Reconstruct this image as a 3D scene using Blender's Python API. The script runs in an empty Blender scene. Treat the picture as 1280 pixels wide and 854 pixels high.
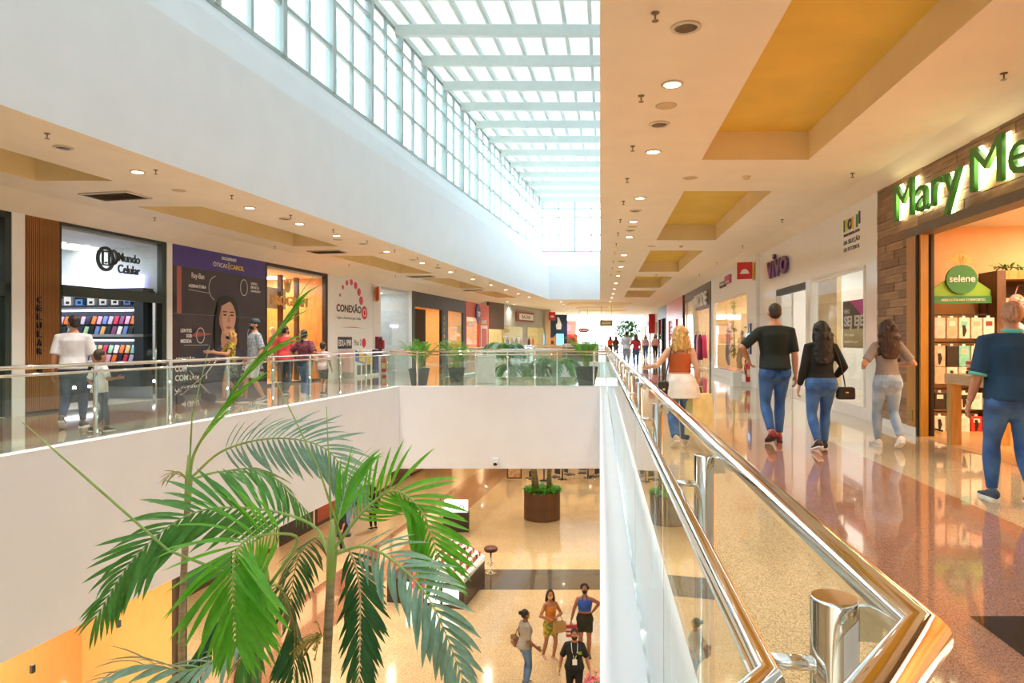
import bpy, bmesh, math, random
from mathutils import Vector, Matrix
PI = math.pi
sc = bpy.context.scene
C = sc.collection
# ---------------------------------------------------------------- camera, world, exposure
H = 1.37                       # eye height above the upper floor
F = 850.0                      # focal length in pixels of a 1280 px wide frame
cd = bpy.data.cameras.new('camera'); cam = bpy.data.objects.new('camera', cd); C.objects.link(cam)
cam.location = (0, 0, H); cam.rotation_euler = (PI/2, 0, 0)
cd.sensor_width = 36; cd.lens = F/1280*36; cd.shift_y = -0.0016; cd.clip_start = 0.05; cd.clip_end = 400
sc.camera = cam
sc.view_settings.view_transform = 'Standard'; sc.view_settings.look = 'None'
sc.view_settings.gamma = 1; sc.view_settings.use_curve_mapping = False
sc.view_settings.exposure = 1.42
w = bpy.data.worlds.new('sky'); sc.world = w; w.use_nodes = True
bg = w.node_tree.nodes['Background']
bg.inputs[0].default_value = (0.82, 0.925, 1.0, 1); bg.inputs[1].default_value = 2.7
sc.cycles.max_bounces = 10; sc.cycles.diffuse_bounces = 6; sc.cycles.glossy_bounces = 5
sc.cycles.transparent_max_bounces = 24; sc.cycles.sample_clamp_indirect = 6

# ---------------------------------------------------------------- helpers
RK = 0.1294; LK = 0.2212       # plan slope of the right and of the left side of the mall
ZC = H+2.55                    # ceiling over the galleries
ZL = -6.13                     # lower floor
ZF = -2.40                     # underside of the gallery slab
WR = 4.53; WL = 11.6           # shop lines, right and left
def rx(x0, y): return x0+RK*y
def lx(x0, y): return -x0+LK*y
tR = Vector((RK, 1, 0)).normalized(); tL = Vector((LK, 1, 0)).normalized()
def frame(side, d, x0=None, z=0):
    """wall frame: local x reads left to right for a viewer in the mall, y goes into the wall, z up"""
    if side == 'R':
        x = -tR; o = Vector((rx(WR if x0 is None else x0, d), d, z))
    else:
        x = tL; o = Vector((lx(WL if x0 is None else x0, d), d, z))
    y = Vector((-x.y, x.x, 0))
    m = Matrix.Identity(4)
    for i in range(3):
        m[i][0] = x[i]; m[i][1] = y[i]; m[i][2] = (0, 0, 1)[i]; m[i][3] = o[i]
    return m
def P3(px, py, d): return Vector(((px-640)/F*d, d, H+(425-py)/F*d))
def lin(c): return c/12.92 if c <= 0.04045 else ((c+0.055)/1.055)**2.4
def col(h):
    h = h.lstrip('#')
    return tuple(lin(int(h[i:i+2], 16)/255) for i in (0, 2, 4))+(1,)
_m = {}
def mat(name, c, rough=0.5, metal=0.0, var=0.06, scale=6.0, bump=0.0, emit=0.0, coat=0.0, c2=None, stretch=(1, 1, 1), spec=0.5, trans=0.0):
    """procedural material: noise mottled base colour, optional bump"""
    if name in _m: return _m[name]
    m = bpy.data.materials.new(name); m.use_nodes = True; _m[name] = m
    nt = m.node_tree; b = nt.nodes['Principled BSDF']
    c = col(c) if isinstance(c, str) else c
    b.inputs['Roughness'].default_value = rough; b.inputs['Metallic'].default_value = metal
    b.inputs['Specular IOR Level'].default_value = spec
    if coat: b.inputs['Coat Weight'].default_value = coat; b.inputs['Coat Roughness'].default_value = 0.04
    tc = nt.nodes.new('ShaderNodeTexCoord'); mp = nt.nodes.new('ShaderNodeMapping'); mp.inputs['Scale'].default_value = stretch
    nz = nt.nodes.new('ShaderNodeTexNoise'); nz.inputs['Scale'].default_value = scale; nz.inputs['Detail'].default_value = 4
    nt.links.new(tc.outputs['Object'], mp.inputs[0]); nt.links.new(mp.outputs[0], nz.inputs['Vector'])
    rp = nt.nodes.new('ShaderNodeValToRGB')
    if c2 is None:
        a0 = tuple(max(0, x*(1-var)) for x in c[:3])+(1,); a1 = tuple(min(1, x*(1+var)) for x in c[:3])+(1,)
    else: a0 = c; a1 = col(c2) if isinstance(c2, str) else c2
    rp.color_ramp.elements[0].color = a0; rp.color_ramp.elements[1].color = a1
    rp.color_ramp.elements[0].position = 0.35; rp.color_ramp.elements[1].position = 0.65
    nt.links.new(nz.outputs['Fac'], rp.inputs[0]); nt.links.new(rp.outputs[0], b.inputs['Base Color'])
    if bump:
        bp = nt.nodes.new('ShaderNodeBump'); bp.inputs['Strength'].default_value = bump; bp.inputs['Distance'].default_value = 0.01
        nt.links.new(nz.outputs['Fac'], bp.inputs['Height']); nt.links.new(bp.outputs[0], b.inputs['Normal'])
    if emit:
        nt.links.new(rp.outputs[0], b.inputs['Emission Color']); b.inputs['Emission Strength'].default_value = emit
    if trans:
        tr = nt.nodes.new('ShaderNodeBsdfTranslucent'); mx = nt.nodes.new('ShaderNodeMixShader'); mx.inputs[0].default_value = trans
        nt.links.new(rp.outputs[0], tr.inputs[0]); nt.links.new(b.outputs[0], mx.inputs[1]); nt.links.new(tr.outputs[0], mx.inputs[2])
        nt.links.new(mx.outputs[0], nt.nodes['Material Output'].inputs[0])
    return m
def glass(name, tint=(0.93, 0.97, 0.95), base=0.04, power=4.0, top=0.85, rough=0.0):
    """thin pane: clear, more mirror-like the flatter one looks along it"""
    if name in _m: return _m[name]
    m = bpy.data.materials.new(name); m.use_nodes = True; _m[name] = m; nt = m.node_tree; nt.nodes.remove(nt.nodes['Principled BSDF'])
    lw = nt.nodes.new('ShaderNodeLayerWeight'); lw.inputs[0].default_value = 0.5
    pw = nt.nodes.new('ShaderNodeMath'); pw.operation = 'POWER'; pw.inputs[1].default_value = power
    ma = nt.nodes.new('ShaderNodeMath'); ma.operation = 'MULTIPLY_ADD'; ma.inputs[1].default_value = top; ma.inputs[2].default_value = base
    t = nt.nodes.new('ShaderNodeBsdfTransparent'); t.inputs[0].default_value = tint+(1,)
    g = nt.nodes.new('ShaderNodeBsdfGlossy'); g.inputs[0].default_value = (1, 1, 1, 1); g.inputs['Roughness'].default_value = rough
    mx = nt.nodes.new('ShaderNodeMixShader')
    nt.links.new(lw.outputs['Facing'], pw.inputs[0]); nt.links.new(pw.outputs[0], ma.inputs[0]); nt.links.new(ma.outputs[0], mx.inputs[0])
    nt.links.new(t.outputs[0], mx.inputs[1]); nt.links.new(g.outputs[0], mx.inputs[2]); nt.links.new(mx.outputs[0], nt.nodes['Material Output'].inputs[0])
    return m
def terrazzo(name, c, c2, rough=0.08, scale=160, tile=0.0, jc=0.8):
    """polished stone: speckles of two colours, faint joints"""
    if name in _m: return _m[name]
    m = bpy.data.materials.new(name); m.use_nodes = True; _m[name] = m; nt = m.node_tree; b = nt.nodes['Principled BSDF']
    tc = nt.nodes.new('ShaderNodeTexCoord')
    v = nt.nodes.new('ShaderNodeTexVoronoi'); v.inputs['Scale'].default_value = scale
    nt.links.new(tc.outputs['Object'], v.inputs['Vector'])
    sp = nt.nodes.new('ShaderNodeSeparateColor'); nt.links.new(v.outputs['Color'], sp.inputs[0])
    rp = nt.nodes.new('ShaderNodeValToRGB'); e = rp.color_ramp.elements
    e[0].color = col(c2); e[0].position = 0.0; e[1].color = col(c); e[1].position = 0.55
    x = rp.color_ramp.elements.new(1.0); x.color = tuple(min(1, q*1.18) for q in col(c)[:3])+(1,)
    nt.links.new(sp.outputs[0], rp.inputs[0])
    nz = nt.nodes.new('ShaderNodeTexNoise'); nz.inputs['Scale'].default_value = 0.9; nt.links.new(tc.outputs['Object'], nz.inputs['Vector'])
    mr = nt.nodes.new('ShaderNodeMapRange'); mr.inputs[3].default_value = 0.9; mr.inputs[4].default_value = 1.08; nt.links.new(nz.outputs['Fac'], mr.inputs[0])
    mu = nt.nodes.new('ShaderNodeMix'); mu.data_type = 'RGBA'; mu.blend_type = 'MULTIPLY'; mu.inputs[0].default_value = 1
    nt.links.new(rp.outputs[0], mu.inputs[6]); nt.links.new(mr.outputs[0], mu.inputs[7])
    out = mu.outputs[2]
    if tile:
        br = nt.nodes.new('ShaderNodeTexBrick'); br.offset = 0; br.inputs['Color1'].default_value = (1, 1, 1, 1); br.inputs['Color2'].default_value = (0.93, 0.93, 0.93, 1)
        br.inputs['Mortar'].default_value = (jc, jc, jc, 1); br.inputs['Scale'].default_value = 1; br.inputs['Mortar Size'].default_value = 0.004
        br.inputs['Brick Width'].default_value = tile; br.inputs['Row Height'].default_value = tile
        nt.links.new(tc.outputs['Object'], br.inputs['Vector'])
        m2 = nt.nodes.new('ShaderNodeMix'); m2.data_type = 'RGBA'; m2.blend_type = 'MULTIPLY'; m2.inputs[0].default_value = 1
        nt.links.new(out, m2.inputs[6]); nt.links.new(br.outputs[0], m2.inputs[7]); out = m2.outputs[2]
    nt.links.new(out, b.inputs['Base Color'])
    b.inputs['Roughness'].default_value = rough; b.inputs['Specular IOR Level'].default_value = 0.75
    b.inputs['Coat Weight'].default_value = 0.6; b.inputs['Coat Roughness'].default_value = 0.03
    return m

class MB:
    """collects shapes; build() links them as ONE mesh object"""
    def __init__(s): s.v = []; s.f = []; s.mi = []; s.sm = []; s.cur = 0
    def add(s, vs, fs, smooth=False):
        n = len(s.v); s.v += [tuple(v) for v in vs]
        for f in fs: s.f.append([n+i for i in f]); s.mi.append(s.cur); s.sm.append(smooth)
        return s
    def box(s, x0, x1, y0, y1, z0, z1, M=None, bev=0):
        if bev:
            bm = bmesh.new(); bmesh.ops.create_cube(bm, size=1)
            for v in bm.verts: v.co = Vector(((x0+x1)/2+v.co.x*(x1-x0), (y0+y1)/2+v.co.y*(y1-y0), (z0+z1)/2+v.co.z*(z1-z0)))
            bmesh.ops.bevel(bm, geom=bm.edges[:], offset=bev, segments=2, affect='EDGES', profile=0.6)
            bm.verts.index_update()
            vs = [v.co.copy() for v in bm.verts]; fs = [[v.index for v in f.verts] for f in bm.faces]; bm.free()
        else:
            vs = [Vector((x, y, z)) for x in (x0, x1) for y in (y0, y1) for z in (z0, z1)]
            fs = [(0, 1, 3, 2), (4, 6, 7, 5), (0, 4, 5, 1), (2, 3, 7, 6), (0, 2, 6, 4), (1, 5, 7, 3)]
        if M is not None: vs = [M@v for v in vs]
        return s.add(vs, fs)
    def quad(s, a, b, c, d): return s.add([a, b, c, d], [(0, 1, 2, 3)])
    def poly(s, pts): return s.add(pts, [tuple(range(len(pts)))])
    def prism(s, pts, z0, z1, M=None):
        """vertical extrusion of a plan polygon (counter-clockwise)"""
        n = len(pts); vs = [Vector((p[0], p[1], z0)) for p in pts]+[Vector((p[0], p[1], z1)) for p in pts]
        if M is not None: vs = [M@v for v in vs]
        fs = [tuple(range(n-1, -1, -1)), tuple(range(n, 2*n))]+[(i, (i+1) % n, n+(i+1) % n, n+i) for i in range(n)]
        return s.add(vs, fs)
    def slab(s, pts, y0, y1, M=None):
        """outline given in x,z, thickness along y (wall-mounted panels)"""
        n = len(pts); vs = [Vector((p[0], y0, p[1])) for p in pts]+[Vector((p[0], y1, p[1])) for p in pts]
        if M is not None: vs = [M@v for v in vs]
        fs = [tuple(range(n)), tuple(range(2*n-1, n-1, -1))]+[((i+1) % n, i, n+i, n+(i+1) % n) for i in range(n)]
        return s.add(vs, fs)
    def loft(s, rings, cap=True, closed=False, smooth=True):
        n = len(rings[0]); vs = [p for r in rings for p in r]; k = len(rings); fs = []
        for a in range(k-1):
            for i in range(n): fs.append((a*n+i, a*n+(i+1) % n, (a+1)*n+(i+1) % n, (a+1)*n+i))
        s.add(vs, fs, smooth)
        if cap:
            m = len(s.v)-len(vs)
            s.f.append([m+i for i in range(n-1, -1, -1)]); s.mi.append(s.cur); s.sm.append(False)
            s.f.append([m+(k-1)*n+i for i in range(n)]); s.mi.append(s.cur); s.sm.append(False)
        return s
    def tube(s, pts, r, n=12, cap=True, up=None):
        """tube through pts with mitred corners; r is a number, a list of numbers or of (a,b) pairs"""
        pts = [Vector(p) for p in pts]; k = len(pts); rings = []; prev = None
        for i, p in enumerate(pts):
            d0 = (p-pts[i-1]).normalized() if i else None; d1 = (pts[i+1]-p).normalized() if i < k-1 else None
            t = d1 if d0 is None else d0 if d1 is None else (d0+d1).normalized() if (d0+d1).length > 1e-4 else d1
            if prev is None:
                u = Vector(up) if up is not None else (Vector((0, 0, 1)) if abs(t.z) < 0.9 else Vector((0, 1, 0)))
            else: u = prev
            u = (u-t*u.dot(t))
            if u.length < 1e-5: u = t.orthogonal()
            u.normalize(); prev = u; q = t.cross(u)
            rr = r[i] if isinstance(r, (list, tuple)) and not (isinstance(r, tuple) and len(r) == 2 and not isinstance(r[0], (list, tuple)) and k != 2) else r
            a, b = rr if isinstance(rr, (list, tuple)) else (rr, rr)
            st = 1.0
            if d0 is not None and d1 is not None:
                ca = max(0.5, math.sqrt(max(0.0, (1+d0.dot(d1))/2))); bend = (d1-d0); st = 1/ca
                bn = bend.normalized() if bend.length > 1e-4 else None
            ring = []
            for j in range(n):
                an = 2*PI*j/n; o = q*(math.cos(an)*a)+u*(math.sin(an)*b)
                if d0 is not None and d1 is not None and bn is not None: o += bn*(o.dot(bn)*(st-1))
                ring.append(p+o)
            rings.append(ring)
        return s.loft(rings, cap)
    def cyl(s, c, r, z0, z1, n=20, r2=None):
        r2 = r if r2 is None else r2
        return s.loft([[(c[0]+r*math.cos(2*PI*i/n), c[1]+r*math.sin(2*PI*i/n), z0) for i in range(n)], [(c[0]+r2*math.cos(2*PI*i/n), c[1]+r2*math.sin(2*PI*i/n), z1) for i in range(n)]])
    def lathe(s, prof, c=(0, 0, 0), n=20):
        return s.loft([[(c[0]+r*math.cos(2*PI*i/n), c[1]+r*math.sin(2*PI*i/n), c[2]+z) for i in range(n)] for r, z in prof])
    def ball(s, c, r, n=12, k=8, M=None):
        rr = r if isinstance(r, (tuple, list)) else (r, r, r); rings = []
        for a in range(k+1):
            th = PI*a/k; th = min(max(th, 0.02), PI-0.02)
            ring = [Vector((rr[0]*math.sin(th)*math.cos(2*PI*i/n), rr[1]*math.sin(th)*math.sin(2*PI*i/n), -rr[2]*math.cos(th))) for i in range(n)]
            rings.append([(M@p if M is not None else p)+Vector(c) for p in ring])
        return s.loft(rings)
    def mesh(s, name):
        me = bpy.data.meshes.new(name); me.from_pydata(s.v, [], s.f)
        for p, i, q in zip(me.polygons, s.mi, s.sm): p.material_index = i; p.use_smooth = q
        me.update(); return me
    def build(s, name, m, parent=None, M=None):
        return mk(name, s.mesh(name), m, parent, M)
def mk(name, me, m, parent=None, M=None):
    o = bpy.data.objects.new(name, me); C.objects.link(o)
    if m is not None and not me.materials:
        for x in (m if isinstance(m, (list, tuple)) else [m]): me.materials.append(x)
    if parent is not None: o.parent = parent
    if M is not None: o.matrix_local = M
    return o
def tag(o, label=None, cat=None, group=None, kind=None):
    if label: o['label'] = label
    if cat: o['category'] = cat
    if group: o['group'] = group
    if kind: o['kind'] = kind
    return o
def thing(name, label, cat, M=None, loc=None, rz=0, group=None):
    o = bpy.data.objects.new(name, None); C.objects.link(o); o.empty_display_size = 0.1
    if M is not None: o.matrix_local = M
    else: o.location = loc or (0, 0, 0); o.rotation_euler = (0, 0, rz)
    return tag(o, label, cat, group)
def struct(o): o['kind'] = 'structure'; return o
def B(*a, **k): return MB().box(*a, **k)
def T(x, y, z): return Matrix.Translation((x, y, z))
ORD = ['first', 'second', 'third', 'fourth', 'fifth', 'sixth', 'seventh', 'eighth', 'ninth', 'tenth', 'eleventh', 'twelfth', 'thirteenth', 'fourteenth', 'fifteenth', 'sixteenth', 'seventeenth', 'eighteenth', 'nineteenth', 'twentieth',
       'twenty-first', 'twenty-second', 'twenty-third', 'twenty-fourth', 'twenty-fifth', 'twenty-sixth', 'twenty-seventh', 'twenty-eighth', 'twenty-ninth', 'thirtieth']
TS = bpy.data.scenes.new('workbench')        # scratch scene, removed at the end
def scratch():
    with bpy.context.temp_override(scene=TS, view_layer=TS.view_layers[0]):
        dg = bpy.context.evaluated_depsgraph_get(); dg.update()
    return dg
def text_mesh(s, width=None, height=None, ext=0.01, bold=0.0, align='LEFT', spacing=1.0):
    """lettering as a flat solid in the x,z plane, reading along +x, seen from -y"""
    cu = bpy.data.curves.new('lettering', 'FONT'); cu.body = s; cu.extrude = 0.5; cu.offset = bold; cu.resolution_u = 3; cu.space_character = spacing
    o = bpy.data.objects.new('lettering', cu); TS.collection.objects.link(o)
    dg = scratch(); me = bpy.data.meshes.new_from_object(o.evaluated_get(dg))
    bpy.data.objects.remove(o); bpy.data.curves.remove(cu)
    xs = [v.co.x for v in me.vertices]; ys = [v.co.y for v in me.vertices]
    x0, x1, y0, y1 = min(xs), max(xs), min(ys), max(ys)
    sx = (width/(x1-x0)) if width else None; sy = (height/(y1-y0)) if height else None
    sx = sx or sy; sy = sy or sx
    for v in me.vertices:
        x = (v.co.x-x0)*sx; z = (v.co.y-y0)*sy; y = -v.co.z*2*ext
        if align == 'CENTER': x -= (x1-x0)*sx/2
        v.co = (x, y, z)
    me.update(); return me
def letters(name, s, m, parent, x, y, z, **k):
    me = text_mesh(s, **k); return mk(name, me, m, parent, T(x, y, z))
def disc(mb, cx, cz, r, y0, y1, n=20, a0=0, a1=2*PI, rz=None):
    rz = rz or r
    full = abs(a1-a0-2*PI) < 1e-6
    pts = [(cx+r*math.cos(a0+(a1-a0)*i/(n if full else n-1)), cz+rz*math.sin(a0+(a1-a0)*i/(n if full else n-1))) for i in range(n)]
    return mb.slab(pts, y0, y1)
def ringstrip(mb, cx, cz, r, t, y0, y1, n=24, a0=0, a1=2*PI, rz=None):
    rz = rz or r
    for i in range(n):
        a, b = a0+(a1-a0)*i/n, a0+(a1-a0)*(i+1)/n
        q = lambda an, d: (cx+(r+d)*math.cos(an), cz+(rz+d)*math.sin(an))
        mb.slab([q(a, -t), q(a, t), q(b, t), q(b, -t)][::-1], y0, y1)
    return mb

# ---------------------------------------------------------------- materials of the setting
M_white = mat('white_paint', '#ebf1f5', 0.55, var=0.015, scale=1.5)
M_fascia = mat('white_fascia', '#f1f5fd', 0.45, var=0.015, scale=1.2)
M_ceil = mat('ceiling_paint', '#f1e6d4', 0.7, var=0.02, scale=2)
M_coffer = mat('coffer_yellow', '#e0bf55', 0.7, var=0.05, scale=1.5)
M_cofside = mat('coffer_side', '#ead9ae', 0.7, var=0.03, scale=1.5)
M_beige = terrazzo('terrazzo_beige', '#e9d2a4', '#8f7a58', scale=230)
M_red = terrazzo('terrazzo_red', '#bd8e76', '#75503f', scale=260)
M_cream = terrazzo('terrazzo_cream', '#d8cdb0', '#857a5f', scale=220)
M_dark = terrazzo('terrazzo_brown', '#54402a', '#2e2317', scale=260)
M_low = terrazzo('granite_floor', '#e3c79a', '#b08f60', 0.12, 90, tile=0.6, jc=0.86)
M_lowdark = terrazzo('granite_dark', '#5a524b', '#3a342f', 0.12, 90, tile=0.6, jc=0.75)
M_lowred = terrazzo('granite_red', '#a86e52', '#74462f', 0.12, 90, tile=0.6, jc=0.8)
M_steel = mat('roof_steel', '#d6dfdb', 0.5, var=0.02)
M_roof = mat('roof_sheet', '#eff2f3', 0.6, var=0.02, trans=0.11)  # translucence added so the sheets pass daylight down into the void
M_mull = mat('window_mullion', '#b3c1bf', 0.45, var=0.02)
M_louv = mat('louvre_metal', '#8f9690', 0.5, var=0.03)
M_chrome = mat('polished_steel', '#e6e2dc', 0.045, 1.0, var=0.01)
M_glass = glass('railing_glass', (0.90, 0.955, 0.935), 0.05, 4.0, 0.8)
M_win = glass('window_glass', (0.96, 0.99, 1.0), 0.05, 4.5, 0.6)
M_shopglass = glass('shop_glass', (0.96, 0.975, 0.97), 0.035, 5.0, 0.55)
M_black = mat('black_satin', '#1b1a1a', 0.4)
M_dgrey = mat('dark_grey', '#3a3e3e', 0.45)
M_lamp = mat('lamp_lens', '#fff3d8', 0.4, emit=9.0, var=0.0)
M_panel = mat('light_panel', '#fff6e6', 0.4, emit=3.0, var=0.0)
M_cool = mat('cool_strip', '#efeaff', 0.4, emit=4.0, var=0.0)
# ================================================================ structure
YE = 43.0                      # far end of the roof opening
Y0, Y1, Y2, Y3 = -9.0, 19.9, 25.0, 42.0     # back wall, first void end, second void
YEND = 74.0
def strip(mb, side, x0, x1, y0, y1, z, up=True):
    """level face between two lines that follow one side of the mall"""
    g = (lambda x, y: Vector((rx(x, y), y, z))) if side == 'R' else (lambda x, y: Vector((lx(x, y), y, z)))
    p = [g(x0, y0), g(x1, y0), g(x1, y1), g(x0, y1)]
    n = (p[1]-p[0]).cross(p[2]-p[0]).z
    if (n > 0) != up: p.reverse()
    mb.poly(p); return mb
# ---- upper floor, right gallery: bands of polished terrazzo with brown diamonds
fr = MB()
EDGE = [(rx(0, Y1), Y1), (0.126, 0.975), (-0.77, 0.034), (lx(7.7, 0.034), 0.034), (lx(7.7, Y1), Y1)]     # rim of the first void
fr.cur = 0
strip(fr, 'R', 0, 1.35, 0.975, Y2, 0)
fr.poly([(rx(0, Y2), Y2, 0), (rx(1.35, Y2), Y2, 0), (rx(1.35, YEND), YEND, 0), (rx(0, YEND), YEND, 0)])
fr.poly([(0.126, 0.975, 0), (-0.77, 0.034, 0), (-0.77, Y0, 0), (rx(1.35, Y0), Y0, 0), (rx(1.35, 0.975), 0.975, 0)])
fr.cur = 1; strip(fr, 'R', 1.35, 3.09, Y0, YEND, 0)
fr.cur = 2; strip(fr, 'R', 3.09, WR+0.3, Y0, YEND, 0)
fr.cur = 3
strip(fr, 'R', 1.83, 3.09, 1.5, 3.37, 0.0012)
fr.cur = 2
for yy in (12.2, 20.5, 29, 37.5, 46): strip(fr, 'R', 1.35, 3.09, yy-0.55, yy+0.55, 0.001)
struct(fr.build('floor_right', [M_beige, M_red, M_cream, M_dark]))
fb = MB(); fb.poly([(lx(7.7, Y1), Y1, 0), (rx(0, Y1), Y1, 0), (rx(0, Y2), Y2, 0), (lx(7.7, Y2), Y2, 0)])
fb.poly([(lx(14, Y3), Y3, 0), (rx(0, Y3), Y3, 0), (rx(0, YEND), YEND, 0), (lx(24, YEND), YEND, 0)])
struct(fb.build('floor_bridge', M_cream))
fl = MB(); fl.cur = 0; strip(fl, 'L', 7.7, 8.9, Y0, Y3, 0); fl.cur = 1; strip(fl, 'L', 8.9, 10.6, Y0, Y3, 0); fl.cur = 0; strip(fl, 'L', 10.6, WL+0.3, Y0, Y3, 0)
fl.poly([(-0.77, 0.034, 0), (lx(7.7, 0.034), 0.034, 0), (lx(7.7, Y0), Y0, 0), (-0.77, Y0, 0)])
struct(fl.build('floor_left', [M_cream, M_red]))
def wall(name, a, b, z0, z1, m, th=0.12):
    a = Vector(a); b = Vector(b); t = (b-a).normalized(); n = Vector((-t.y, t.x))*th
    return struct(MB().prism([tuple(a), tuple(b), tuple(b+n), tuple(a+n)], z0, z1).build(name, m))
# ---- slab edges (white bands round the voids) and slab underside
def fascia(name, pts, z0=ZF, z1=-0.002, m=M_fascia):
    mb = MB()
    for a, b in zip(pts, pts[1:]): mb.quad((a[0], a[1], z0), (b[0], b[1], z0), (b[0], b[1], z1), (a[0], a[1], z1))
    return struct(mb.build(name, m))
fascia('wall_void_right', [(0.126, 0.975), (rx(0, Y1), Y1)]); fascia('wall_void_near', EDGE[1:4]); fascia('wall_void_left', [(lx(7.7, 0.034), 0.034), (lx(7.7, Y1), Y1)]); fascia('wall_void_end', [(lx(7.7, Y1), Y1), (rx(0, Y1), Y1)])
fascia('wall_second_void', [(rx(0, Y2), Y2), (lx(7.7, Y2), Y2), (lx(7.7, Y3), Y3), (rx(0, Y3), Y3), (rx(0, Y2), Y2)])
def ledge(mb, pts, off=0.2, z=0.004):
    q = offset_line(pts, off)
    for i in range(len(pts)-1): mb.quad((pts[i][0], pts[i][1], z), (q[i][0], q[i][1], z), (q[i+1][0], q[i+1][1], z), (pts[i+1][0], pts[i+1][1], z))
def offset_line(pts, off):
    """plan polyline shifted to the right of its direction"""
    out = []
    for i in range(len(pts)):
        p = Vector(pts[i][:2]); ns = []
        if i: d = (p-Vector(pts[i-1][:2])).normalized(); ns.append(Vector((d.y, -d.x)))
        if i < len(pts)-1: d = (Vector(pts[i+1][:2])-p).normalized(); ns.append(Vector((d.y, -d.x)))
        if len(ns) == 1: o = ns[0]*off
        else:
            b = (ns[0]+ns[1]); o = b*(off/(1+ns[0].dot(ns[1])))
        out.append(tuple(p+o))
    return out
lm = MB()
V1 = [EDGE[3], EDGE[2], EDGE[1], EDGE[0]]             # along the near and the right rim
ledge(lm, V1); ledge(lm, [EDGE[0], EDGE[4], EDGE[3]])
V2 = [(rx(0, Y2), Y2), (rx(0, Y3), Y3), (lx(7.7, Y3), Y3), (lx(7.7, Y2), Y2), (rx(0, Y2), Y2)]
ledge(lm, V2)
struct(lm.build('trim_1', M_fascia))
us = MB()
strip(us, 'R', 0, WR+0.3, Y0, YEND, ZF, False); strip(us, 'L', 7.7, WL+3, Y0, Y3, ZF, False)
us.poly([(lx(7.7, Y1), Y1, ZF), (lx(7.7, Y2), Y2, ZF), (rx(0, Y2), Y2, ZF), (rx(0, Y1), Y1, ZF)])
us.poly([(lx(14, Y3), Y3, ZF), (lx(24, YEND), YEND, ZF), (rx(0, YEND), YEND, ZF), (rx(0, Y3), Y3, ZF)])
us.poly([(lx(7.7, 0.034), 0.034, ZF), (-0.77, 0.034, ZF), (0.126, 0.975, ZF), (rx(0, Y0), Y0, ZF), (lx(7.7, Y0), Y0, ZF)])
struct(us.build('ceiling_lower', M_ceil))
# ---- lower floor
fo = MB(); fo.cur = 0
fo.poly([(-22, Y0, ZL), (14, Y0, ZL), (20, YEND, ZL), (-22, YEND, ZL)])
fo.cur = 1; fo.poly([(-1.3, 20.4, ZL+0.002), (9, 20.4, ZL+0.002), (9, 22.2, ZL+0.002), (-1.3, 22.2, ZL+0.002)])
fo.cur = 2; strip(fo, 'L', 8.6, 10.5, Y0, 44, ZL+0.002)
struct(fo.build('floor_lower', [M_low, M_lowdark, M_lowred]))
# ---- gallery ceilings with recessed coffers
def coffered(name, side, xa, xb, ca, cb, cofs, ya, yb, xw, zw, rec=0.4):
    mb = MB(); mb.cur = 0
    g = (lambda x, y, z: (rx(x, y), y, z)) if side == 'R' else (lambda x, y, z: (lx(x, y), y, z))
    strip(mb, side, xa, ca, ya, yb, ZC, False); strip(mb, side, cb, xb, ya, yb, ZC, False)
    y = ya
    for a, b in cofs: strip(mb, side, ca, cb, y, a, ZC, False); y = b
    strip(mb, side, ca, cb, y, yb, ZC, False)
    mb.quad(g(xb, ya, ZC), g(xw, ya, zw), g(xw, yb, zw), g(xb, yb, ZC))
    o = struct(mb.build(name, M_ceil))
    for a, b in cofs:
        k = MB(); k.cur = 0; strip(k, side, ca, cb, a, b, ZC+rec, False); k.cur = 1
        for (p, q) in (((ca, a), (cb, a)), ((cb, a), (cb, b)), ((cb, b), (ca, b)), ((ca, b), (ca, a))):
            k.quad(g(p[0], p[1], ZC), g(q[0], q[1], ZC), g(q[0], q[1], ZC+rec), g(p[0], p[1], ZC+rec))
        k.build('coffer', [M_coffer, M_cofside], o)
    return o
coffered('ceiling_right', 'R', 0, 4.18, 1.44, 2.95, [(-3.9, 1.6), (3.9, 9.63), (11.65, 17.4), (19.4, 25.5), (27.4, 33.3), (35.2, 40.8)], Y0, YE, WR, H+2.42)
coffered('ceiling_left', 'L', 7.17, 10.9, 8.8, 10.05, [(-2, 3.4), (5.4, 10.9), (13, 18.5), (20.6, 26.1), (28.2, 33.7), (35.8, 41.2)], Y0, YE, WL, H+2.28)
cf = MB(); cf.cur = 0
cf.poly([(lx(16, YE), YE, ZC), (lx(20, 72), 72, ZC), (rx(4.18, 72), 72, ZC), (rx(4.18, YE), YE, ZC)])
cf.quad((rx(4.18, YE), YE, ZC), (rx(4.18, 72), 72, ZC), (rx(WR, 72), 72, H+2.42), (rx(WR, YE), YE, H+2.42))
struct(cf.build('ceiling_far', M_ceil))
# warm cream cove panels just below the far ceiling
M_cove = mat('cove_paint', '#f3dca4', 0.7, var=0.03)
cvs = MB()
for (x0, x1, y0, y1) in ((4.0, 8.2, 46.5, 49.5), (5.2, 8.6, 52.5, 55.0), (6.0, 9.8, 58, 60.5)):
    cvs.box(x0, x1, y0, y1, ZC-0.05, ZC-0.004)
struct(cvs.build('trim_2', M_cove))
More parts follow.
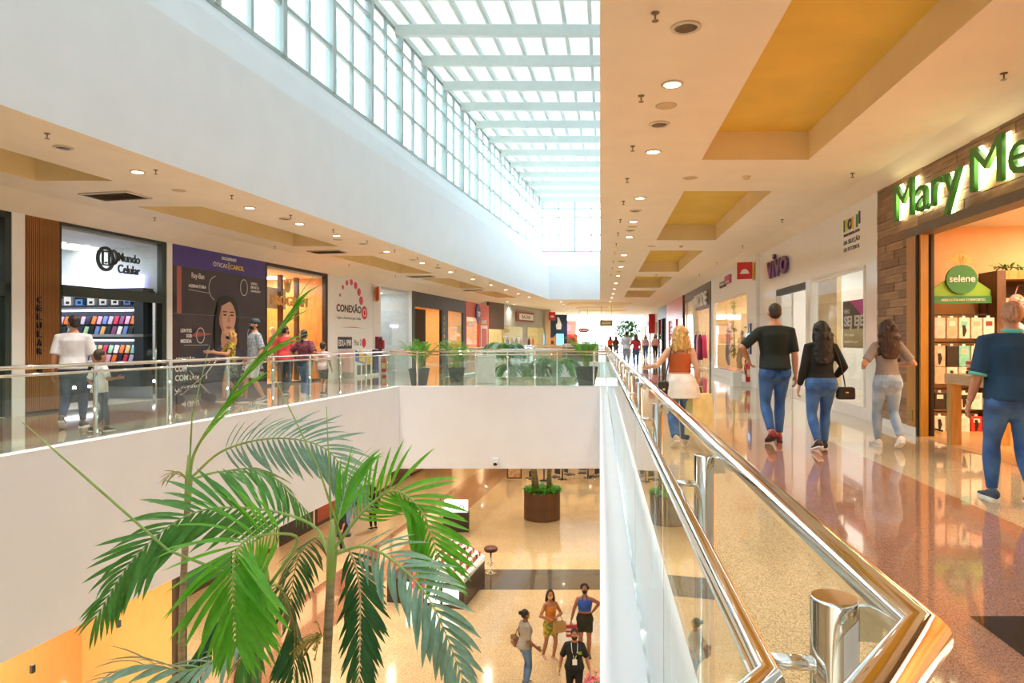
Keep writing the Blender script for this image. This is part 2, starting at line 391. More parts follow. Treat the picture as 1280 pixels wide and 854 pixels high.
# ---- bulkhead round the roof opening, splay, clerestory, roof
ZB = H+4.7; ZS = H+5.66; XW = 7.6; ZG = H+8.84; ZR = H+9.0; YN = -6.0
SB = 0.45
def wall_strip(mb, pts, z0, z1): 
    for a, b in zip(pts, pts[1:]): mb.quad((a[0], a[1], z0), (b[0], b[1], z0), (b[0], b[1], z1), (a[0], a[1], z1))
inn = [(rx(0, YN), YN), (rx(0, YE), YE), (lx(7.17, YE), YE), (lx(7.17, YN), YN), (rx(0, YN), YN)]
out = [(rx(SB, YN), YN-0.4), (rx(SB, YE), YE+0.45), (lx(XW, YE), YE+0.45), (lx(XW, YN), YN-0.4), (rx(SB, YN), YN-0.4)]
names = ['wall_bulkhead_right', 'wall_bulkhead_end', 'wall_bulkhead_left', 'wall_bulkhead_near']
for i in range(4):
    mb = MB(); a, b, c, d = inn[i], inn[i+1], out[i+1], out[i]
    mb.quad((a[0], a[1], ZC), (b[0], b[1], ZC), (b[0], b[1], ZB), (a[0], a[1], ZB))
    mb.quad((a[0], a[1], ZB), (b[0], b[1], ZB), (c[0], c[1], ZS), (d[0], d[1], ZS))
    struct(mb.build(names[i], M_white))
def clerestory(name, a, b, step=1.05, offs=0.0, panes=True):
    """a run of glazing from plan point a to b: posts, transoms, panes in three rows, louvres on top"""
    a = Vector((a[0], a[1], 0)); b = Vector((b[0], b[1], 0)); t = (b-a).normalized(); L = (b-a).length; n = Vector((-t.y, t.x, 0))
    m = Matrix.Identity(4)
    for i in range(3): m[i][0] = t[i]; m[i][1] = n[i]; m[i][3] = a[i]
    root = bpy.data.objects.new(name, None); C.objects.link(root); root.matrix_local = m; struct(root)
    zs = [ZS, H+6.69, H+7.83, H+8.37, ZG]
    xs = [0]; x = offs if offs > 0.01 else step
    while x < L-0.2: xs.append(x); x += step
    xs.append(L)
    pm = {}
    for i, x in enumerate(xs):
        big = (i % 2 == 0); r = 0.075 if big else 0.045
        key = ('p', big)
        if key not in pm: pm[key] = B(-r, r, -0.10 if big else -0.05, 0.10 if big else 0.05, ZS, ZR).mesh('mullion')
        mk('mullion', pm[key], M_mull, root, T(x, 0, 0))
    for z in zs[:-1]: B(0, L, -0.04, 0.04, z-0.045, z+0.045).build('transom', M_mull, root)
    B(0, L, -0.07, 0.07, ZG-0.03, ZR).build('head_beam', M_steel, root)
    for i in range(len(xs)-1):
        wd = xs[i+1]-xs[i]
        if panes:
            for j in range(3):
                key = ('g', round(wd, 2), j)
                if key not in pm: pm[key] = B(0.02, wd-0.02, -0.006, 0.006, zs[j]+0.03, zs[j+1]-0.03).mesh('pane')
                mk('pane', pm[key], M_win, root, T(xs[i], 0, 0))
        key = ('l', round(wd, 2))
        if key not in pm:
            lv = MB()
            for q in range(7):
                z = H+8.40+q*0.06; lv.quad((0.03, -0.03, z), (wd-0.03, -0.03, z), (wd-0.03, 0.03, z+0.05), (0.03, 0.03, z+0.05))
            pm[key] = lv.mesh('louvre')
        mk('louvre', pm[key], M_louv, root, T(xs[i], 0, 0))
    return root
# beams hang over every second post: they stand at Y = 19.3 + 2.1 k
BY = [19.3+2.1*k for k in range(-12, 12)]
clerestory('window_1', out[3], out[2], offs=0.45)
clerestory('window_2', out[2], out[1], step=1.05)
wall('wall_upper_right', out[0], out[1], ZS, ZR+0.3, M_white); wall('wall_upper_near', out[3], out[0], ZS, ZR+0.3, M_white)  # right wall is unseen, made solid instead of glazed to cut side light
rf = struct(MB().poly([(out[3][0]-0.3, out[3][1]-0.3, ZR+0.2), (out[2][0]-0.3, out[2][1]+0.3, ZR+0.2), (out[1][0]+0.3, out[1][1]+0.3, ZR+0.2), (out[0][0]+0.3, out[0][1]-0.3, ZR+0.2)][::1]).build('ceiling_roof', M_roof))
for y in BY:
    if YN < y < YE:
        B(lx(XW, y)+0.02, rx(SB, y)-0.02, y-0.09, y+0.09, H+8.62, H+8.92).build('roof_beam', M_steel, rf)
for k in range(9):
    p0 = Vector(out[3]).lerp(Vector(out[0]), (k+0.6)/8.6) if k < 8 else None
    if p0 is None: continue
    p1 = Vector(out[2]).lerp(Vector(out[1]), (k+0.6)/8.6)
    mb = MB(); e = 0.05
    mb.prism([(p0.x-e, p0.y), (p0.x+e, p0.y), (p1.x+e, p1.y), (p1.x-e, p1.y)], ZR+0.02, ZR+0.19); mb.build('purlin', M_steel, rf)
# pale ribbed wall of the neighbouring roof, outside the left glazing
nb = MB(); 
for k in range(60):
    y = 2+k*0.4; nb.prism([(lx(12.1, y), y), (lx(12.0, y)+0.06, y+0.1), (lx(12.0, y)+0.06, y+0.3), (lx(12.1, y)+0.09, y+0.4), (lx(12.1, y)-0.2, y+0.4), (lx(12.1, y)-0.2, y)], H+3.5, H+11.6-0.0*k)
nbo = nb.build('wall_neighbour', mat('ribbed_sheet', '#a9b2b8', 0.6, var=0.02)); struct(nbo)
# ---- back wall, lower walls, outer walls
M_wallbeige = mat('wall_beige', '#e9dcc4', 0.6, var=0.03)
wall('wall_back', (12, Y0), (-22, Y0), ZL, ZC+0.3, M_wallbeige)
wall('wall_lower_right', (rx(WR+1, Y0), Y0), (rx(WR+1, YEND), YEND), ZL, ZF, M_wallbeige)
wall('wall_lower_left', (lx(14, 70), 70), (lx(14, 14), 14), ZL, ZF, M_wallbeige)
wall('wall_lower_end', (16, 66), (-16, 66), ZL, ZF, M_wallbeige)
# ================================================================ railings
def railing(label, edge, i0, i1, posts, group=None, r_hand=0.028, simple=False):
    """glass balustrade: edge is the plan polyline of the slab rim, gallery on its right"""
    off = lambda o: [Vector((p[0], p[1], 0)) for p in offset_line(edge, o)[i0:i1+1]]
    gl, lo, po, ha = off(0.20), off(0.215), off(0.315), off(0.38)
    root = thing('glass_railing', label, 'railing', loc=tuple(gl[0]), group=group); org = gl[0]
    rel = lambda pts, z: [p-org+Vector((0, 0, z)) for p in pts]
    n = 20 if not simple else 8
    MB().tube(rel(ha, 1.02), r_hand, n).build('handrail', M_chrome, root)
    MB().tube(rel(lo, 0.93), 0.02, n).build('lower_rail', M_chrome, root)
    for k in range(len(gl)-1):
        a, b = po[k], po[k+1]; t = (b-a).normalized(); L = (b-a).length; nn = Vector((t.y, -t.x, 0))
        ds = posts[k](L) if callable(posts[k]) else posts[k]
        cuts = [0.0]
        for s in ds:
            p = a+t*s-org; m = Matrix.Identity(4)
            for q in range(3): m[q][0] = t[q]; m[q][1] = nn[q]; m[q][3] = p[q]
            ps = MB()
            ps.lathe([(0.045, 0.004), (0.045, 0.012), (0.031, 0.013), (0.031, 1.018), (0.029, 1.022)], n=n if not simple else 8)
            pr = ps.build('post', M_chrome, root, m)
            B(-0.005, 0.005, 0.02, 0.06, 0.965, 1.012).build('bracket', M_chrome, pr)
            MB().tube([(0, -0.02, 0.93), (0, -0.085, 0.93)], 0.011, 8).build('bracket', M_chrome, pr)
            cuts.append(s)
        g0, g1 = gl[k], gl[k+1]; tg = (g1-g0).normalized(); LG = (g1-g0).length
        base = (a-g0).dot(tg)
        cc = [0.0]+[max(0.02, min(LG-0.02, c+base)) for c in cuts[1:]]+[LG]
        ng = Vector((tg.y, -tg.x, 0))
        for c0, c1 in zip(cc, cc[1:]):
            if c1-c0 < 0.08: continue
            m = Matrix.Identity(4); p = g0-org+tg*c0
            for q in range(3): m[q][0] = tg[q]; m[q][1] = ng[q]; m[q][3] = p[q]
            B(0.012, c1-c0-0.012, -0.006, 0.006, 0.012, 0.93).build('glass_panel', M_glass, root, m)
        MB().box(0, LG, -0.012, 0.012, 0.0, 0.012, Matrix(((tg.x, ng.x, 0, g0.x-org.x), (tg.y, ng.y, 0, g0.y-org.y), (0, 0, 1, 0), (0, 0, 0, 1)))).build('base_channel', M_chrome, root)
    return root
def every(step, first=0.6): return lambda L: [first+step*i for i in range(int((L-first-0.05)/step)+1)]
LOOP = [EDGE[4], EDGE[3], EDGE[2], EDGE[1], EDGE[0], EDGE[4], EDGE[3]]
RP = [0.09, 1.25, 2.95, 4.75]+[4.75+1.8*i for i in range(1, 9)]
railing('polished steel and glass railing running along the right gallery beside the walkers', LOOP, 2, 4, [[0.5], RP])
railing('steel and glass railing on the near side under the viewer', LOOP, 1, 2, [every(1.5)])
railing('steel and glass railing across the bridge in front of the potted plants', LOOP, 4, 5, [every(1.75, 0.5)])
railing('long steel and glass railing in front of the left shops', LOOP, 5, 6, [lambda L: [0.35+1.5*i for i in range(int(L/1.5))]])
V2L = V2[:-1]+V2[:2]
railing('far steel and glass railing continuing along the right gallery past the bridge', V2L, 0, 1, [every(1.8)], simple=True)
railing('steel railing on the far rim of the second void below the cafe', V2L, 1, 2, [every(1.8)], simple=True)
railing('steel railing of the second void in front of the black shop', V2L, 2, 3, [every(1.8)], simple=True)
railing('steel railing on the rear edge of the bridge behind the potted plants', V2L, 3, 4, [every(1.8)], simple=True)

# ================================================================ ceiling fittings
M_ring = mat('fitting_ring', '#d8cbb4', 0.35, 0.3); M_brown = mat('unlit_lamp', '#6b5a46', 0.25, 0.6, var=0.3, scale=40)
M_sprk = mat('sprinkler_metal', '#7d6a55', 0.4, 0.5); M_det = mat('detector_plastic', '#d9c4a4', 0.5); M_spk = mat('speaker_mesh', '#cdb48f', 0.6)
def wpos(side, x0, d): return (rx(x0, d), d) if side == 'R' else (lx(x0, d), d)
me_ring = MB().lathe([(0.11, 0), (0.11, -0.012), (0.085, -0.016), (0.083, -0.004)], n=24).mesh('ring')
me_lens = MB().lathe([(0.083, -0.004), (0.083, -0.009), (0.05, -0.012)], n=20).mesh('lens')
me_refl = MB().lathe([(0.10, -0.004), (0.085, -0.007), (0.05, -0.009)], n=20).mesh('reflector')
me_spr = MB().lathe([(0.035, 0), (0.03, -0.008), (0.008, -0.01), (0.008, -0.045), (0.004, -0.05), (0.004, -0.062), (0.028, -0.063), (0.026, -0.067)], n=12).mesh('sprinkler_head')
me_det = MB().lathe([(0.06, 0), (0.06, -0.02), (0.045, -0.03), (0.042, -0.045), (0.02, -0.055)], n=16).mesh('detector')
me_spk = MB().lathe([(0.115, 0), (0.113, -0.006), (0.09, -0.008)], n=20).mesh('speaker')
def downlight(x, y, z, label, lit=True, power=42, group='recessed ceiling downlights', spot=True, colr=(1, 0.92, 0.80), s=1.0):
    t = thing('recessed_downlight', label, 'ceiling light', loc=(x, y, z-0.001), group=group); t.scale = (s, s, s)
    mk('ring', me_ring, M_ring, t)
    mk('lens' if lit else 'reflector', me_lens if lit else me_refl, M_lamp if lit else M_brown, t)
    if lit and spot:
        l = bpy.data.lights.new('lamp', 'SPOT'); l.energy = power; l.color = colr; l.spot_size = math.radians(140); l.spot_blend = 0.9; l.shadow_soft_size = 0.07
        lo_ = bpy.data.objects.new('lamp', l); C.objects.link(lo_); lo_.parent = t; lo_.location = (0, 0, -0.03)
    return t
def simple(name, me, m, label, cat, x, y, z, group): return tag(mk(name, me, m, None, T(x, y, z)), label, cat, group)
for i, d in enumerate([4.1, 6.77, 9.2, 12.2, 14.6, 16.8, 20.4, 23.6, 27, 30.5, 34, 37.5, 41]):
    downlight(*wpos('R', 0.72, d), ZC, 'glowing round downlight, %s from the camera in the row along the right ceiling edge' % ORD[i], power=85)
for i, d in enumerate([5.54, 8.03, 13.4, 15.8, 22, 25.3]):
    downlight(*wpos('R', 0.70, d), ZC, 'unlit dark round downlight, %s from the camera in the right ceiling' % ORD[i], lit=False, s=1.1)
for i, d in enumerate([5.3, 7.1, 8.95, 10.75, 12.5, 14.4, 16.2, 18, 19.8, 22, 24, 26.5]):
    simple('sprinkler', me_spr, M_sprk, 'small pendent sprinkler, %s from the camera near the right ceiling edge' % ORD[i], 'sprinkler', *wpos('R', 0.43, d), ZC, 'ceiling sprinklers')
for i, d in enumerate([6.5, 10.4, 14.4, 18.4, 22.4, 26.4]):
    simple('sprinkler', me_spr, M_sprk, 'small pendent sprinkler, %s from the camera above the right shopfronts' % ORD[i], 'sprinkler', *wpos('R', 3.86, d), ZC, 'ceiling sprinklers')
for i, (x0, d) in enumerate([(2.28, 10.6), (2.2, 18.4), (2.2, 26.4)]):
    simple('smoke_detector', me_det, M_det, 'white smoke detector between the %s and next yellow coffer' % ORD[i], 'smoke detector', *wpos('R', x0, d), ZC, 'smoke detectors')
for i, (x0, d) in enumerate([(0.72, 7.4), (1.42, 10.7), (0.74, 15.3), (1.4, 18.5)]):
    simple('ceiling_speaker', me_spk, M_spk, 'flat round ceiling speaker, %s from the camera in the right ceiling' % ORD[i], 'speaker', *wpos('R', x0, d), ZC, 'ceiling speakers')
for i, d in enumerate([7.6, 10.3, 13.1, 14.9, 16.6, 19.6, 22.5, 25.5, 28.5, 31.5, 34.5, 37.5, 40.5]):
    downlight(*wpos('L', 7.95, d), ZC, 'glowing round downlight, %s from the near end of the left ceiling' % ORD[i], power=140)
for i, d in enumerate([9.0, 14.3, 18.0, 21.6, 24]):
    downlight(*wpos('L', 7.93, d), ZC, 'unlit dark round downlight, %s from the near end of the left ceiling' % ORD[i], lit=False, s=1.1)
for i, d in enumerate([8.4, 10.2, 12.0, 13.9, 15.7, 17.5, 19.3, 21.1, 23, 25, 27.5, 30]):
    simple('sprinkler', me_spr, M_sprk, 'small pendent sprinkler, %s from the near end of the left ceiling edge' % ORD[i], 'sprinkler', *wpos('L', 7.6, d), ZC, 'ceiling sprinklers')
for i, d in enumerate([9.9, 14.2, 18.6, 23, 27]):
    simple('sprinkler', me_spr, M_sprk, 'small pendent sprinkler, %s from the near end above the left shopfronts' % ORD[i], 'sprinkler', *wpos('L', 10.6, d), ZC, 'ceiling sprinklers')
for i, d in enumerate([11.6, 17.3, 20]):
    simple('ceiling_speaker', me_spk, M_spk, 'flat round ceiling speaker, %s from the near end of the left ceiling' % ORD[i], 'speaker', *wpos('L', 8.25, d), ZC, 'ceiling speakers')
M_grille = mat('vent_grille', '#b5a792', 0.6)
for i, d in enumerate([12.0, 19.6, 27.2, 34.7]):
    x, y = wpos('L', 9.65, d); t = thing('air_vent', 'dark slotted air vent between coffers, %s from the near end of the left ceiling' % ORD[i], 'air vent', loc=(x, y, ZC-0.002), rz=-math.atan(LK), group='ceiling air vents')
    f = MB(); f.box(-0.50, 0.50, -0.30, -0.27, -0.03, 0); f.box(-0.50, 0.50, 0.27, 0.30, -0.03, 0); f.box(-0.50, -0.47, -0.27, 0.27, -0.03, 0); f.box(0.47, 0.50, -0.27, 0.27, -0.03, 0); f.build('frame', M_ring, t)
    B(-0.47, 0.47, -0.27, 0.27, -0.004, 0).build('backing', mat('vent_dark', '#5a4f45', 0.7), t)
    me = None
    for k in range(11):
        y = -0.25+k*0.05
        if me is None: me = MB().quad((-0.47, -0.015, -0.024), (0.47, -0.015, -0.024), (0.47, 0.015, -0.008), (-0.47, 0.015, -0.008)).mesh('slat')
        mk('slat', me, M_grille, t, T(0, y, 0))
k = 0
for y in (45.5, 48.8, 52, 55.2, 58.4, 62, 66, 70):
    for q, x0 in enumerate((0.7, -2.6, -6.2)):
        x = rx(x0, y)
        if x < -2.5: continue
        k += 1
        downlight(x, y, ZC, 'tiny glowing downlight, row %s, place %s in the far ceiling' % (ORD[int((y-45)/3.3)], ORD[q]), power=120 if q < 2 else 80, group='downlights of the far ceiling', s=1.3)
# ---- downlights of the lower level
for i, (x, y) in enumerate([(-6.6, 6), (-5.5, 12), (-4.6, 17.5), (-4, 22.5), (-0.8, 22.5), (2.0, 22.5), (-8.4, 10.5), (-7.2, 16), (-6, 22), (-5, 28), (-3.8, 34), (4.2, 18), (3.5, 12), (3, 6), (4.5, 25), (6, 32)]):
    downlight(x, y, ZF, 'glowing downlight, %s in the lower ceiling under the gallery slab' % ORD[i], power=150, group='downlights of the lower ceiling', colr=(1, 0.93, 0.82), s=1.3)
for i, (x, y) in enumerate([(-2, 46), (2, 46), (6, 46), (-2, 52), (2, 52), (6, 52), (-5, 44)]):
    downlight(x, y, ZF, 'glowing downlight, %s in the lower ceiling beyond the planter' % ORD[i], power=220, group='downlights of the lower ceiling', colr=(1, 0.84, 0.62), s=1.3)
# dome camera on the slab edge of the bridge
t = thing('security_camera', 'small white camera box fixed under the white slab edge of the bridge', 'camera', loc=(P3(619, 577, 19.86).x, 19.9, P3(619, 577, 19.86).z))
B(-0.09, 0.09, -0.12, 0, -0.05, 0.1, bev=0.02).build('housing', M_white, t); MB().ball((0, -0.07, -0.06), 0.065).build('dome', M_black, t)
# ================================================================ shops
M_wwall = mat('shop_white', '#f0f0ef', 0.5, var=0.015); M_gloss = mat('gloss_white', '#f2f2f4', 0.12, var=0.01, coat=0.5)
M_shopfloor = mat('shop_floor', '#cfc6b8', 0.25, var=0.06, scale=3)
def room(n, M, x0, x1, depth, z1, m_wall, m_floor=None, panels=2, m_panel=None, power=0, colr=(1, 0.85, 0.65), y0=0.14, m_ceil=None):
    """shop interior behind a facade: floor, ceiling, three walls, ceiling light panels with their light"""
    mb = MB(); mb.cur = 0; T_ = 0.08
    mb.box(x0, x1, depth, depth+T_, 0, z1); mb.box(x0-T_, x0, y0, depth+T_, 0, z1); mb.box(x1, x1+T_, y0, depth+T_, 0, z1)
    mb.cur = 1; mb.box(x0, x1, y0-0.14, depth, -0.05, 0.004); mb.cur = 2; mb.box(x0, x1, y0, depth, z1, z1+T_)
    o = struct(mb.build('wall_shop_%d' % n, [m_wall, m_floor or M_shopfloor, m_ceil or M_wwall], None, M))
    for i in range(panels):
        cx = x0+(x1-x0)*(i+0.5)/panels; cy = depth*0.5
        B(cx-0.35, cx+0.35, cy-0.35, cy+0.35, z1-0.03, z1-0.002).build('light_panel', m_panel or M_panel, o)
    if power:
        l = bpy.data.lights.new('shop_light', 'AREA'); l.shape = 'RECTANGLE'; l.size = (x1-x0)*0.7; l.size_y = depth*0.5; l.energy = power; l.color = colr
        lo_ = bpy.data.objects.new('shop_light', l); C.objects.link(lo_); lo_.matrix_world = M@T((x0+x1)/2, depth*0.5, z1-0.05)
    return o
def facade(n, M, rects, m, y0=0.0, y1=0.14):
    mb = MB()
    for (x0, x1, z0, z1) in rects: mb.box(x0, x1, y0, y1, z0, z1)
    return struct(mb.build('wall_front_%d' % n, m, None, M))
ZTR = H+2.425; ZTL = H+2.285
M_woodblk = mat('wood_cladding', '#8a6a50', 0.6, var=0.1, scale=3, bump=0.15, c2='#a98b6e', stretch=(1, 1, 8))
WOODS = [M_woodblk, mat('wood_cladding_b', '#7d5f48', 0.6, scale=3, bump=0.15, c2='#94755a', stretch=(1, 1, 8)), mat('wood_cladding_c', '#9a7a5c', 0.6, scale=3, bump=0.15, c2='#b3946f', stretch=(1, 1, 8))]
M_gold = mat('golden_wood', '#b8842f', 0.35, var=0.08, scale=4, stretch=(6, 6, 0.6)); M_oak = mat('oak', '#c79a55', 0.4, c2='#b0823f', scale=4, stretch=(8, 8, 0.7))
M_orange = mat('orange_wall', '#f2c48c', 0.6, var=0.03); M_dwood = mat('dark_wood', '#5a3a22', 0.45, c2='#6e4a2c', scale=4, stretch=(6, 6, 0.7))
M_green = mat('sign_green', '#3f8a2c', 0.35); M_halo = mat('halo_light', '#fff7c8', 0.5, emit=2.2, var=0.0)
rnd = random.Random(4)
# ---------------------------------------------------------------- right 1: wood clad shop
FM = frame('R', 11.1); W = 8.2
def X_R(px, d0=11.1): return (d0-WR*F/(px-750))/0.9917
xo = X_R(1149)
f = facade(1, FM, [(0, xo, 0, ZTR), (xo, 7.7, 2.9, ZTR), (7.7, W, 0, ZTR), (7.7, 14, 0, ZTR)], mat('cladding_backing', '#4a382b', 0.8), 0.02, 0.16)
bw, bh = 0.62, 0.125; bmesh_cache = {}
def plank(x0, x1, z0, z1, par):
    if x1-x0 < 0.03 or z1-z0 < 0.02: return
    key = (round(x1-x0, 3), round(z1-z0, 3))
    if key not in bmesh_cache: bmesh_cache[key] = {}
    j = rnd.randrange(3); dy = rnd.choice((0.0, 0.006, 0.012))
    if j not in bmesh_cache[key]: bmesh_cache[key][j] = B(0.003, x1-x0-0.003, 0, 0.03, 0.003, z1-z0-0.003).mesh('plank')
    mk('plank', bmesh_cache[key][j], WOODS[j], par, T(x0, -0.012+dy, z0))
r = 0; z = 0.12
while z < ZTR-0.02:
    z1 = min(z+bh, ZTR); lim0 = 0.02; lim1 = xo-0.33 if z < 2.9 else 7.6
    x = lim0-[0, 0.3, 0.16, 0.45][r % 4]
    while x < lim1:
        plank(max(x, lim0), min(x+bw, lim1), z, z1, f); x += bw
    z = z1; r += 1
t = thing('shop_door_frame', 'golden brown wooden frame round the entrance of the wood-clad shop', 'door frame', FM)
B(xo-0.33, xo-0.05, -0.03, 0.2, 0.12, 2.9).build('jamb', M_gold, t); B(xo-0.05, xo, -0.02, 0.2, 0, 2.98).build('edge_strip', M_black, t); B(xo, xo+0.05, 0.0, 0.10, 0, 2.9).build('inner_jamb', M_gold, t)
B(xo-0.33, 7.7, -0.05, 0.2, 2.86, 2.98).build('lintel', mat('lintel_grey', '#6f6358', 0.4), t)
B(xo-0.27, xo-0.12, -0.045, -0.025, 0.2, 0.36).build('socket_plate', mat('brass_plate', '#a58a4e', 0.4, 0.3), t)
struct(B(0, xo-0.05, -0.03, 0.01, 0, 0.12).build('baseboard_right', M_wwall, None, FM))
sg = thing('shop_sign', 'large green letters glowing from behind on the wood-clad shopfront', 'sign', FM@T(0, 0, 0))
for s, xx, zz, ww, hh in (('Mary', X_R(1128), 2.97, X_R(1213)-X_R(1128), 0.70), ('Me', X_R(1226), 3.12, 1.18, 0.52)):
    letters('letters', s, M_green, sg, xx, -0.10, zz, width=ww, height=hh, ext=0.025, bold=0.0)
    letters('glow', s, M_halo, sg, xx+0.03, -0.045, zz+0.01, width=ww, height=hh, ext=0.008, bold=0.006)
M_wfloor = mat('plank_floor', '#b98d58', 0.3, c2='#d0a56e', scale=2.5, stretch=(0.6, 8, 1))
room(1, FM, 0.2, 7.6, 5.2, 3.15, M_orange, M_wfloor, 4, None, 140, (1, 0.72, 0.42))
# display rack that faces the mall
RM = Matrix.Translation((6.76, 10.2, 0))@Matrix.Rotation(-math.atan(RK), 4, 'Z')
t = thing('display_rack', 'black wire stocking rack with green topper in the wood-clad shop', 'rack', RM)
mb = MB()
for x in (-0.40, 0.40): mb.tube([(x, 0.12, 0), (x, 0.12, 1.95)], 0.014, 8); mb.tube([(x, -0.25, 0.03), (x, 0.25, 0.03)], 0.014, 8)
mb.build('upright', M_black, t)
for z in (0.25, 0.60, 0.98, 1.30, 1.72):
    B(-0.42, 0.42, 0.09, 0.12, z+0.02, z+0.04).build('rail', M_black, t)
hd = MB().slab([(-0.42, 1.94), (0.42, 1.94), (0.42, 2.12), (0.2, 2.28), (-0.2, 2.28), (-0.42, 2.12)], 0.06, 0.09).build('topper', mat('lime_green', '#7fae2a', 0.5), t, None)
disc(MB(), 0, 2.28, 0.22, 0.02, 0.06).build('topper_disc', mat('topper_green', '#2f7d3a', 0.5), hd)
B(-0.42, 0.42, 0.035, 0.06, 1.92, 2.03).build('topper_band', _m['topper_green'], hd)
letters('lettering', 'selene', M_wwall, hd, 0, 0.012, 2.24, width=0.36, ext=0.004, bold=0.01, align='CENTER')
letters('small_lettering', 'ABSOLUTA NO CONFORTO', M_wwall, hd, 0.02, 0.028, 1.955, width=0.62, ext=0.003, align='CENTER')
leafm = mat('gold_leaf', '#d9b04a', 0.4)
lf = MB()
for k in range(7):
    a = -1.1+k*0.36; lf.slab([(0, 2.48), (0.05*math.cos(a)+0.16*math.sin(a), 2.5+0.13*math.cos(a)), (0.22*math.sin(a), 2.48+0.2*math.cos(a)), (-0.05*math.cos(a)+0.16*math.sin(a), 2.5+0.13*math.cos(a))], 0.04, 0.05)
lf.build('leaf_ornament', leafm, hd)
PKC = ['#e9dfd0', '#f1e7dc', '#d8b9a0', '#e7cfc0', '#bfe0d0', '#2a2522', '#efe6da', '#f0c9bd', '#7fd0c0', '#d8342c', '#c9b79a', '#e8dcc8', '#8a3a36']
me_pk = {}
for r_, z in enumerate((0.25, 0.60, 0.98, 1.30, 1.72)):
    for q in range(5):
        c = PKC[(r_*5+q*3) % len(PKC)]; mname = 'pack_'+c[1:]
        mm = mat(mname, c, 0.35, var=0.12, scale=14)
        h = 0.30 if r_ not in (3, 4) else 0.36
        key = (c, h)
        w_ = 0.15
        tt = thing('stocking_pack', '%s pack, %s from left on the %s row of the stocking rack' % ({'#2a2522': 'black', '#d8342c': 'red', '#7fd0c0': 'turquoise', '#bfe0d0': 'mint green', '#8a3a36': 'dark red'}.get(c, 'pale'), ORD[q], ['bottom', 'second lowest', 'middle', 'upper', 'top'][r_]), 'package', RM@T(-0.34+q*0.17, -0.02, z+0.03-h), group='packs on the stocking rack')
        B(-w_/2, w_/2, -0.03, 0.03, 0, h-0.05, bev=0.008).build('card', mm, tt)
        B(-0.02, 0.02, -0.01, 0.01, h-0.05, h-0.02).build('hanger_tab', M_wwall, tt)
        B(-w_*.3, w_*.3, -0.033, -0.03, h*.52, h*.72).build('header_print', mat('pk_'+PKC[(r_+q*2) % 13][1:], PKC[(r_+q*2) % 13], .4), tt)
        if (r_*5+q*2) % 3 == 0:
            p = MB(); p.slab([(-0.02, 0.03), (0.0, 0.03), (0.03, 0.12), (0.01, 0.2), (-0.03, 0.2)], -0.034, -0.03); p.build('print', M_black if c != '#2a2522' else M_wwall, tt)
# wooden bra shelf beside it
SM = Matrix.Translation((7.22, 10.2, 0))@Matrix.Rotation(-math.atan(RK), 4, 'Z')
t = thing('display_cabinet', 'open dark wooden cabinet hung with bras in the wood-clad shop', 'cabinet', SM)
B(0, 1.7, 0.35, 0.4, 0, 2.4).build('back_panel', mat('cab_back', '#3a2618', 0.6), t)
B(0, 0.12, -0.1, 0.35, 0, 2.4).build('side_panel', M_dwood, t); B(1.6, 1.7, -0.1, 0.35, 0, 2.4).build('side_panel', M_dwood, t)
B(0.12, 1.6, -0.1, 0.35, 2.27, 2.4).build('top', M_oak, t); B(0.12, 1.6, -0.1, 0.35, 0, 0.62).build('base', mat('cab_base', '#a2642a', 0.4, c2='#8c5320', scale=3), t); B(0.12, 1.6, -0.05, 0.35, 1.1, 1.14).build('shelf', M_dwood, t)
def bra(label, M, c, c2):
    tt = thing('bra', label, 'bra', M, group='bras in the wooden cabinet'); m = mat('bra_'+c[1:], c, 0.7, c2=c2, scale=16)
    cp = MB()
    for s in (-1, 1): cp.ball((s*0.105, 0, -0.02), (0.115, 0.07, 0.10), 12, 8)
    cp.build('cups', m, tt)
    bd = MB()
    for s in (-1, 1): bd.box(min(s*0.2, s*0.26), max(s*0.2, s*0.26), -0.01, 0.01, -0.10, 0.02); bd.tube([(s*0.13, 0, 0.06), (s*0.08, 0.01, 0.20)], 0.008, 6)
    bd.box(-0.2, 0.2, -0.02, 0.02, -0.13, -0.09); bd.build('straps', m, tt)
    B(-0.1, 0.1, -0.008, 0.008, 0.2, 0.215).build('hanger', M_black, tt)
bra('red and white patterned bra in the cabinet above the white one', SM@T(0.48, 0.1, 1.98), '#d84840', '#f0ded0'); bra('plain bright red bra on the top row of the cabinet', SM@T(1.16, 0.1, 1.98), '#e0243a', '#c81c30')
bra('white bra hanging in the cabinet below the patterned one', SM@T(0.48, 0.1, 1.56), '#e6e8ea', '#c8cdd2'); bra('black bra hanging in the cabinet below the red one', SM@T(1.16, 0.1, 1.56), '#2a2a2e', '#1c1c20'); bra('floral pale bra low in the cabinet above the shelf', SM@T(0.40, 0.05, 1.30), '#c9b2a8', '#5a5a60')
# garland on top of the cabinet
def leaf_mesh(L, wd, name='leaf', fold=0.25, droop=0.25, n=5):
    """pointed leaf along +y with a folded midrib, drooping to -z"""
    mb = MB(); vs = []; fs = []
    for i in range(n+1):
        u = i/n; wv = wd*math.sin(PI*min(1, u*0.93+0.07))**0.8*(1 if i < n else 0); z = -droop*L*u*u; y = L*u*(1-0.1*droop*u)
        vs += [(-wv/2, y, z+fold*wv/2), (0, y, z), (wv/2, y, z+fold*wv/2)]
        if i: a = (i-1)*3; b = i*3; fs += [(a, a+1, b+1, b), (a+1, a+2, b+2, b+1)]
    mb.add(vs, fs, True); return mb.mesh(name)
LF_G = mat('leaf_green', '#4f8f3a', 0.45, var=0.25, scale=4, trans=0.25); LF_D = mat('leaf_dark', '#2f6a3a', 0.4, var=0.25, scale=4, trans=0.2); LF_B = mat('leaf_bright', '#66b52e', 0.4, var=0.2, scale=4, trans=0.35)
LF_S = mat('leaf_grey_green', '#7fa58f', 0.35, var=0.2, scale=4, trans=0.2)
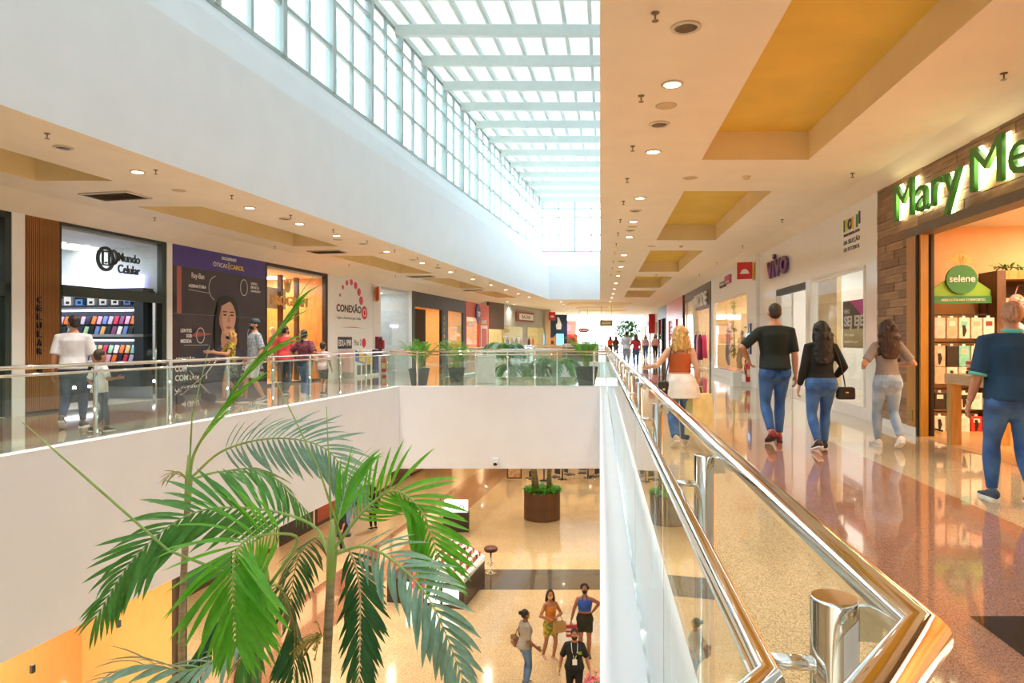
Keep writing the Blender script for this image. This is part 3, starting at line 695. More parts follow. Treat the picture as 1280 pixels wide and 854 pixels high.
def orient(p, d, up=Vector((0, 0, 1)), s=1.0, roll=0.0):
    """matrix at p with local +y along d"""
    d = d.normalized(); x = d.cross(up)
    if x.length < 1e-4: x = Vector((1, 0, 0))
    x.normalize(); z = x.cross(d)
    if roll: q = Matrix.Rotation(roll, 3, d); x = q@x; z = q@z
    return Matrix(((x.x*s, d.x*s, z.x*s, p.x), (x.y*s, d.y*s, z.y*s, p.y), (x.z*s, d.z*s, z.z*s, p.z), (0, 0, 0, 1)))
def garland(name, label, cat, pts, nleaf, size, m, group=None, thick=0.006, flowers=None, M=None):
    o = thing(name, label, cat, M, loc=tuple(pts[0]) if M is None else None, group=group); org = Vector(pts[0]) if M is None else Vector((0, 0, 0)); pts = [Vector(p)-org for p in pts]
    MB().tube(pts, thick, 6).build('stem', mat('stem_brown', '#5d4a2c', 0.7), o)
    me = leaf_mesh(size, size*0.4)
    for i in range(nleaf):
        u = rnd.random()*(len(pts)-1); k = min(int(u), len(pts)-2); p = pts[k].lerp(pts[k+1], u-k)
        d = Vector((rnd.uniform(-1, 1), rnd.uniform(-1, 1), rnd.uniform(-0.6, 1)))
        mk('leaf', me, m, o, orient(p, d, s=rnd.uniform(0.7, 1.2)))
    return o
garland('leaf_garland', 'green leafy garland lying along the top of the bra cabinet', 'garland', [(7.22, 10.2, 2.46), (7.6, 10.15, 2.45), (8.2, 10.08, 2.47), (8.9, 9.95, 2.46)], 90, 0.10, LF_G)
# table with folded clothes at the threshold
TM = frame('R', 8.96, WR+0.02)
t = thing('display_table', 'light oak display table at the entrance of the wood-clad shop', 'table', TM)
B(-0.03, 1.75, 0, 0.75, 0.80, 0.93, bev=0.006).build('table_top', mat('pale_oak', '#cbb391', 0.45, c2='#b89d78', scale=3, stretch=(1, 8, 8)), t)
for x in (0.0, 1.60):
    for y in (0.02, 0.61): B(x, x+0.12, y, y+0.12, 0, 0.80).build('leg', M_oak, t)
FC = [('#24305a', 'navy'), ('#c8323c', 'red'), ('#e9d9d4', 'cream'), ('#d8606a', 'pink'), ('#f0ece6', 'white'), ('#2f3a6a', 'dark blue')]
for st in range(3):
    zz = 0.93
    for k in range(4):
        c, nm = FC[(st*2+k) % 6]; h = 0.04
        tag(B(-0.14, 0.14, -0.12, 0.12, 0, h, bev=0.015).build('folded_shirt', mat('fold_'+c[1:], c, 0.8, var=0.15, scale=10), None, TM@T(0.28+st*0.36, 0.3, zz+0.001)@Matrix.Rotation(rnd.uniform(-.1, .1), 4, 'Z')), '%s folded garment, %s from the bottom of the %s pile on the oak table' % (nm, ORD[k], ['left', 'middle', 'right'][st]), 'folded clothes', 'folded clothes on the oak table'); zz += h+0.002
# ---------------------------------------------------------------- right 2: white telephone shop
FM = frame('R', 19.25); W = 8.2
XV = lambda px: X_R(px, 19.25)
d0, d1, w0, w1 = XV(970), XV(1007), XV(1014), XV(1082)
facade(2, FM, [(0, d0, 0, 2.65), (d1, w0, 0, 2.65), (w0, w1, 0, 0.22), (w1, W, 0, 2.65), (0, W, 2.65, ZTR)], M_gloss)
room(2, FM, 0.1, W-0.1, 4.5, 3.3, M_wwall, None, 4, None, 28, (1, 0.93, 0.85))
wn = thing('shop_window', 'display window of the white shop with purple lettering', 'window', FM)
B(w0, w1, 0.05, 0.065, 0.22, 2.65).build('pane', M_shopglass, wn)
mb = MB(); mb.box(w0, w1, -0.02, 0.1, 2.60, 2.65); mb.box(w0, w0+0.05, -0.02, 0.1, 0.22, 2.6); mb.box(w1-0.05, w1, -0.02, 0.1, 0.22, 2.6); mb.build('frame', M_wwall, wn)
dr = thing('shop_door', 'glass sliding door of the white shop beside the display window', 'door', FM)
B(d0+0.02, (d0+d1)/2, 0.06, 0.075, 0.01, 2.5).build('pane', M_shopglass, dr); B(d0, d1, 0.0, 0.12, 2.5, 2.65).build('header', M_dgrey, dr); B((d0+d1)/2-0.03, (d0+d1)/2, 0.05, 0.085, 0.01, 2.5).build('stile', M_wwall, dr)
M_purple = mat('sign_purple', '#5b2a6e', 0.3)
sg = thing('shop_sign', 'purple rounded lettering on the white shopfront', 'sign', FM)
letters('letters', 'vivo', M_purple, sg, XV(962), -0.05, 2.98, width=XV(987)-XV(962), height=0.60, ext=0.03, bold=0.025)
sg = thing('sponsor_logo', 'small coloured logo and grey text near the wood cladding on the white shopfront', 'sign', FM)
lx0 = XV(1055)
for i, (c, w_) in enumerate((('#2f7d4a', 0.06), ('#e6c22e', 0.05), ('#e6c22e', 0.05), ('#2f7d4a', 0.06))):
    xx = lx0+[0, 0.13, 0.42, 0.62][i]
    B(xx, xx+w_, -0.012, 0, 3.36, 3.58).build('bar', mat('logo_'+c[1:], c, 0.5), sg)
ringstrip(MB(), lx0+0.31, 3.47, 0.075, 0.025, -0.012, 0, 16).build('ring', M_black, sg); B(lx0+0.74, lx0+0.80, -0.012, 0, 3.40, 3.62).build('crest', M_dgrey, sg)
for s, z, h in (('PATROCINADORA OFICIAL', 3.27, 0.05), ('DA SELEÇÃO', 3.10, 0.12), ('DE FUTEBOL', 2.99, 0.07)): letters('lettering', s, M_dgrey, sg, lx0, 0, z, width=0.78, height=h, ext=0.006)
ps = thing('window_poster', 'brown and magenta poster hanging behind the white shop window', 'poster', FM@T(6.21, 0.14, 0))
wp = 1.16
B(0, wp, 0, 0.02, 1.22, 2.10).build('sheet', mat('poster_brown', '#5b4038', 0.4), ps); MB().slab([(0.35, 2.10), (wp, 1.72), (wp, 2.10)], -0.006, 0).build('print', mat('poster_magenta', '#d63aa0', 0.4), ps)
letters('lettering', 'vivo', M_wwall, ps, 0.08, -0.006, 1.86, width=0.28, ext=0.004); letters('lettering', 'SEJ EJE', M_wwall, ps, 0.08, -0.006, 1.56, width=wp-0.2, height=0.26, ext=0.004, bold=0.03); letters('lettering', 'e fique sempre', M_wwall, ps, 0.1, -0.006, 1.42, width=0.5, ext=0.003); letters('lettering', 'conectado com a gente', M_wwall, ps, 0.1, -0.006, 1.30, width=0.7, ext=0.003)
B(2.2, 3.85, 0.8, 0.9, 0, 3.2).build('display_wall', mat('warm_panel', '#f0cf9a', 0.5), wn)
t = thing('display_counter', 'low white counter inside the white telephone shop window', 'counter', FM@T(w1-1.6, 0.9, 0)); B(0, 1.4, 0, 0.5, 0, 0.95, bev=0.02).build('body', M_wwall, t); B(-0.03, 1.43, -0.03, 0.53, 0.95, 1.0).build('top', mat('counter_top', '#c9c2b8', 0.3), t)
for k in range(6): tag(B(-0.04, 0.04, -0.006, 0.006, 0, 0.16, bev=0.004).build('phone', M_black, None, FM@T(w1-1.5+k*0.22, 1.1, 1.0)@Matrix.Rotation(0.3, 4, 'X')), 'black handset, %s from the left on the white shop counter' % ORD[k], 'phone', 'handsets on the white counter')
# ---------------------------------------------------------------- pillar with hydrant sign
PM = frame('R', 20.5)
struct(B(0, 1.26, -0.10, 0.2, 0, ZTR+0.05).build('trim_3', M_wwall, None, PM))
M_redsign = mat('safety_red', '#d22f3c', 0.4); M_yel = mat('sign_yellow', '#e8b43a', 0.5)
def hydrant_sign(label, M, s=0.40):
    t = thing('hydrant_sign', label, 'sign', M, group='red hydrant signs')
    B(-s/2, s/2, -0.02, 0.02, 0, s*1.15).build('panel', M_redsign, t); B(s/2, s/2+0.05, -0.02, 0.18, -0.03, s*1.12).build('side_panel', M_yel, t)
    disc(MB(), 0, s*0.42, s*0.26, -0.028, -0.02, 14, 0, PI).build('symbol', M_wwall, t); B(-s*0.3, s*0.3, -0.028, -0.02, s*0.36, s*0.42).build('symbol_base', M_wwall, t)
hydrant_sign('red sign with white half disc on the pillar beside the white shop', Matrix.Translation(P3(931, 349, 19.5))@Matrix.Rotation(-0.45, 4, 'Z'), 0.42)
def extinguisher(label, loc, m_body=M_redsign, s=1.0):
    t = thing('fire_extinguisher', label, 'fire extinguisher', loc=loc, group='fire extinguishers'); t.scale = (s, s, s)
    MB().lathe([(0.07, 0), (0.085, 0.02), (0.085, 0.42), (0.06, 0.5), (0.025, 0.53), (0.025, 0.57)], n=16).build('cylinder', m_body, t)
    B(-0.075, 0.075, -0.089, -0.08, 0.14, 0.34).build('paper_label', mat('label_paper', '#ece6d0', 0.6, c2='#d8c05a', scale=12), t)
    MB().tube([(0, 0, 0.57), (0.05, -0.02, 0.63), (0.12, -0.03, 0.60)], 0.015, 6).build('handle', M_black, t); MB().tube([(0, 0, 0.58), (-0.09, 0, 0.56), (-0.11, 0, 0.36), (-0.1, -0.02, 0.2)], 0.012, 6).build('hose', M_black, t)
extinguisher('red fire extinguisher nearest the pillar by the white shop', (7.24, 20.05, 0.12), s=1.15); extinguisher('red fire extinguisher farther from the pillar by the white shop', (7.02, 20.15, 0.12), s=1.15)
t = thing('extinguisher_stand', 'white plinth and wire basket under the two red extinguishers', 'stand', loc=(7.12, 20.12, 0)); B(-0.35, 0.28, -0.17, 0.17, 0, 0.12).build('plinth', M_wwall, t); B(-0.62, -0.36, -0.12, 0.17, 0.0, 0.42).build('white_box', M_wwall, t)
mb = MB()
for k in range(9): mb.tube([(-0.3+k*0.07, -0.16, 0.0), (-0.3+k*0.07, -0.16, 0.12)], 0.006, 5)
mb.build('wire_front', M_chrome, t)
t = thing('info_screen', 'slim black totem with blue lit screen on the white pillar', 'screen', PM@T(0.5, -0.14, 0.95)); B(-0.16, 0.16, 0, 0.04, 0, 0.9).build('casing', mat('purple_black', '#3a2440', 0.3), t); B(-0.12, 0.12, -0.006, 0, 0.45, 0.62).build('screen', mat('screen_blue', '#4a9be0', 0.3, emit=1.2), t)
# ---------------------------------------------------------------- right 3: fashion shop
FM = frame('R', 27.7); W = 7.3
a, b = 0.55, 7.0
facade(3, FM, [(0, a, 0, ZTR), (a, b, 2.85, ZTR), (b, W, 0, ZTR), (a, b, 0, 0.28)], M_wwall)
room(3, FM, 0.1, W-0.1, 4, 3.2, mat('boutique_wall', '#f3dcb4', 0.6), None, 3, None, 50, (1, 0.80, 0.52))
wn = thing('shop_window', 'wide warm display window of the boutique with mannequins', 'window', FM)
for x0, x1 in ((a, a+2.1), (a+2.1, a+4.4), (a+4.4, b)): B(x0+0.01, x1-0.01, 0.05, 0.062, 0.28, 2.85).build('pane', M_shopglass, wn)
mb = MB(); mb.box(a, b, 0.02, 0.1, 2.8, 2.85); mb.box(a, b, 0.02, 0.1, 0.28, 0.33); mb.build('frame', M_chrome, wn); B(a, b, 0.16, 1.2, 0.2, 0.3).build('display_floor', mat('pink_plinth', '#efb7a8', 0.5), wn)
sg = thing('shop_sign', 'small dark and pink block sign on the boutique fascia', 'sign', FM@T(X_R(901, 27.7), 0, 3.30)); B(0, 1.1, -0.05, 0, 0, 0.20).build('dark_block', M_dgrey, sg); B(1.1, 2.1, -0.06, 0, 0.05, 0.34).build('pink_block', mat('sign_pink', '#b03a6a', 0.4), sg); letters('lettering', 'loja mia', M_wwall, sg, 0.15, -0.055, 0.05, width=1.8, height=0.12, ext=0.01)
garland('leaf_garland', 'hanging green and yellow leaf garland in the boutique window', 'garland', [(FM@Vector((2.9, 0.35, 2.8))), (FM@Vector((2.85, 0.33, 2.0))), (FM@Vector((2.95, 0.36, 1.4))), (FM@Vector((2.85, 0.35, 0.7)))], 90, 0.2, mat('leaf_yellow', '#9aa83a', 0.5, var=0.35, scale=5), thick=0.02)
t = thing('display_plinth', 'black framed shelf panel in the boutique window', 'shelf', FM@T(3.6, 0.75, 0)); B(0, 1.5, 0, 0.1, 0.3, 2.3).build('panel', mat('panel_dark', '#6b5a40', 0.5), t)
for k in range(4): B(0.1, 1.4, -0.2, 0, 0.6+k*0.4, 0.63+k*0.4).build('shelf', M_dwood, t)
# ---------------------------------------------------------------- right 4: brown shop with slanted pillar
FM = frame('R', 36.3); W = 8.5
M_bronze = mat('bronze_fascia', '#5d4a40', 0.4); M_dgreen = mat('dark_green', '#1f3a34', 0.4)
facade(4, FM, [(0, W, 3.35, ZTR), (4.2, W, 2.75, 3.35), (W-0.4, W, 0, 2.75), (0, 0.25, 0, 3.35)], M_bronze)
room(4, FM, 0.1, W-0.1, 4, 3.3, mat('cream_wall', '#f2dcc0', 0.6), None, 3, None, 45, (1, 0.84, 0.62))
wn = thing('shop_window', 'tall glass window of the brown shop beside the slanted pillar', 'window', FM); B(0.25, 3.6, 0.05, 0.065, 0.05, 3.35).build('pane', M_shopglass, wn); B(0.25, 0.35, 0.0, 0.1, 0.0, 3.35).build('frame', M_chrome, wn)
tag(MB().slab([(4.0, 0), (4.7, 0), (3.7, 3.35), (3.1, 3.35)], -0.03, 0.14).build('slanted_pillar', mat('pale_pillar', '#ead9be', 0.5), None, FM), 'pale slanted pillar between glass and entrance of the brown shop', 'pillar')
tag(B(5.0, W-0.4, 1.2, 1.3, 0, 2.75).build('opening_panel', M_dgreen, None, FM), 'dark green panel filling the entrance opening of the brown shop', 'panel')  # panel stands in for the dark green opening of the entrance
sg = thing('shop_sign', 'white block letters on the brown fascia', 'sign', FM); letters('letters', 'MODE', M_wwall, sg, 4.3, -0.06, 2.85, width=3.6, height=0.6, ext=0.03, bold=0.02)
for i, (x, c, nm) in enumerate(((3.0, '#e0407a', 'pink'), (3.7, '#e8508a', 'rose'), (5.4, '#3a4a6a', 'navy'), (6.0, '#f0b0c0', 'pale pink'), (6.6, '#a03a6a', 'purple'))):
    t = thing('garment', '%s dress on a hanger near the entrance of the brown shop' % nm, 'dress', FM@T(x, 0.5 if i < 2 else -0.15, 0), group='dresses by the brown shop'); m = mat('cloth_'+c[1:], c, 0.8)
    MB().tube([(0, 0, 0.5), (0, 0, 1.0), (0, 0, 1.35), (0, 0, 1.6)], [(0.24, 0.12), (0.17, 0.09), (0.19, 0.09), (0.08, 0.05)], 12, up=(0, 1, 0)).build('dress_body', m, t); MB().tube([(0, 0, 1.6), (0, 0, 1.75)], 0.008, 5).build('hanger', M_black, t)
    MB().tube([(0, 0, 0.0), (0, 0, 0.6)], 0.012, 6).build('pole', M_chrome, t); MB().lathe([(0.15, 0), (0.15, 0.015), (0.02, 0.02)], n=12).build('base', M_chrome, t)
# ---------------------------------------------------------------- right 5..8: farther shops
M_red5 = mat('shop_red', '#c4202c', 0.3); M_red5b = mat('shop_coral', '#cf5a4c', 0.3)
FM = frame('R', 46.4); W = 9.7
facade(5, FM, [(0, W, 2.6, ZTR), (0, 1.5, 0, 2.6), (4.0, 6.0, 0, 2.6)], M_red5b); room(5, FM, 0.1, W-0.1, 4, 3.3, mat('pink_wall', '#f0c6c0', 0.6), None, 2, None, 40, (1, 0.8, 0.7))
wn = thing('shop_window', 'glass front of the red shop beyond the brown one', 'window', FM); B(1.5, 4.0, 0.05, 0.06, 0, 2.6).build('pane', M_shopglass, wn); B(6.0, W, 0.05, 0.06, 0, 2.6).build('pane', M_shopglass, wn); B(4.0, 6.0, -0.02, 0.0, 0, 2.6).build('red_panel', M_red5, wn); B(W-0.15, W, -0.05, 0.12, 0, ZTR).build('edge_post', M_dwood, wn)
FM = frame('R', 53); W = 6.55
facade(6, FM, [(0, W, 2.9, ZTR), (0, 0.4, 0, 2.9), (2.9, 3.2, 0, 2.9), (W-0.4, W, 0, 2.9)], M_black); room(6, FM, 0.1, W-0.1, 3.5, 3.3, mat('dark_wall', '#43403c', 0.6), None, 2, None, 25, (1, 0.85, 0.6))
wn = thing('shop_window', 'glazed front of the black framed shop far down the right gallery', 'window', FM); B(0.4, 2.9, 0.05, 0.06, 0, 2.9).build('pane', M_shopglass, wn); B(3.2, W-0.4, 0.4, 0.46, 0, 2.9).build('dark_screen', M_dgreen, wn)
FM = frame('R', 62); W = 9.0
facade(7, FM, [(0, W, 2.8, ZTR), (5.0, 6.2, 0, 2.8), (0, 0.3, 0, 2.8)], mat('shop_grey', '#b9b0a4', 0.5)); room(7, FM, 0.1, W-0.1, 3.5, 3.3, M_wwall, None, 2, None, 35)
wn = thing('shop_window', 'glass shopfront with red sign box near the end of the right gallery', 'window', FM); B(0.3, 5.0, 0.05, 0.06, 0, 2.8).build('pane', M_shopglass, wn); B(6.2, W, 0.05, 0.06, 0, 2.8).build('pane', M_shopglass, wn); B(5.2, 6.0, -0.5, 0, 1.9, 3.5).build('sign_box', M_red5, wn); B(5.3, 5.9, -0.52, -0.5, 2.5, 2.9).build('sign_text', M_wwall, wn)
FM = frame('R', 74); W = 12.1
facade(8, FM, [(0, W, 2.7, ZTR), (0, 0.5, 0, 2.7), (5, 5.5, 0, 2.7), (W-0.5, W, 0, 2.7)], mat('shop_beige', '#c8b08c', 0.5)); room(8, FM, 0.1, W-0.1, 3.5, 3.3, M_wwall, None, 2, None, 35)
wn = thing('shop_window', 'glass shopfront under the beige fascia at the end of the right gallery', 'window', FM); B(0.5, 5, 0.05, 0.06, 0, 2.7).build('pane', M_shopglass, wn); B(5.5, W-0.5, 0.05, 0.06, 0, 2.7).build('pane', M_shopglass, wn)
struct(B(-9, 0, 0, 0.14, 0, ZTR).build('wall_front_9', M_wwall, None, frame('R', 3.05)@Matrix.Rotation(PI, 4, 'Z')) if False else B(0, 14, 0, 0.14, 0, ZTR+0.1).build('wall_front_9', M_wwall, None, frame('R', 2.9)))
# ================================================================ left shops
DL = lambda px: WL*F/(828-px)
def X_L(px, d0): return (DL(px)-d0)/0.976
M_frame = mat('shop_frame_dark', '#2c3a36', 0.4)
# ---- left 1: dark green glazed shop at the very left
FM = frame('L', 3.0); W = X_L(14, 3.0)
facade(10, FM, [(0, 0.3, 0, ZTL), (0.3, W, ZTL-0.12, ZTL), (W-0.12, W, 0, ZTL), (0.3, W, 2.15, 2.4)], M_frame)
room(10, FM, 0.1, W-0.1, 3.5, 3.3, mat('dim_green', '#4a5a52', 0.6), None, 2, None, 14, (0.9, 1, 0.95))
wn = thing('shop_window', 'dark green glazed shopfront at the left edge before the wood slats', 'window', FM)
for i in range(3): x0 = 0.3+(W-0.42)*i/3; B(x0, x0+(W-0.42)/3-0.02, 0.05, 0.06, 0.02, 2.15).build('pane', M_shopglass, wn); B(x0, x0+(W-0.42)/3-0.02, 0.05, 0.06, 2.4, ZTL-0.12).build('pane', M_shopglass, wn)
letters('lettering', 'ller', M_wwall, wn, W-1.2, -0.02, 2.2, width=0.9, height=0.15, ext=0.01)
d = DL(14)
struct(B(0, 0.25, -0.02, 0.2, 0, ZTL).build('trim_4', M_wwall, None, frame('L', d)))
# ---- vertical wood slats
FM = frame('L', DL(23)); W = X_L(75, DL(23))
t = thing('slat_panel', 'tall panel of narrow vertical brown wood slats beside the phone shop', 'wall panel', FM)
B(0, W, 0.05, 0.2, 0, ZTL).build('backing', mat('slat_back', '#3a2416', 0.7), t)
n = 20; me = B(0.006, W/n-0.012, 0, 0.05, 0.05, ZTL).mesh('slat'); ms = mat('slat_wood', '#a8713a', 0.5, c2='#8a5728', scale=3, stretch=(6, 6, 0.5))
for i in range(n): mk('slat', me, ms, t, T(i*W/n, 0, 0))
sg = thing('vertical_sign', 'vertical black lettering fixed on the brown wood slats', 'sign', FM@T(W*0.48, -0.02, 0))
for i, ch in enumerate('CELULAR'): letters('letter', ch, M_black, sg, -0.06, 0, 2.06-i*0.16, width=0.10, height=0.12, ext=0.012, bold=0.02)
B(-0.06, 0.04, -0.012, 0.01, 0.70, 0.92).build('emblem', M_black, sg)
# ---- left 2: phone case shop
d0 = DL(75); FM = frame('L', d0); W = X_L(208, d0)
facade(11, FM, [(0, W, ZTL-0.06, ZTL), (0, 0.04, 0, ZTL), (W-0.14, W, 0, ZTL)], M_frame)
M_white2 = mat('phone_shop_wall', '#c9d3d8', 0.5)
room(11, FM, 0.14, W-0.02, 4.2, 3.55, M_white2, None, 3, None, 12, (0.95, 0.97, 1), m_ceil=mat('phone_shop_ceiling', '#b9bdb9', 0.6))
wn = thing('shop_window', 'dark framed front of the phone case shop with open doorway', 'window', FM)
B(0.04, W-0.14, -0.02, 0.12, 2.22, 2.44).build('transom_bar', M_frame, wn)
for x0, x1 in ((0.04, W/2), (W/2+0.006, W-0.14)): B(x0, x1, 0.05, 0.06, 2.44, ZTL-0.06).build('pane', M_shopglass, wn)
B(W-0.50, W-0.14, 0.09, 0.10, 0.02, 2.22).build('door_leaf', M_shopglass, wn); B(W-0.30, W-0.26, 0.05, 0.12, 0.02, 2.22).build('door_stile', M_chrome, wn)
sg = thing('shop_sign', 'dark rounded square phone emblem and lettering on the upper glass', 'sign', FM@T(1.12, 0, 0)); M_sgn = mat('sign_slate', '#2e3a40', 0.4)
ringstrip(MB(), 0, 3.06, 0.20, 0.03, 0.0, 0.045, 22, rz=0.23).build('ring', M_sgn, sg)
ph = MB(); ph.box(-0.08, 0.1, 0.0, 0.04, 2.92, 2.95); ph.box(-0.08, 0.1, 0.0, 0.04, 3.2, 3.23); ph.box(-0.09, -0.06, 0.0, 0.04, 2.92, 3.23); ph.box(0.08, 0.11, 0.0, 0.04, 2.92, 3.23); ph.box(-0.01, 0.03, 0.0, 0.04, 2.965, 3.0); ph.build('phone_symbol', M_sgn, sg); ringstrip(MB(), 0.20, 3.12, 0.10, 0.025, 0.0, 0.04, 12, -PI/2, PI/2, 0.14).build('arc', M_sgn, sg)
letters('lettering', 'Mundo', M_sgn, sg, 0.33, 0.02, 3.05, width=0.62, height=0.19, ext=0.012, bold=0.012); letters('lettering', 'Celular', M_sgn, sg, 0.33, 0.02, 2.80, width=0.62, height=0.19, ext=0.012, bold=0.012)
# case display on the far partition of the shop, facing the entrance side
SX = FM@T(W-0.12, 0, 0)@Matrix.Rotation(-PI/2, 4, 'Z')      # local x runs out of the shop, y into the partition
M_shelf = mat('shelf_slate', '#1f2c33', 0.5); t = thing('case_display', 'dark slate display wall full of coloured phone cases', 'display shelf', SX)
B(-3.3, -0.25, 0.0, 0.05, 0.3, 2.5).build('back_panel', M_shelf, t)
for z in (0.78, 1.44, 2.18): B(-3.3, -0.25, -0.30, 0.0, z-0.06, z).build('shelf', M_shelf, t)
for z in (1.40, 2.10): B(-3.3, -0.55, -0.24, -0.18, z-0.06, z-0.02).build('light_strip', M_cool, t)
B(-3.3, -0.25, -0.32, 0, 1.44, 1.50).build('divider', mat('shelf_grey', '#9aa2a4', 0.5), t); B(-0.5, -0.25, -0.32, 0, 0.3, 2.5).build('end_panel', M_shelf, t); B(-3.3, -0.25, -0.32, 0, 0.3, 0.70).build('base', M_shelf, t); B(-3.3, -0.25, -0.32, 0, 2.5, 2.56).build('top', M_shelf, t); B(-3.3, -0.5, -0.03, -0.0, 2.58, 2.9).build('lit_panel', mat('lilac_light', '#c9c4f0', 0.4, emit=0.9), t)
CC = [('#e8a6c0', 'pink'), ('#f0eef2', 'white'), ('#22283a', 'navy'), ('#c42a4a', 'crimson'), ('#7fc6c0', 'teal'), ('#6a88c8', 'blue'), ('#e8762a', 'orange'), ('#9fd0a0', 'mint'), ('#8a4a78', 'plum'), ('#b8b0c8', 'lilac'), ('#d8b06a', 'tan'), ('#1a1a1c', 'black')]
me_cs = {}
for r_, z in enumerate((0.84, 1.06, 1.50, 1.74)):
    for q in range(17):
        c, nm = CC[(q*5+r_*7+(q*q) % 3) % 12]
        if c not in me_cs: me_cs[c] = B(-0.055, 0.055, -0.012, 0.012, 0, 0.19, bev=0.008).mesh('phone_case'); me_cs[c].materials.append(mat('case_'+c[1:], c, 0.35))
        tag(mk('phone_case', me_cs[c], None, None, SX@T(-3.2+q*0.155, -0.12-0.07*(r_ % 2 == 0), z)@Matrix.Rotation(-0.25, 4, 'X')@Matrix.Rotation(0.12, 4, 'Y')), '%s phone case, %s from the left on the %s row of the case display' % (nm, ORD[q], ['lowest', 'second lowest', 'second highest', 'highest'][r_]), 'phone case', 'phone cases on the display wall')
for q in range(8):
    c, nm = [('#f2f2f2', 'white'), ('#e8e8ee', 'pale grey'), ('#f2f2f2', 'white'), ('#5a90d8', 'blue')][q % 4]
    t2 = thing('accessory_box', '%s accessory box, %s from the left on the top shelf of the case display' % (nm, ORD[q]), 'box', SX@T(-3.1+q*0.33, -0.15, 2.18), group='boxes above the phone cases'); B(-0.1, 0.1, -0.06, 0.06, 0, 0.15+0.03*(q % 3), bev=0.004).build('carton', mat('carton_'+c[1:], c, 0.5), t2); B(-0.04, 0.05, -0.064, -0.06, 0.04, 0.1).build('print', M_black, t2)
t = thing('counter', 'low white and slate counter inside the phone case shop', 'counter', FM@T(0.4, 1.2, 0)); B(0, 1.7, 0, 0.5, 0, 0.85).build('body', M_shelf, t); B(-0.03, 1.73, -0.03, 0.53, 0.85, 0.9).build('top', M_wwall, t); B(0, 1.7, -0.02, 0, 0.3, 0.36).build('light_strip', M_cool, t)
struct(B(0, X_L(214.5, DL(208)), -0.02, 0.2, 0, ZTL).build('trim_5', M_wwall, None, frame('L', DL(208))))
# ---- left 3: hoarding with a large printed portrait
d0 = DL(214.5); FM = frame('L', d0); W = X_L(332, d0); ZT = ZTL
bp = thing('shop_hoarding', 'large hoarding poster with purple band and portrait of a dark-haired woman', 'poster', FM)
B(0, W, 0, 0.12, 0, ZT).build('board', mat('print_dark', '#39323a', 0.35, c2='#4a3f45', scale=0.7), bp)
def pr(name, mb, c, k=0, rough=0.4): return mb.build(name, mat('print_'+c[1:], c, rough, var=0.04, scale=2), bp, T(0, -0.004*(k+1), 0))
def pl(pts): return MB().slab([(x*W, z*ZT) for x, z in pts], 0, 0.003)
pr('purple_band', pl([(0, .86), (1, .86), (1, 1), (0, 1)]), '#4b3f92', 0)
pr('red_strip', pl([(.045, .55), (.085, .55), (.085, .86), (.045, .86)]), '#b8665e', 0); pr('red_arc', pl([(.0, .1), (.03, .1), (.06, .3), (.06, .45), (.03, .52), (0, .54)]), '#4d3236', 0)
pr('hair', pl([(.40, .30), (.385, .42), (.40, .56), (.425, .64), (.47, .685), (.54, .70), (.61, .685), (.655, .63), (.67, .53), (.66, .42), (.68, .30)]), '#1d181b', 0)
pr('jacket', pl([(.14, .0), (.16, .26), (.28, .33), (.44, .36), (.60, .33), (.72, .30), (.86, .22), (.90, 0)]), '#33334a', 1)
pr('neck', pl([(.46, .34), (.48, .46), (.62, .46), (.62, .36), (.58, .30), (.52, .27)]), '#c08f78', 2)
fc = MB(); 
pts = [(.535+.095*math.cos(a)*(1.0 if math.sin(a) > -0.2 else 0.86+0.1*math.cos(a)**2), .535+.125*math.sin(a)) for a in [2*PI*i/26 for i in range(26)]]
pr('face', pl(pts), '#d9ab93', 3)
pr('face_shade', pl([(.445, .50), (.45, .58), (.47, .62), (.475, .52), (.50, .43), (.47, .45)]), '#b98871', 4)
pr('hair_lock', pl([(.40, .30), (.40, .50), (.43, .62), (.50, .665), (.56, .655), (.47, .62), (.445, .54), (.45, .42), (.47, .34)]), '#1d181b', 5)
for s, cx in (('eye', .505), ('eye', .582)):
    pr('eye', MB().slab([(W*(cx+.02*math.cos(a)), ZT*(.555+.006*math.sin(a))) for a in [2*PI*i/10 for i in range(10)]], 0, 0.003), '#2a1f1c', 5)
    pr('eyebrow', pl([(cx-.025, .573), (cx+.025, .575), (cx+.02, .583), (cx-.02, .582)]), '#3a2a24', 5)
pr('nose', pl([(.545, .555), (.553, .55), (.565, .508), (.545, .500), (.535, .507)]), '#c08f78', 5)
pr('mouth', pl([(.515, .468), (.54, .474), (.555, .472), (.58, .468), (.56, .455), (.535, .455)]), '#a85f5c', 5)
pr('panel_joint', pl([(0, .545), (1, .545), (1, .548), (0, .548)]), '#7a747a', 1)
pr('red_beam', pl([(.16, .40), (.22, .43), (.38, .415), (.22, .395)]), '#b05a54', 6)
M_prw = mat('print_white', '#f2f0ee', 0.4, var=0); M_pry = mat('print_yellow', '#e8c83a', 0.4, var=0.02)
def tx(s, x, z, w_, h, m=M_prw, bold=0.02): letters('lettering', s, m, bp, x*W, -0.03, z*ZT, width=w_*W, height=h*ZT, ext=0.002, bold=bold)
tx('EXCLUSIVIDADE', .47, .952, .16, .022); tx('ÓTICAS', .38, .895, .15, .038, bold=0); tx('|', .543, .885, .006, .055, bold=0); tx('CAROL', .56, .893, .16, .034, M_pry, 0.03)
tx('Ray-Ban', .17, .78, .12, .05, bold=0); tx('ASSINATURA', .14, .728, .17, .022); tx('VISÃO', .80, .80, .08, .022); tx('EM ALTA', .80, .77, .10, .022); tx('DEFINIÇÃO', .80, .74, .12, .022)
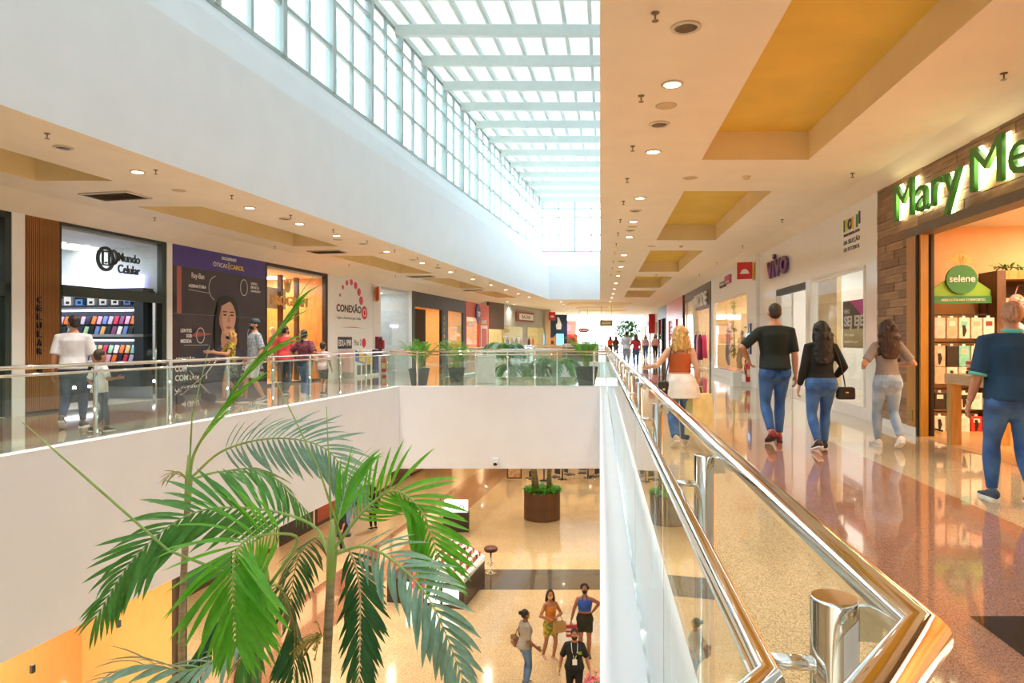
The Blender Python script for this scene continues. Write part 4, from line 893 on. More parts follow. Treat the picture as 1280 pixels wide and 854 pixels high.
tx('LENTES', .07, .425, .10, .024); tx('SOB', .12, .39, .05, .024); tx('MEDIDA', .07, .355, .10, .024); tx('ARMAÇÃO', .02, .235, .18, .028); tx('COMPLETA', .02, .165, .24, .045, bold=.03); tx('COM LENTES', .02, .105, .30, .04, bold=.03); tx('COM GRAU', .02, .035, .22, .035); tx('FAÇA SEU', .70, .19, .26, .03); tx('EXAME E A', .70, .145, .26, .03); tx('CONFIRA DENTRO', .68, .10, .28, .025)
ln = MB(); ringstrip(ln, .42*W, .74*ZT, 0.32, 0.008, 0, 0.003, 20, PI*0.55, PI*1.4); ringstrip(ln, .72*W, .77*ZT, 0.16, 0.010, 0, 0.003, 22, rz=0.22); ringstrip(ln, .255*W, .405*ZT, 0.15, 0.010, 0, 0.003, 22, rz=0.19); ringstrip(ln, .80*W, .41*ZT, 0.15, 0.010, 0, 0.003, 22, rz=0.19)
ln.slab([(.10*W, .338*ZT), (.33*W, .338*ZT), (.33*W, .341*ZT), (.10*W, .341*ZT)], 0, 0.003); ln.slab([(.14*W, .71*ZT), (.34*W, .70*ZT), (.34*W, .703*ZT), (.14*W, .713*ZT)], 0, 0.003)
pr('line_art', ln, '#d8d4d2', 6)
# ---- left 4: lit fashion shop with gold letters
d0 = DL(332.5); FM = frame('L', d0); W = X_L(409.5, d0); M_ora = mat('orange_wood_wall', '#e2a860', 0.5, c2='#d2954c', scale=3, stretch=(5, 5, 0.6))
facade(12, FM, [(0, W, ZTL-0.09, ZTL), (0, 0.06, 0, ZTL), (W-0.14, W, 0, ZTL), (0, W, 0, 0.06)], mat('frame_brown', '#2e2a24', 0.4))
room(12, FM, 0.05, W-0.05, 3.6, 3.5, M_ora, mat('warm_floor', '#d8b98c', 0.3), 3, None, 60, (1, 0.80, 0.55))
wn = thing('shop_window', 'tall warm glazed front of the fashion shop with gold sign', 'window', FM)
for x0, x1 in ((0.06, W*0.36), (W*0.36, W*0.62), (W*0.62, W-0.14)): B(x0+0.01, x1-0.01, 0.05, 0.06, 0.06, ZTL-0.09).build('pane', M_shopglass, wn)
for x in (W*0.36, W*0.62): B(x-0.07, x+0.07, 0.3, 0.42, 0.06, 3.4).build('dark_post', M_dwood, wn)
B(0.1, 1.9, 0.5, 0.56, 2.35, 3.0).build('sign_board', mat('cream_board', '#efe3cc', 0.5), wn)
M_goldm = mat('gold_metal', '#e0bd7c', 0.35, 0.25); sg = thing('shop_sign', 'gold raised letters with a crown emblem on the fashion shop glass', 'sign', FM)
letters('letters', 'PROGRAM', M_goldm, sg, 0.25, 0.0, 2.42, width=2.1, height=0.30, ext=0.03, bold=0.0); em = MB(); disc(em, 1.2, 2.98, 0.15, 0.0, 0.04, 12); em.slab([(1.05, 3.0), (1.35, 3.0), (1.4, 3.24), (1.28, 3.12), (1.2, 3.26), (1.12, 3.12), (1.0, 3.24)], 0.0, 0.04); em.build('crown', M_goldm, sg)
# ---- left 5: plain white wall with printed logo
d0 = DL(410); FM = frame('L', d0); W = X_L(466, d0)
facade(13, FM, [(0, W, 0, ZTL)], M_wwall)
lg = thing('wall_logo', 'printed logo with arc of pink dots and dark lettering on the white wall', 'sign', FM); M_pink = mat('dot_pink', '#d84a70', 0.5); M_red2 = mat('logo_red', '#d8323c', 0.5)
cx, cz = 1.75, 2.62
for i in range(8):
    a = PI*0.98-i*PI*0.125; r_ = 0.045+0.018*i; p = (cx+0.95*math.cos(a), cz+0.95*math.sin(a)-0.05)
    disc(MB(), p[0], p[1], r_, -0.006, 0, 14).build('dot', M_pink, lg)
disc(MB(), 2.95, 2.42, 0.26, -0.006, 0, 22).build('red_disc', M_red2, lg); ringstrip(MB(), 2.95, 2.42, 0.13, 0.02, -0.01, -0.006, 16).build('disc_ring', M_wwall, lg)
letters('lettering', 'CONEXÃO', M_black, lg, 0.62, 0, 2.38, width=2.05, height=0.34, ext=0.005, bold=0.03); letters('lettering', 'Capas e Acessórios para Celular', M_black, lg, 0.65, 0, 2.10, width=2.0, height=0.13, ext=0.004)
MB().slab([(0.9, 1.82), (2.0, 1.86), (2.9, 1.82), (2.0, 1.83)], -0.004, 0).build('swoosh', M_red2, lg); B(0.72, 1.85, -0.006, 0, 1.05, 1.48).build('black_panel', M_black, lg); letters('lettering', 'EDU-1990', M_wwall, lg, 0.78, -0.006, 1.14, width=1.0, height=0.24, ext=0.004, bold=0.02)
letters('lettering', 'Piso 2', M_black, lg, 2.05, 0, 1.16, width=0.6, height=0.22, ext=0.004); disc(MB(), 2.9, 1.25, 0.18, -0.006, 0, 18).build('red_disc', M_red2, lg)
kk = thing('vending_kiosk', 'white kiosk with blue, yellow and black stripes against the white wall', 'kiosk', FM@T(0.95, -0.55, 0))
B(0, 2.1, 0, 0.5, 0, 1.02, bev=0.02).build('body', M_wwall, kk); B(-0.25, -0.02, 0.05, 0.45, 0.2, 0.95, bev=0.02).build('pink_end', mat('kiosk_pink', '#efc4c4', 0.5), kk)
for i, (c, x0, x1) in enumerate((('#2a56b8', 0.05, 0.95), ('#e8c02e', 0.35, 1.3), ('#1f1f22', 1.5, 1.75), ('#2748a8', 1.78, 2.05))): MB().slab([(x0, 0.6), (x1, 0.45), (x1, 0.75), (x0, 1.0)] if i < 2 else [(x0, 0.1), (x1, 0.1), (x1, 1.0), (x0, 1.0)], -0.012-0.004*i, 0).build('stripe', mat('stripe_'+c[1:], c, 0.5), kk)
for i in range(3): B(0.2+i*0.42, 0.45+i*0.42, -0.02, 0, 0.1, 0.45).build('dark_panel', M_dgrey, kk)
# ---- left 6: recess with glazing, hydrant and pale blue door
d0 = DL(466.5); FM = frame('L', d0); W = X_L(515, d0)
facade(14, FM, [(0, 0.75, 0, ZTL), (0.75, W, ZTL-0.06, ZTL), (W-0.1, W, 0, ZTL)], M_wwall)
room(14, FM, 0.1, W-0.1, 3.0, 3.5, mat('recess_wall', '#d5dde2', 0.6), None, 2, None, 12, (0.95, 0.98, 1))
wn = thing('glass_partition', 'tall clear glass partition between the white wall and the black shop', 'window', FM)
for i in range(3): x0 = 0.8+(W-0.9)*i/3; B(x0, x0+(W-0.9)/3-0.02, 0.05, 0.06, 0.02, ZTL-0.06).build('pane', M_shopglass, wn)
letters('lettering', 'espaço', mat('lilac_sign', '#c8b8f0', 0.5, emit=0.8), wn, 2.4, 0.3, 1.85, width=1.0, height=0.2, ext=0.01)
dr = thing('service_door', 'pale blue grey door behind the glass partition', 'door', FM@T(0.9, 0.9, 0)); B(0, 1.1, 0, 0.06, 0.01, 2.35).build('leaf', mat('door_blue', '#9fb4c4', 0.4), dr); B(0.5, 0.62, -0.03, 0, 1.7, 1.8).build('plate', M_dgrey, dr); disc(MB(), 0.5, 0.42, 0.11, -0.02, 0, 14).build('round_plate', M_dgrey, dr); B(0.93, 0.98, -0.06, 0, 0.95, 1.1).build('handle', M_chrome, dr)
hydrant_sign('red hydrant sign with yellow edge on the white wall by the glass partition', FM@T(0.05, -0.18, 2.95)@Matrix.Rotation(0.5, 4, 'Z'), 0.48)
hc = thing('hose_cabinet', 'dark red hose cabinet on the white wall under the hydrant sign', 'cabinet', FM@T(0.18, -0.13, 0.75)); B(0, 0.42, 0, 0.12, 0, 0.75).build('body', mat('cabinet_red', '#8a2a34', 0.4), hc); B(0.05, 0.37, -0.008, 0, 0.06, 0.69).build('glass_door', mat('cabinet_pane', '#5a1a22', 0.1), hc); B(0.44, 0.54, -0.05, 0.1, 0.25, 0.6).build('call_point', M_redsign, hc)
e0 = FM@Vector((0.50, -0.25, 0.05)); extinguisher('red fire extinguisher standing below the hose cabinet on the left', tuple(e0), s=1.1)
# ---- left 7: black shop
d0 = DL(515.5); FM = frame('L', d0); W = X_L(581, d0); M_blk = mat('black_cladding', '#26221f', 0.4)
facade(15, FM, [(0, W, 2.95, ZTL), (0, 0.35, 0, 2.95), (4.3, 5.4, 0, 2.95), (W-0.3, W, 0, 2.95)], M_blk)
room(15, FM, 0.1, W-0.1, 3.5, 3.3, mat('apricot_wall', '#f0b878', 0.6), None, 3, None, 60, (1, 0.80, 0.52))
wn = thing('shop_window', 'lit orange window of the black framed shop', 'window', FM); B(5.4, W-0.3, 0.05, 0.06, 0.0, 2.95).build('pane', M_shopglass, wn); B(1.3, 4.3, 0.9, 1.0, 0, 2.95).build('dark_panel', mat('dark_panel', '#3a2c22', 0.5), wn)
for x in (1.0, 1.9): mb = MB(); mb.box(x, x+0.05, 0.6, 0.66, 0, 1.0); mb.box(x+0.55, x+0.6, 0.6, 0.66, 0, 1.0); mb.box(x, x+0.6, 0.6, 0.66, 0.95, 1.0); mb.build('gate', mat('gate_orange', '#e0b48a', 0.5), wn)
sg = thing('vertical_sign', 'vertical yellow lettering on the black shop pillar', 'sign', FM@T(4.7, -0.01, 0))
for i, ch in enumerate('OPTICA'): letters('letter', ch, M_pry, sg, -0.1, 0, 2.45-i*0.33, width=0.16, height=0.2, ext=0.01)
for i in range(3): tag(B(7.2, 7.8, 0.02, 0.04, 0.5+i*0.62, 0.95+i*0.62).build('sale_sticker', M_pry, None, FM), 'yellow sticker on the orange shop window, %s from the bottom' % ORD[i], 'sticker', 'yellow window stickers')
letters('lettering', 'novidade', M_wwall, wn, 5.9, 0.02, 1.95, width=1.3, height=0.2, ext=0.005)
# ---- left 8: orange red shop
d0 = DL(582); FM = frame('L', d0); W = X_L(611, d0); M_oranger = mat('orange_red', '#d85a38', 0.45)
facade(16, FM, [(0, W, 2.75, ZTL), (0, 0.25, 0, 2.75), (3.0, W, 0, 2.75)], M_oranger); room(16, FM, 0.1, W-0.1, 3.2, 3.3, mat('salmon_wall', '#f0c0a0', 0.6), None, 2, None, 40)
wn = thing('shop_window', 'glass window of the orange red shop', 'window', FM); B(0.25, 3.0, 0.05, 0.06, 0, 2.75).build('pane', M_shopglass, wn); B(3.4, 5.0, -0.03, 0, 0, 2.3).build('white_frame', M_wwall, wn); B(3.6, 4.8, -0.05, -0.03, 0, 2.1).build('red_door', M_oranger, wn); letters('lettering', 'HORTI', M_wwall, wn, 0.4, 0.0, 2.15, width=2.0, height=0.35, ext=0.02, bold=.03); letters('lettering', 'FRUTI', M_wwall, wn, 3.5, -0.02, 2.4, width=1.2, height=0.25, ext=0.02, bold=.03)
sg = thing('shop_emblem', 'blue and white shield emblem on the orange red shop', 'sign', FM@T(2.6, -0.08, 2.9)); MB().slab([(-0.5, 0.35), (-0.45, -0.2), (0, -0.5), (0.45, -0.2), (0.5, 0.35), (0.2, 0.7), (-0.2, 0.7)], 0, 0.06).build('shield', mat('emblem_blue', '#3a3a80', 0.4), sg); letters('lettering', 'TOP', M_wwall, sg, -0.35, 0, -0.1, width=0.7, height=0.35, ext=0.02, bold=.03)
wall_end_left = frame('L', DL(611))
# ---- wall behind: slanted concrete shop, blue kiosk, far end
def slant(a, b):
    a = Vector((a[0], a[1], 0)); b = Vector((b[0], b[1], 0)); x = (b-a).normalized(); y = Vector((-x.y, x.x, 0))
    return Matrix(((x.x, y.x, 0, a.x), (x.y, y.y, 0, a.y), (0, 0, 1, 0), (0, 0, 0, 1))), (b-a).length
Pa = (lx(WL, DL(611)), DL(611)); Pb = ((630-640)/F*48, 48.0); Pc = ((684-640)/F*58, 58.0)
FM, W = slant(Pa, Pb); facade(17, FM, [(0, W, 2.1, ZC)], mat('brown_panel', '#5a4434', 0.5)); room(17, FM, 0.0, W, 3, 3.2, mat('olive_wall', '#c8b98a', 0.6), None, 1, None, 25)
FM, W = slant(Pb, Pc); facade(18, FM, [(0, W, 2.35, ZC), (W*0.42, W*0.50, 0, 2.35), (W-0.4, W, 0, 2.35)], mat('concrete', '#aeb0ac', 0.6, var=0.08, scale=1)); room(18, FM, 0.0, W, 4, 3.2, mat('pale_olive', '#d8cf9f', 0.6), None, 3, None, 60)
wn = thing('shop_window', 'glass front of the concrete faced shop beyond the second void', 'window', FM); B(0.1, W*0.42, 0.05, 0.06, 0, 2.35).build('pane', M_shopglass, wn); B(W*0.75, W-0.4, 0.05, 0.06, 0, 2.35).build('pane', M_shopglass, wn)
sg = thing('shop_sign', 'brown and white rectangular sign on the concrete fascia', 'sign', FM@T(2.4, -0.1, 2.75)); B(0, 4.2, 0, 0.08, 0, 0.75).build('panel', mat('sign_brown', '#8a4a3a', 0.5), sg); B(0.6, 4.0, -0.02, 0, 0.15, 0.6).build('plate', M_wwall, sg); letters('lettering', 'BAZAR', M_dwood, sg, 1.2, -0.02, 0.24, width=2.0, height=0.26, ext=0.01)
for i in range(9): 
    c = ['#7a2a5a', '#c8a83a', '#2a4a8a', '#b83a3a', '#3a3a3a', '#c86a8a', '#e0d0b0', '#5a3a6a', '#d87a3a'][i]
    t = thing('hanging_garment', '%s garment on the rail of the concrete faced shop, %s from the left' % (['plum', 'mustard', 'blue', 'red', 'charcoal', 'pink', 'cream', 'violet', 'orange'][i], ORD[i]), 'clothes', FM@T(0.6+i*(W-1.4)/9, 0.7, 0), group='clothes in the concrete faced shop'); MB().tube([(0, 0, 0.0), (0, 0, 0.7), (0, 0, 1.3), (0, 0, 1.5)], [(0.22, 0.1), (0.2, 0.1), (0.24, 0.09), (0.07, 0.05)], 10, up=(0, 1, 0)).build('cloth', mat('garm_'+c[1:], c, 0.8), t); MB().tube([(0, 0, 1.5), (0, 0, 1.62)], 0.01, 5).build('hook', M_black, t)
tag(B(0.3, W-0.3, 0.68, 0.72, 1.6, 1.64).build('clothes_rail', M_chrome, None, FM), 'steel clothes rail in the concrete faced shop', 'rail')
# pole with red hydrant sign, blue kiosk
p = P3(685, 395, 57.0)
t = thing('sign_pole', 'slim beige pillar with small red sign before the blue kiosk', 'pillar', loc=(p.x, 57.0, 0)); B(-0.2, 0.2, -0.2, 0.2, 0, ZC).build('shaft', mat('beige_pole', '#d8b890', 0.5), t); B(0.05, 0.6, -0.3, -0.2, 3.0, 3.7).build('red_sign', M_redsign, t); disc(MB(), 0.32, 3.25, 0.16, -0.33, -0.3, 12, 0, PI).build('symbol', M_wwall, t)
t = thing('blue_kiosk', 'navy blue kiosk wall with orange counter and bright blue screen', 'kiosk', loc=(P3(697, 425, 60).x, 60, 0)); M_navy = mat('navy', '#1f3a5a', 0.4)
B(-0.9, 0.85, 0, 0.3, 0, 3.6).build('back_wall', M_navy, t); MB().slab([(-0.85, 0), (0.55, 0), (0.55, 1.5), (0.35, 1.85), (-0.1, 1.95), (-0.35, 1.6), (-0.85, 1.5)], -0.3, -0.05).build('orange_front', mat('kiosk_orange', '#d8945a', 0.5), t); B(-0.1, 0.5, -0.36, -0.3, 0.9, 1.9).build('screen', mat('screen_cyan', '#58b8ee', 0.3, emit=1.3), t)
MB().slab([(-0.1, 2.3), (0.3, 2.3), (0.35, 2.7), (0.15, 3.3), (-0.05, 3.4), (0, 2.9), (-0.15, 2.7)], -0.06, 0).build('emblem', M_wwall, t); B(-0.6, -0.35, -0.33, -0.3, 1.0, 1.3).build('notice', M_dwood, t)
# ---- glazed end of the mall with daylight
M_endf = mat('end_frame', '#dfe6ea', 0.5)
ew = bpy.data.objects.new('window_5', None); C.objects.link(ew); ew.location = (0, YEND, 0); struct(ew)
xl, xr = 5.5, rx(WR, YEND)
for i in range(7): x = xl+(xr-xl)*i/6; B(x-0.06, x+0.06, -0.06, 0.06, 0, ZC).build('mullion', M_endf, ew)
for z in (0.05, 1.1, 2.5, ZC-0.05): B(xl, xr, -0.05, 0.05, z-0.05, z+0.05).build('transom', M_endf, ew)
for i in range(6):
    x0 = xl+(xr-xl)*i/6; x1 = xl+(xr-xl)*(i+1)/6
    for z0, z1 in ((0.1, 1.05), (1.15, 2.45), (2.55, ZC-0.1)): B(x0+0.06, x1-0.06, -0.008, 0.008, z0, z1).build('pane', M_win, ew)
wall('wall_far_left', (xl, YEND), (-16, YEND), 0, ZC+0.3, M_wwall); wall('wall_far_side', (-9, YEND), (Pb[0]-6, 40), 0, ZC+0.3, M_wwall)
wall('wall_outer_left', (lx(WL+5.5, 48), 48), (lx(WL+5.5, Y0), Y0), ZF, ZC+0.3, M_wallbeige); wall('wall_outer_right', (rx(WR+6, Y0), Y0), (rx(WR+6, YEND), YEND), ZF, ZC+0.3, M_wallbeige)
sf = MB(); sf.poly([(rx(WR, Y0), Y0, ZC+0.12), (rx(WR, YEND), YEND, ZC+0.12), (rx(WR+6.2, YEND), YEND, ZC+0.12), (rx(WR+6.2, Y0), Y0, ZC+0.12)]); sf.poly([(lx(WL, Y0), Y0, ZC+0.12), (lx(WL+5.7, Y0), Y0, ZC+0.12), (lx(WL+5.7, 50), 50, ZC+0.12), (lx(WL, 50), 50, ZC+0.12)]); struct(sf.build('ceiling_shops', M_wwall))
for side in 'RL': struct(B(0, (YE-Y0)/0.98, 0, 0.1, (ZTR if side == 'R' else ZTL)-0.01, ZC+0.2).build('wall_top_'+('right' if side == 'R' else 'left'), M_wwall, None, frame(side, YE if side == 'R' else Y0)@T(0, 0.05, 0)))
# pink and white cafe front, hanging boards and indoor tree at the far end
t = thing('far_stall', 'pale pink and white stall wall with red doorway at the far end', 'stall', loc=(5.6, 68, 0)); B(-2.2, 0.8, 0, 0.2, 0, 3.3).build('wall', mat('blush', '#f3d0d0', 0.5), t); B(-0.2, 0.9, -0.4, 0, 0, 1.9).build('red_booth', mat('booth_red', '#e23a4a', 0.5), t); B(0.0, 0.7, -0.42, -0.4, 0, 1.6).build('dark_opening', mat('booth_dark', '#8a2a2a', 0.5), t); B(-1.3, -0.3, -0.2, 0, 0.3, 1.9).build('peach_panel', mat('peach', '#f0c090', 0.5), t); B(-0.3, 0.3, -0.1, 0, 2.2, 2.9).build('bright_sign', mat('bright_pink', '#f08aa0', 0.5, emit=0.5), t)
def hanging_board(label, px0, px1, py0, py1, d, c, txt, oval=False):
    a = P3(px0, py1, d); b = P3(px1, py0, d); w_ = b.x-a.x; h = b.z-a.z
    t = thing('hanging_sign', label, 'sign', loc=((a.x+b.x)/2, d, a.z), group='signs hung from the far ceiling')
    if oval: disc(MB(), 0, h/2, w_/2, 0, 0.1, 20, rz=h/2).build('board', mat('board_'+c[1:], c, 0.5), t)
    else: B(-w_/2, w_/2, 0, 0.12, 0, h).build('board', mat('board_'+c[1:], c, 0.5), t)
    letters('lettering', txt, M_wwall, t, 0, -0.01, h*0.35, width=w_*0.7, height=h*0.3, ext=0.01, align='CENTER')
    for x in (-w_*0.4, w_*0.4): MB().tube([(x, 0.05, h*0.8), (x, 0.05, ZC-a.z)], 0.012, 5).build('cable', M_dgrey, t)
hanging_board('oblong olive gold sign board hanging before the bright end window', 750, 766, 400, 408, 50, '#8a7a3a', 'SAIDA')
hanging_board('oval brown sign board hanging over the far stall', 723, 736, 410, 416, 56, '#8a4a3a', 'CAFE', True)
# far staircase rails with two seated figures omitted behind; snack counter
t = thing('snack_counter', 'low dark snack counter at the far side of the second void', 'counter', loc=(P3(722, 430, 56).x, 55, 0)); B(-1.3, 1.6, 0, 0.6, 0, 1.0).build('body', mat('counter_brown', '#6a5444', 0.5), t); B(-1.35, 1.65, -0.05, 0.65, 1.0, 1.06).build('top', M_wwall, t)
# ================================================================ people
def remesh(mb, voxel, smooth=3):
    me = mb.mesh('tmp'); o = bpy.data.objects.new('tmp', me); TS.collection.objects.link(o)
    r = o.modifiers.new('r', 'REMESH'); r.mode = 'VOXEL'; r.voxel_size = voxel; r.use_smooth_shade = True
    if smooth: s = o.modifiers.new('s', 'SMOOTH'); s.factor = 0.5; s.iterations = smooth
    dg = scratch(); out_ = bpy.data.meshes.new_from_object(o.evaluated_get(dg))
    bpy.data.objects.remove(o); bpy.data.meshes.remove(me); return out_
def two_bone(a, t, l1, l2, pole):
    d = t-a; L = min(d.length, (l1+l2)*0.999); d = d.normalized(); t = a+d*L
    x = (l1*l1-l2*l2+L*L)/(2*L); h = math.sqrt(max(0, l1*l1-x*x)); p = pole-d*pole.dot(d)
    if p.length < 1e-4: p = d.orthogonal()
    return a+d*x+p.normalized()*h, t
PROF_M = [(.80, .11, .095, 0), (.88, .163, .115, -.01), (.95, .163, .118, -.012), (1.05, .150, .107, 0), (1.15, .150, .103, 0), (1.28, .170, .115, 0), (1.36, .180, .115, -.005), (1.42, .160, .085, -.01), (1.475, .085, .066, -.012), (1.52, .055, .054, -.006)]
PROF_F = [(.80, .12, .10, 0), (.88, .176, .122, -.012), (.95, .170, .12, -.014), (1.05, .135, .098, 0), (1.15, .125, .09, 0), (1.26, .142, .118, .012), (1.34, .150, .105, .005), (1.41, .138, .078, -.008), (1.465, .075, .06, -.012), (1.52, .047, .048, -.006)]
def ell(c, a, b, n=18): return [Vector((c[0]+a*math.cos(2*PI*i/n), c[1]+b*math.sin(2*PI*i/n), c[2])) for i in range(n)]
SKIN = {}
def skin(c): return mat('skin_'+c[1:], c, 0.5, var=0.05, scale=12)
def cloth(c, c2=None, scale=5, bump=0.25, var=0.12): return mat('fabric_'+c[1:]+('_'+c2[1:] if c2 else ''), c, 0.85, var=var, scale=scale, bump=bump, c2=c2)
_jeans = {}
def jeans(c, c2): return mat('denim_'+c[1:], c, 0.8, c2=c2, scale=3.2, bump=0.3)
M_eye = mat('eye_dark', '#1c1512', 0.2); M_eyew = mat('eye_white', '#e8e2dc', 0.3); M_sole = mat('shoe_sole', '#e8e6e2', 0.6)
def person(label, loc, face, height, sex='m', w=1.0, skin_c='#b98263', top=None, top_c=None, sleeve=0.45, hem=0.93, loose=0.012, neck=1.475, bottom='jeans', bot_m=None, leg_to=0.95, flare=0.0, shoe_c='#2a2a2c', sole=None,
           hair='short', hair_c='#2a1d16', hair_len=1.30, legs=None, armL=None, armR=None, poleL=None, poleR=None, lean=0.0, head_yaw=0.0, head_pitch=0.0, mask=None, voxel=0.012, group=None, head_s=1.0, bare=None, waist=1.02, cat='person', name='person', hat=None, pockets=True):
    """one continuous body in base size 1.75 m, clothes, shoes and hair as children; local +y is the front"""
    root = thing(name, label, cat, loc=loc, rz=face, group=group); sc_ = height/1.75; root.scale = (sc_, sc_, sc_)
    prof = PROF_M if sex == 'm' else PROF_F; shw = 0.178 if sex == 'm' else 0.150; shw *= 0.5+0.5*w
    legs = legs or dict(L=(-0.10, 0.10, 0.0), R=(0.10, -0.14, 0.03)); 
    drop = 0.0
    hipz = 0.90; l1, l2 = 0.42, 0.42; need = []
    for k in 'LR': q = legs[k]; need.append(math.sqrt(max(0.01, (l1+l2-0.012)**2-q[1]**2))+0.075+q[2])
    drop = max(0.0, hipz-min(need))
    def tz(z): return z-drop
    def sh(z): return Vector((0, lean*(z-0.95), 0))
    def prof_at(z):
        for (z0, a0, b0, c0), (z1, a1, b1, c1) in zip(prof, prof[1:]):
            if z <= z1: u = max(0, (z-z0)/(z1-z0)); return a0+(a1-a0)*u, b0+(b1-b0)*u, c0+(c1-c0)*u
        return prof[-1][1:]
    def torso(mb, z0, z1, infl, n=9, flat=0.0):
        rings = []
        zs = [z0]+[p[0] for p in prof if z0+0.02 < p[0] < z1-0.02]+[z1]
        for z in zs:
            a, b, c = prof_at(z); ww = w if z < 1.40 else 0.5+0.5*w
            rings.append(ell((0, c+sh(z).y, tz(z)), a*ww+infl, b*ww+infl*0.9))
        mb.loft(rings)
    hips = {}; knees = {}; ank = {}
    for k, s in (('L', -1), ('R', 1)):
        q = legs[k]; h = Vector((s*0.085*(0.6+0.4*w), -0.005, tz(hipz))); t_ = Vector((q[0], q[1], 0.075+q[2])); kn, an = two_bone(h, t_, l1, l2, Vector((0.1*s, 1, 0))); hips[k] = h; knees[k] = kn; ank[k] = an
    def leg(mb, k, infl, f=1.0, flare=0.0, wl=1.0):
        h, kn, an = hips[k], knees[k], ank[k]; up = h+Vector((0, 0, 0.06)); lw = 0.55+0.45*w
        pts = [(up, .078*lw), (h+(kn-h)*.12, .090*lw), (h+(kn-h)*.5, .074*lw), (h+(kn-h)*.9, .054*lw), (kn+(an-kn)*.05, .052*lw), (kn+(an-kn)*.32, .056*lw), (kn+(an-kn)*.7, .042*lw), (kn+(an-kn)*1.0, .034)]
        par = [0, .06, .25, .45, .525, .66, .85, 1.0]; P = []; R_ = []
        for (p, r), u in zip(pts, par):
            if u <= f+1e-6: P.append(p); R_.append(r+infl+flare*max(0, u-.1))
        if f < 1:
            for i in range(len(par)-1):
                if par[i] <= f < par[i+1]:
                    v = (f-par[i])/(par[i+1]-par[i]); P.append(pts[i][0].lerp(pts[i+1][0], v)); R_.append(pts[i][1]+(pts[i+1][1]-pts[i][1])*v+infl+flare*max(0, f-.1)); break
            if (P[-1]-P[-2]).length < 0.012: P.pop(-2); R_.pop(-2)
        mb.tube(P, R_, 14, up=(0, 1, 0))
    def butt(mb, infl):
        for s in (-1, 1): mb.ball((s*0.078*w, -0.055*w, tz(0.885)), (.092*w+infl, .082*w+infl, .095+infl))
    armd = dict(L=armL or (-0.07, 0.03, -0.52), R=armR or (0.07, -0.03, -0.52)); A = {}
    for k, s in (('L', -1), ('R', 1)):
        a = Vector((s*shw, -0.01, tz(1.392)))+sh(1.39); t_ = a+Vector(armd[k]); pole = Vector(dict(L=poleL, R=poleR)[k] or (s*0.25, -1, 0)); el, wr = two_bone(a, t_, .285, .255, pole); A[k] = (a, el, wr)
    def arm(mb, k, infl, f=1.0, flare=0.0):
        a, el, wr = A[k]; s = -1 if k == 'L' else 1; aw = 0.6+0.4*w
        inn_ = Vector((s*shw*0.5, -0.008, tz(1.415)))+sh(1.41)
        pts = [(inn_, .046*aw), (a, .049*aw), (a+(el-a)*.45, .046*aw), (el, .038*aw), (el+(wr-el)*.3, .040*aw), (wr, .025*aw)]; par = [-.2, 0, .25, .5, .65, 1.0]; P = []; R_ = []
        for (p, r), u in zip(pts, par):
            if u <= f+1e-6: P.append(p); R_.append(r+infl+flare*max(0, u))
        if f < 1:
            for i in range(len(par)-1):
                if par[i] <= f < par[i+1]:
                    v = (f-par[i])/(par[i+1]-par[i]); P.append(pts[i][0].lerp(pts[i+1][0], v)); R_.append(pts[i][1]+(pts[i+1][1]-pts[i][1])*v+infl+flare*max(0, f)); break
            if (P[-1]-P[-2]).length < 0.012: P.pop(-2); R_.pop(-2)
        mb.tube(P, R_, 12, up=(0, 1, 0))
    # ---- head frame
    nk = Vector((0, -0.006, tz(1.52)))+sh(1.52); HM = Matrix.Translation(nk)@Matrix.Rotation(head_yaw, 4, 'Z')@Matrix.Rotation(-head_pitch, 4, 'X')@Matrix.Scale(head_s, 4)@Matrix.Translation((0, 0, -1.52)); H3 = HM.to_3x3()
    def hb(mb, c, r, n=14, k=10): mb.ball(HM@Vector(c), r, n, k, H3)
    bd = MB(); torso(bd, .80, 1.52, 0); butt(bd, 0)
    for k in 'LR': leg(bd, k, 0); arm(bd, k, 0)
    bd.tube([nk-Vector((0, 0, 0.06)), nk, HM@Vector((0, 0.004, 1.59))], [.058 if sex == 'm' else .048, .055 if sex == 'm' else .046, .053 if sex == 'm' else .046], 14)
    hb(bd, (0, -.006, 1.652), (.075, .094, .098)); hb(bd, (0, .022, 1.60), (.060, .070, .082)); hb(bd, (0, .058, 1.548), (.030, .030, .026)); hb(bd, (0, .088, 1.662), (.055, .012, .012))
    bd.tube([HM@Vector((0, .084, 1.645)), HM@Vector((0, .102, 1.612)), HM@Vector((0, .088, 1.598))], [.009, .014, .011], 8)
    for s in (-1, 1): hb(bd, (s*.078, -.004, 1.625), (.012, .024, .032), 10, 8); hb(bd, (s*.042, .060, 1.605), (.022, .02, .022), 8, 6)
    hb(bd, (0, .085, 1.572), (.024, .012, .010), 8, 6)
    for k in 'LR':      # feet
        an = ank[k]; bd.ball(an+Vector((0, .06, -.045)), (.035, .10, .03))
    bme = remesh(bd, voxel, 2)
    fb_ = MB(); fb_.v = [tuple(v.co) for v in bme.vertices]; fb_.f = [list(p.vertices) for p in bme.polygons]; fb_.mi = [0]*len(fb_.f); fb_.sm = [True]*len(fb_.f); bpy.data.meshes.remove(bme)
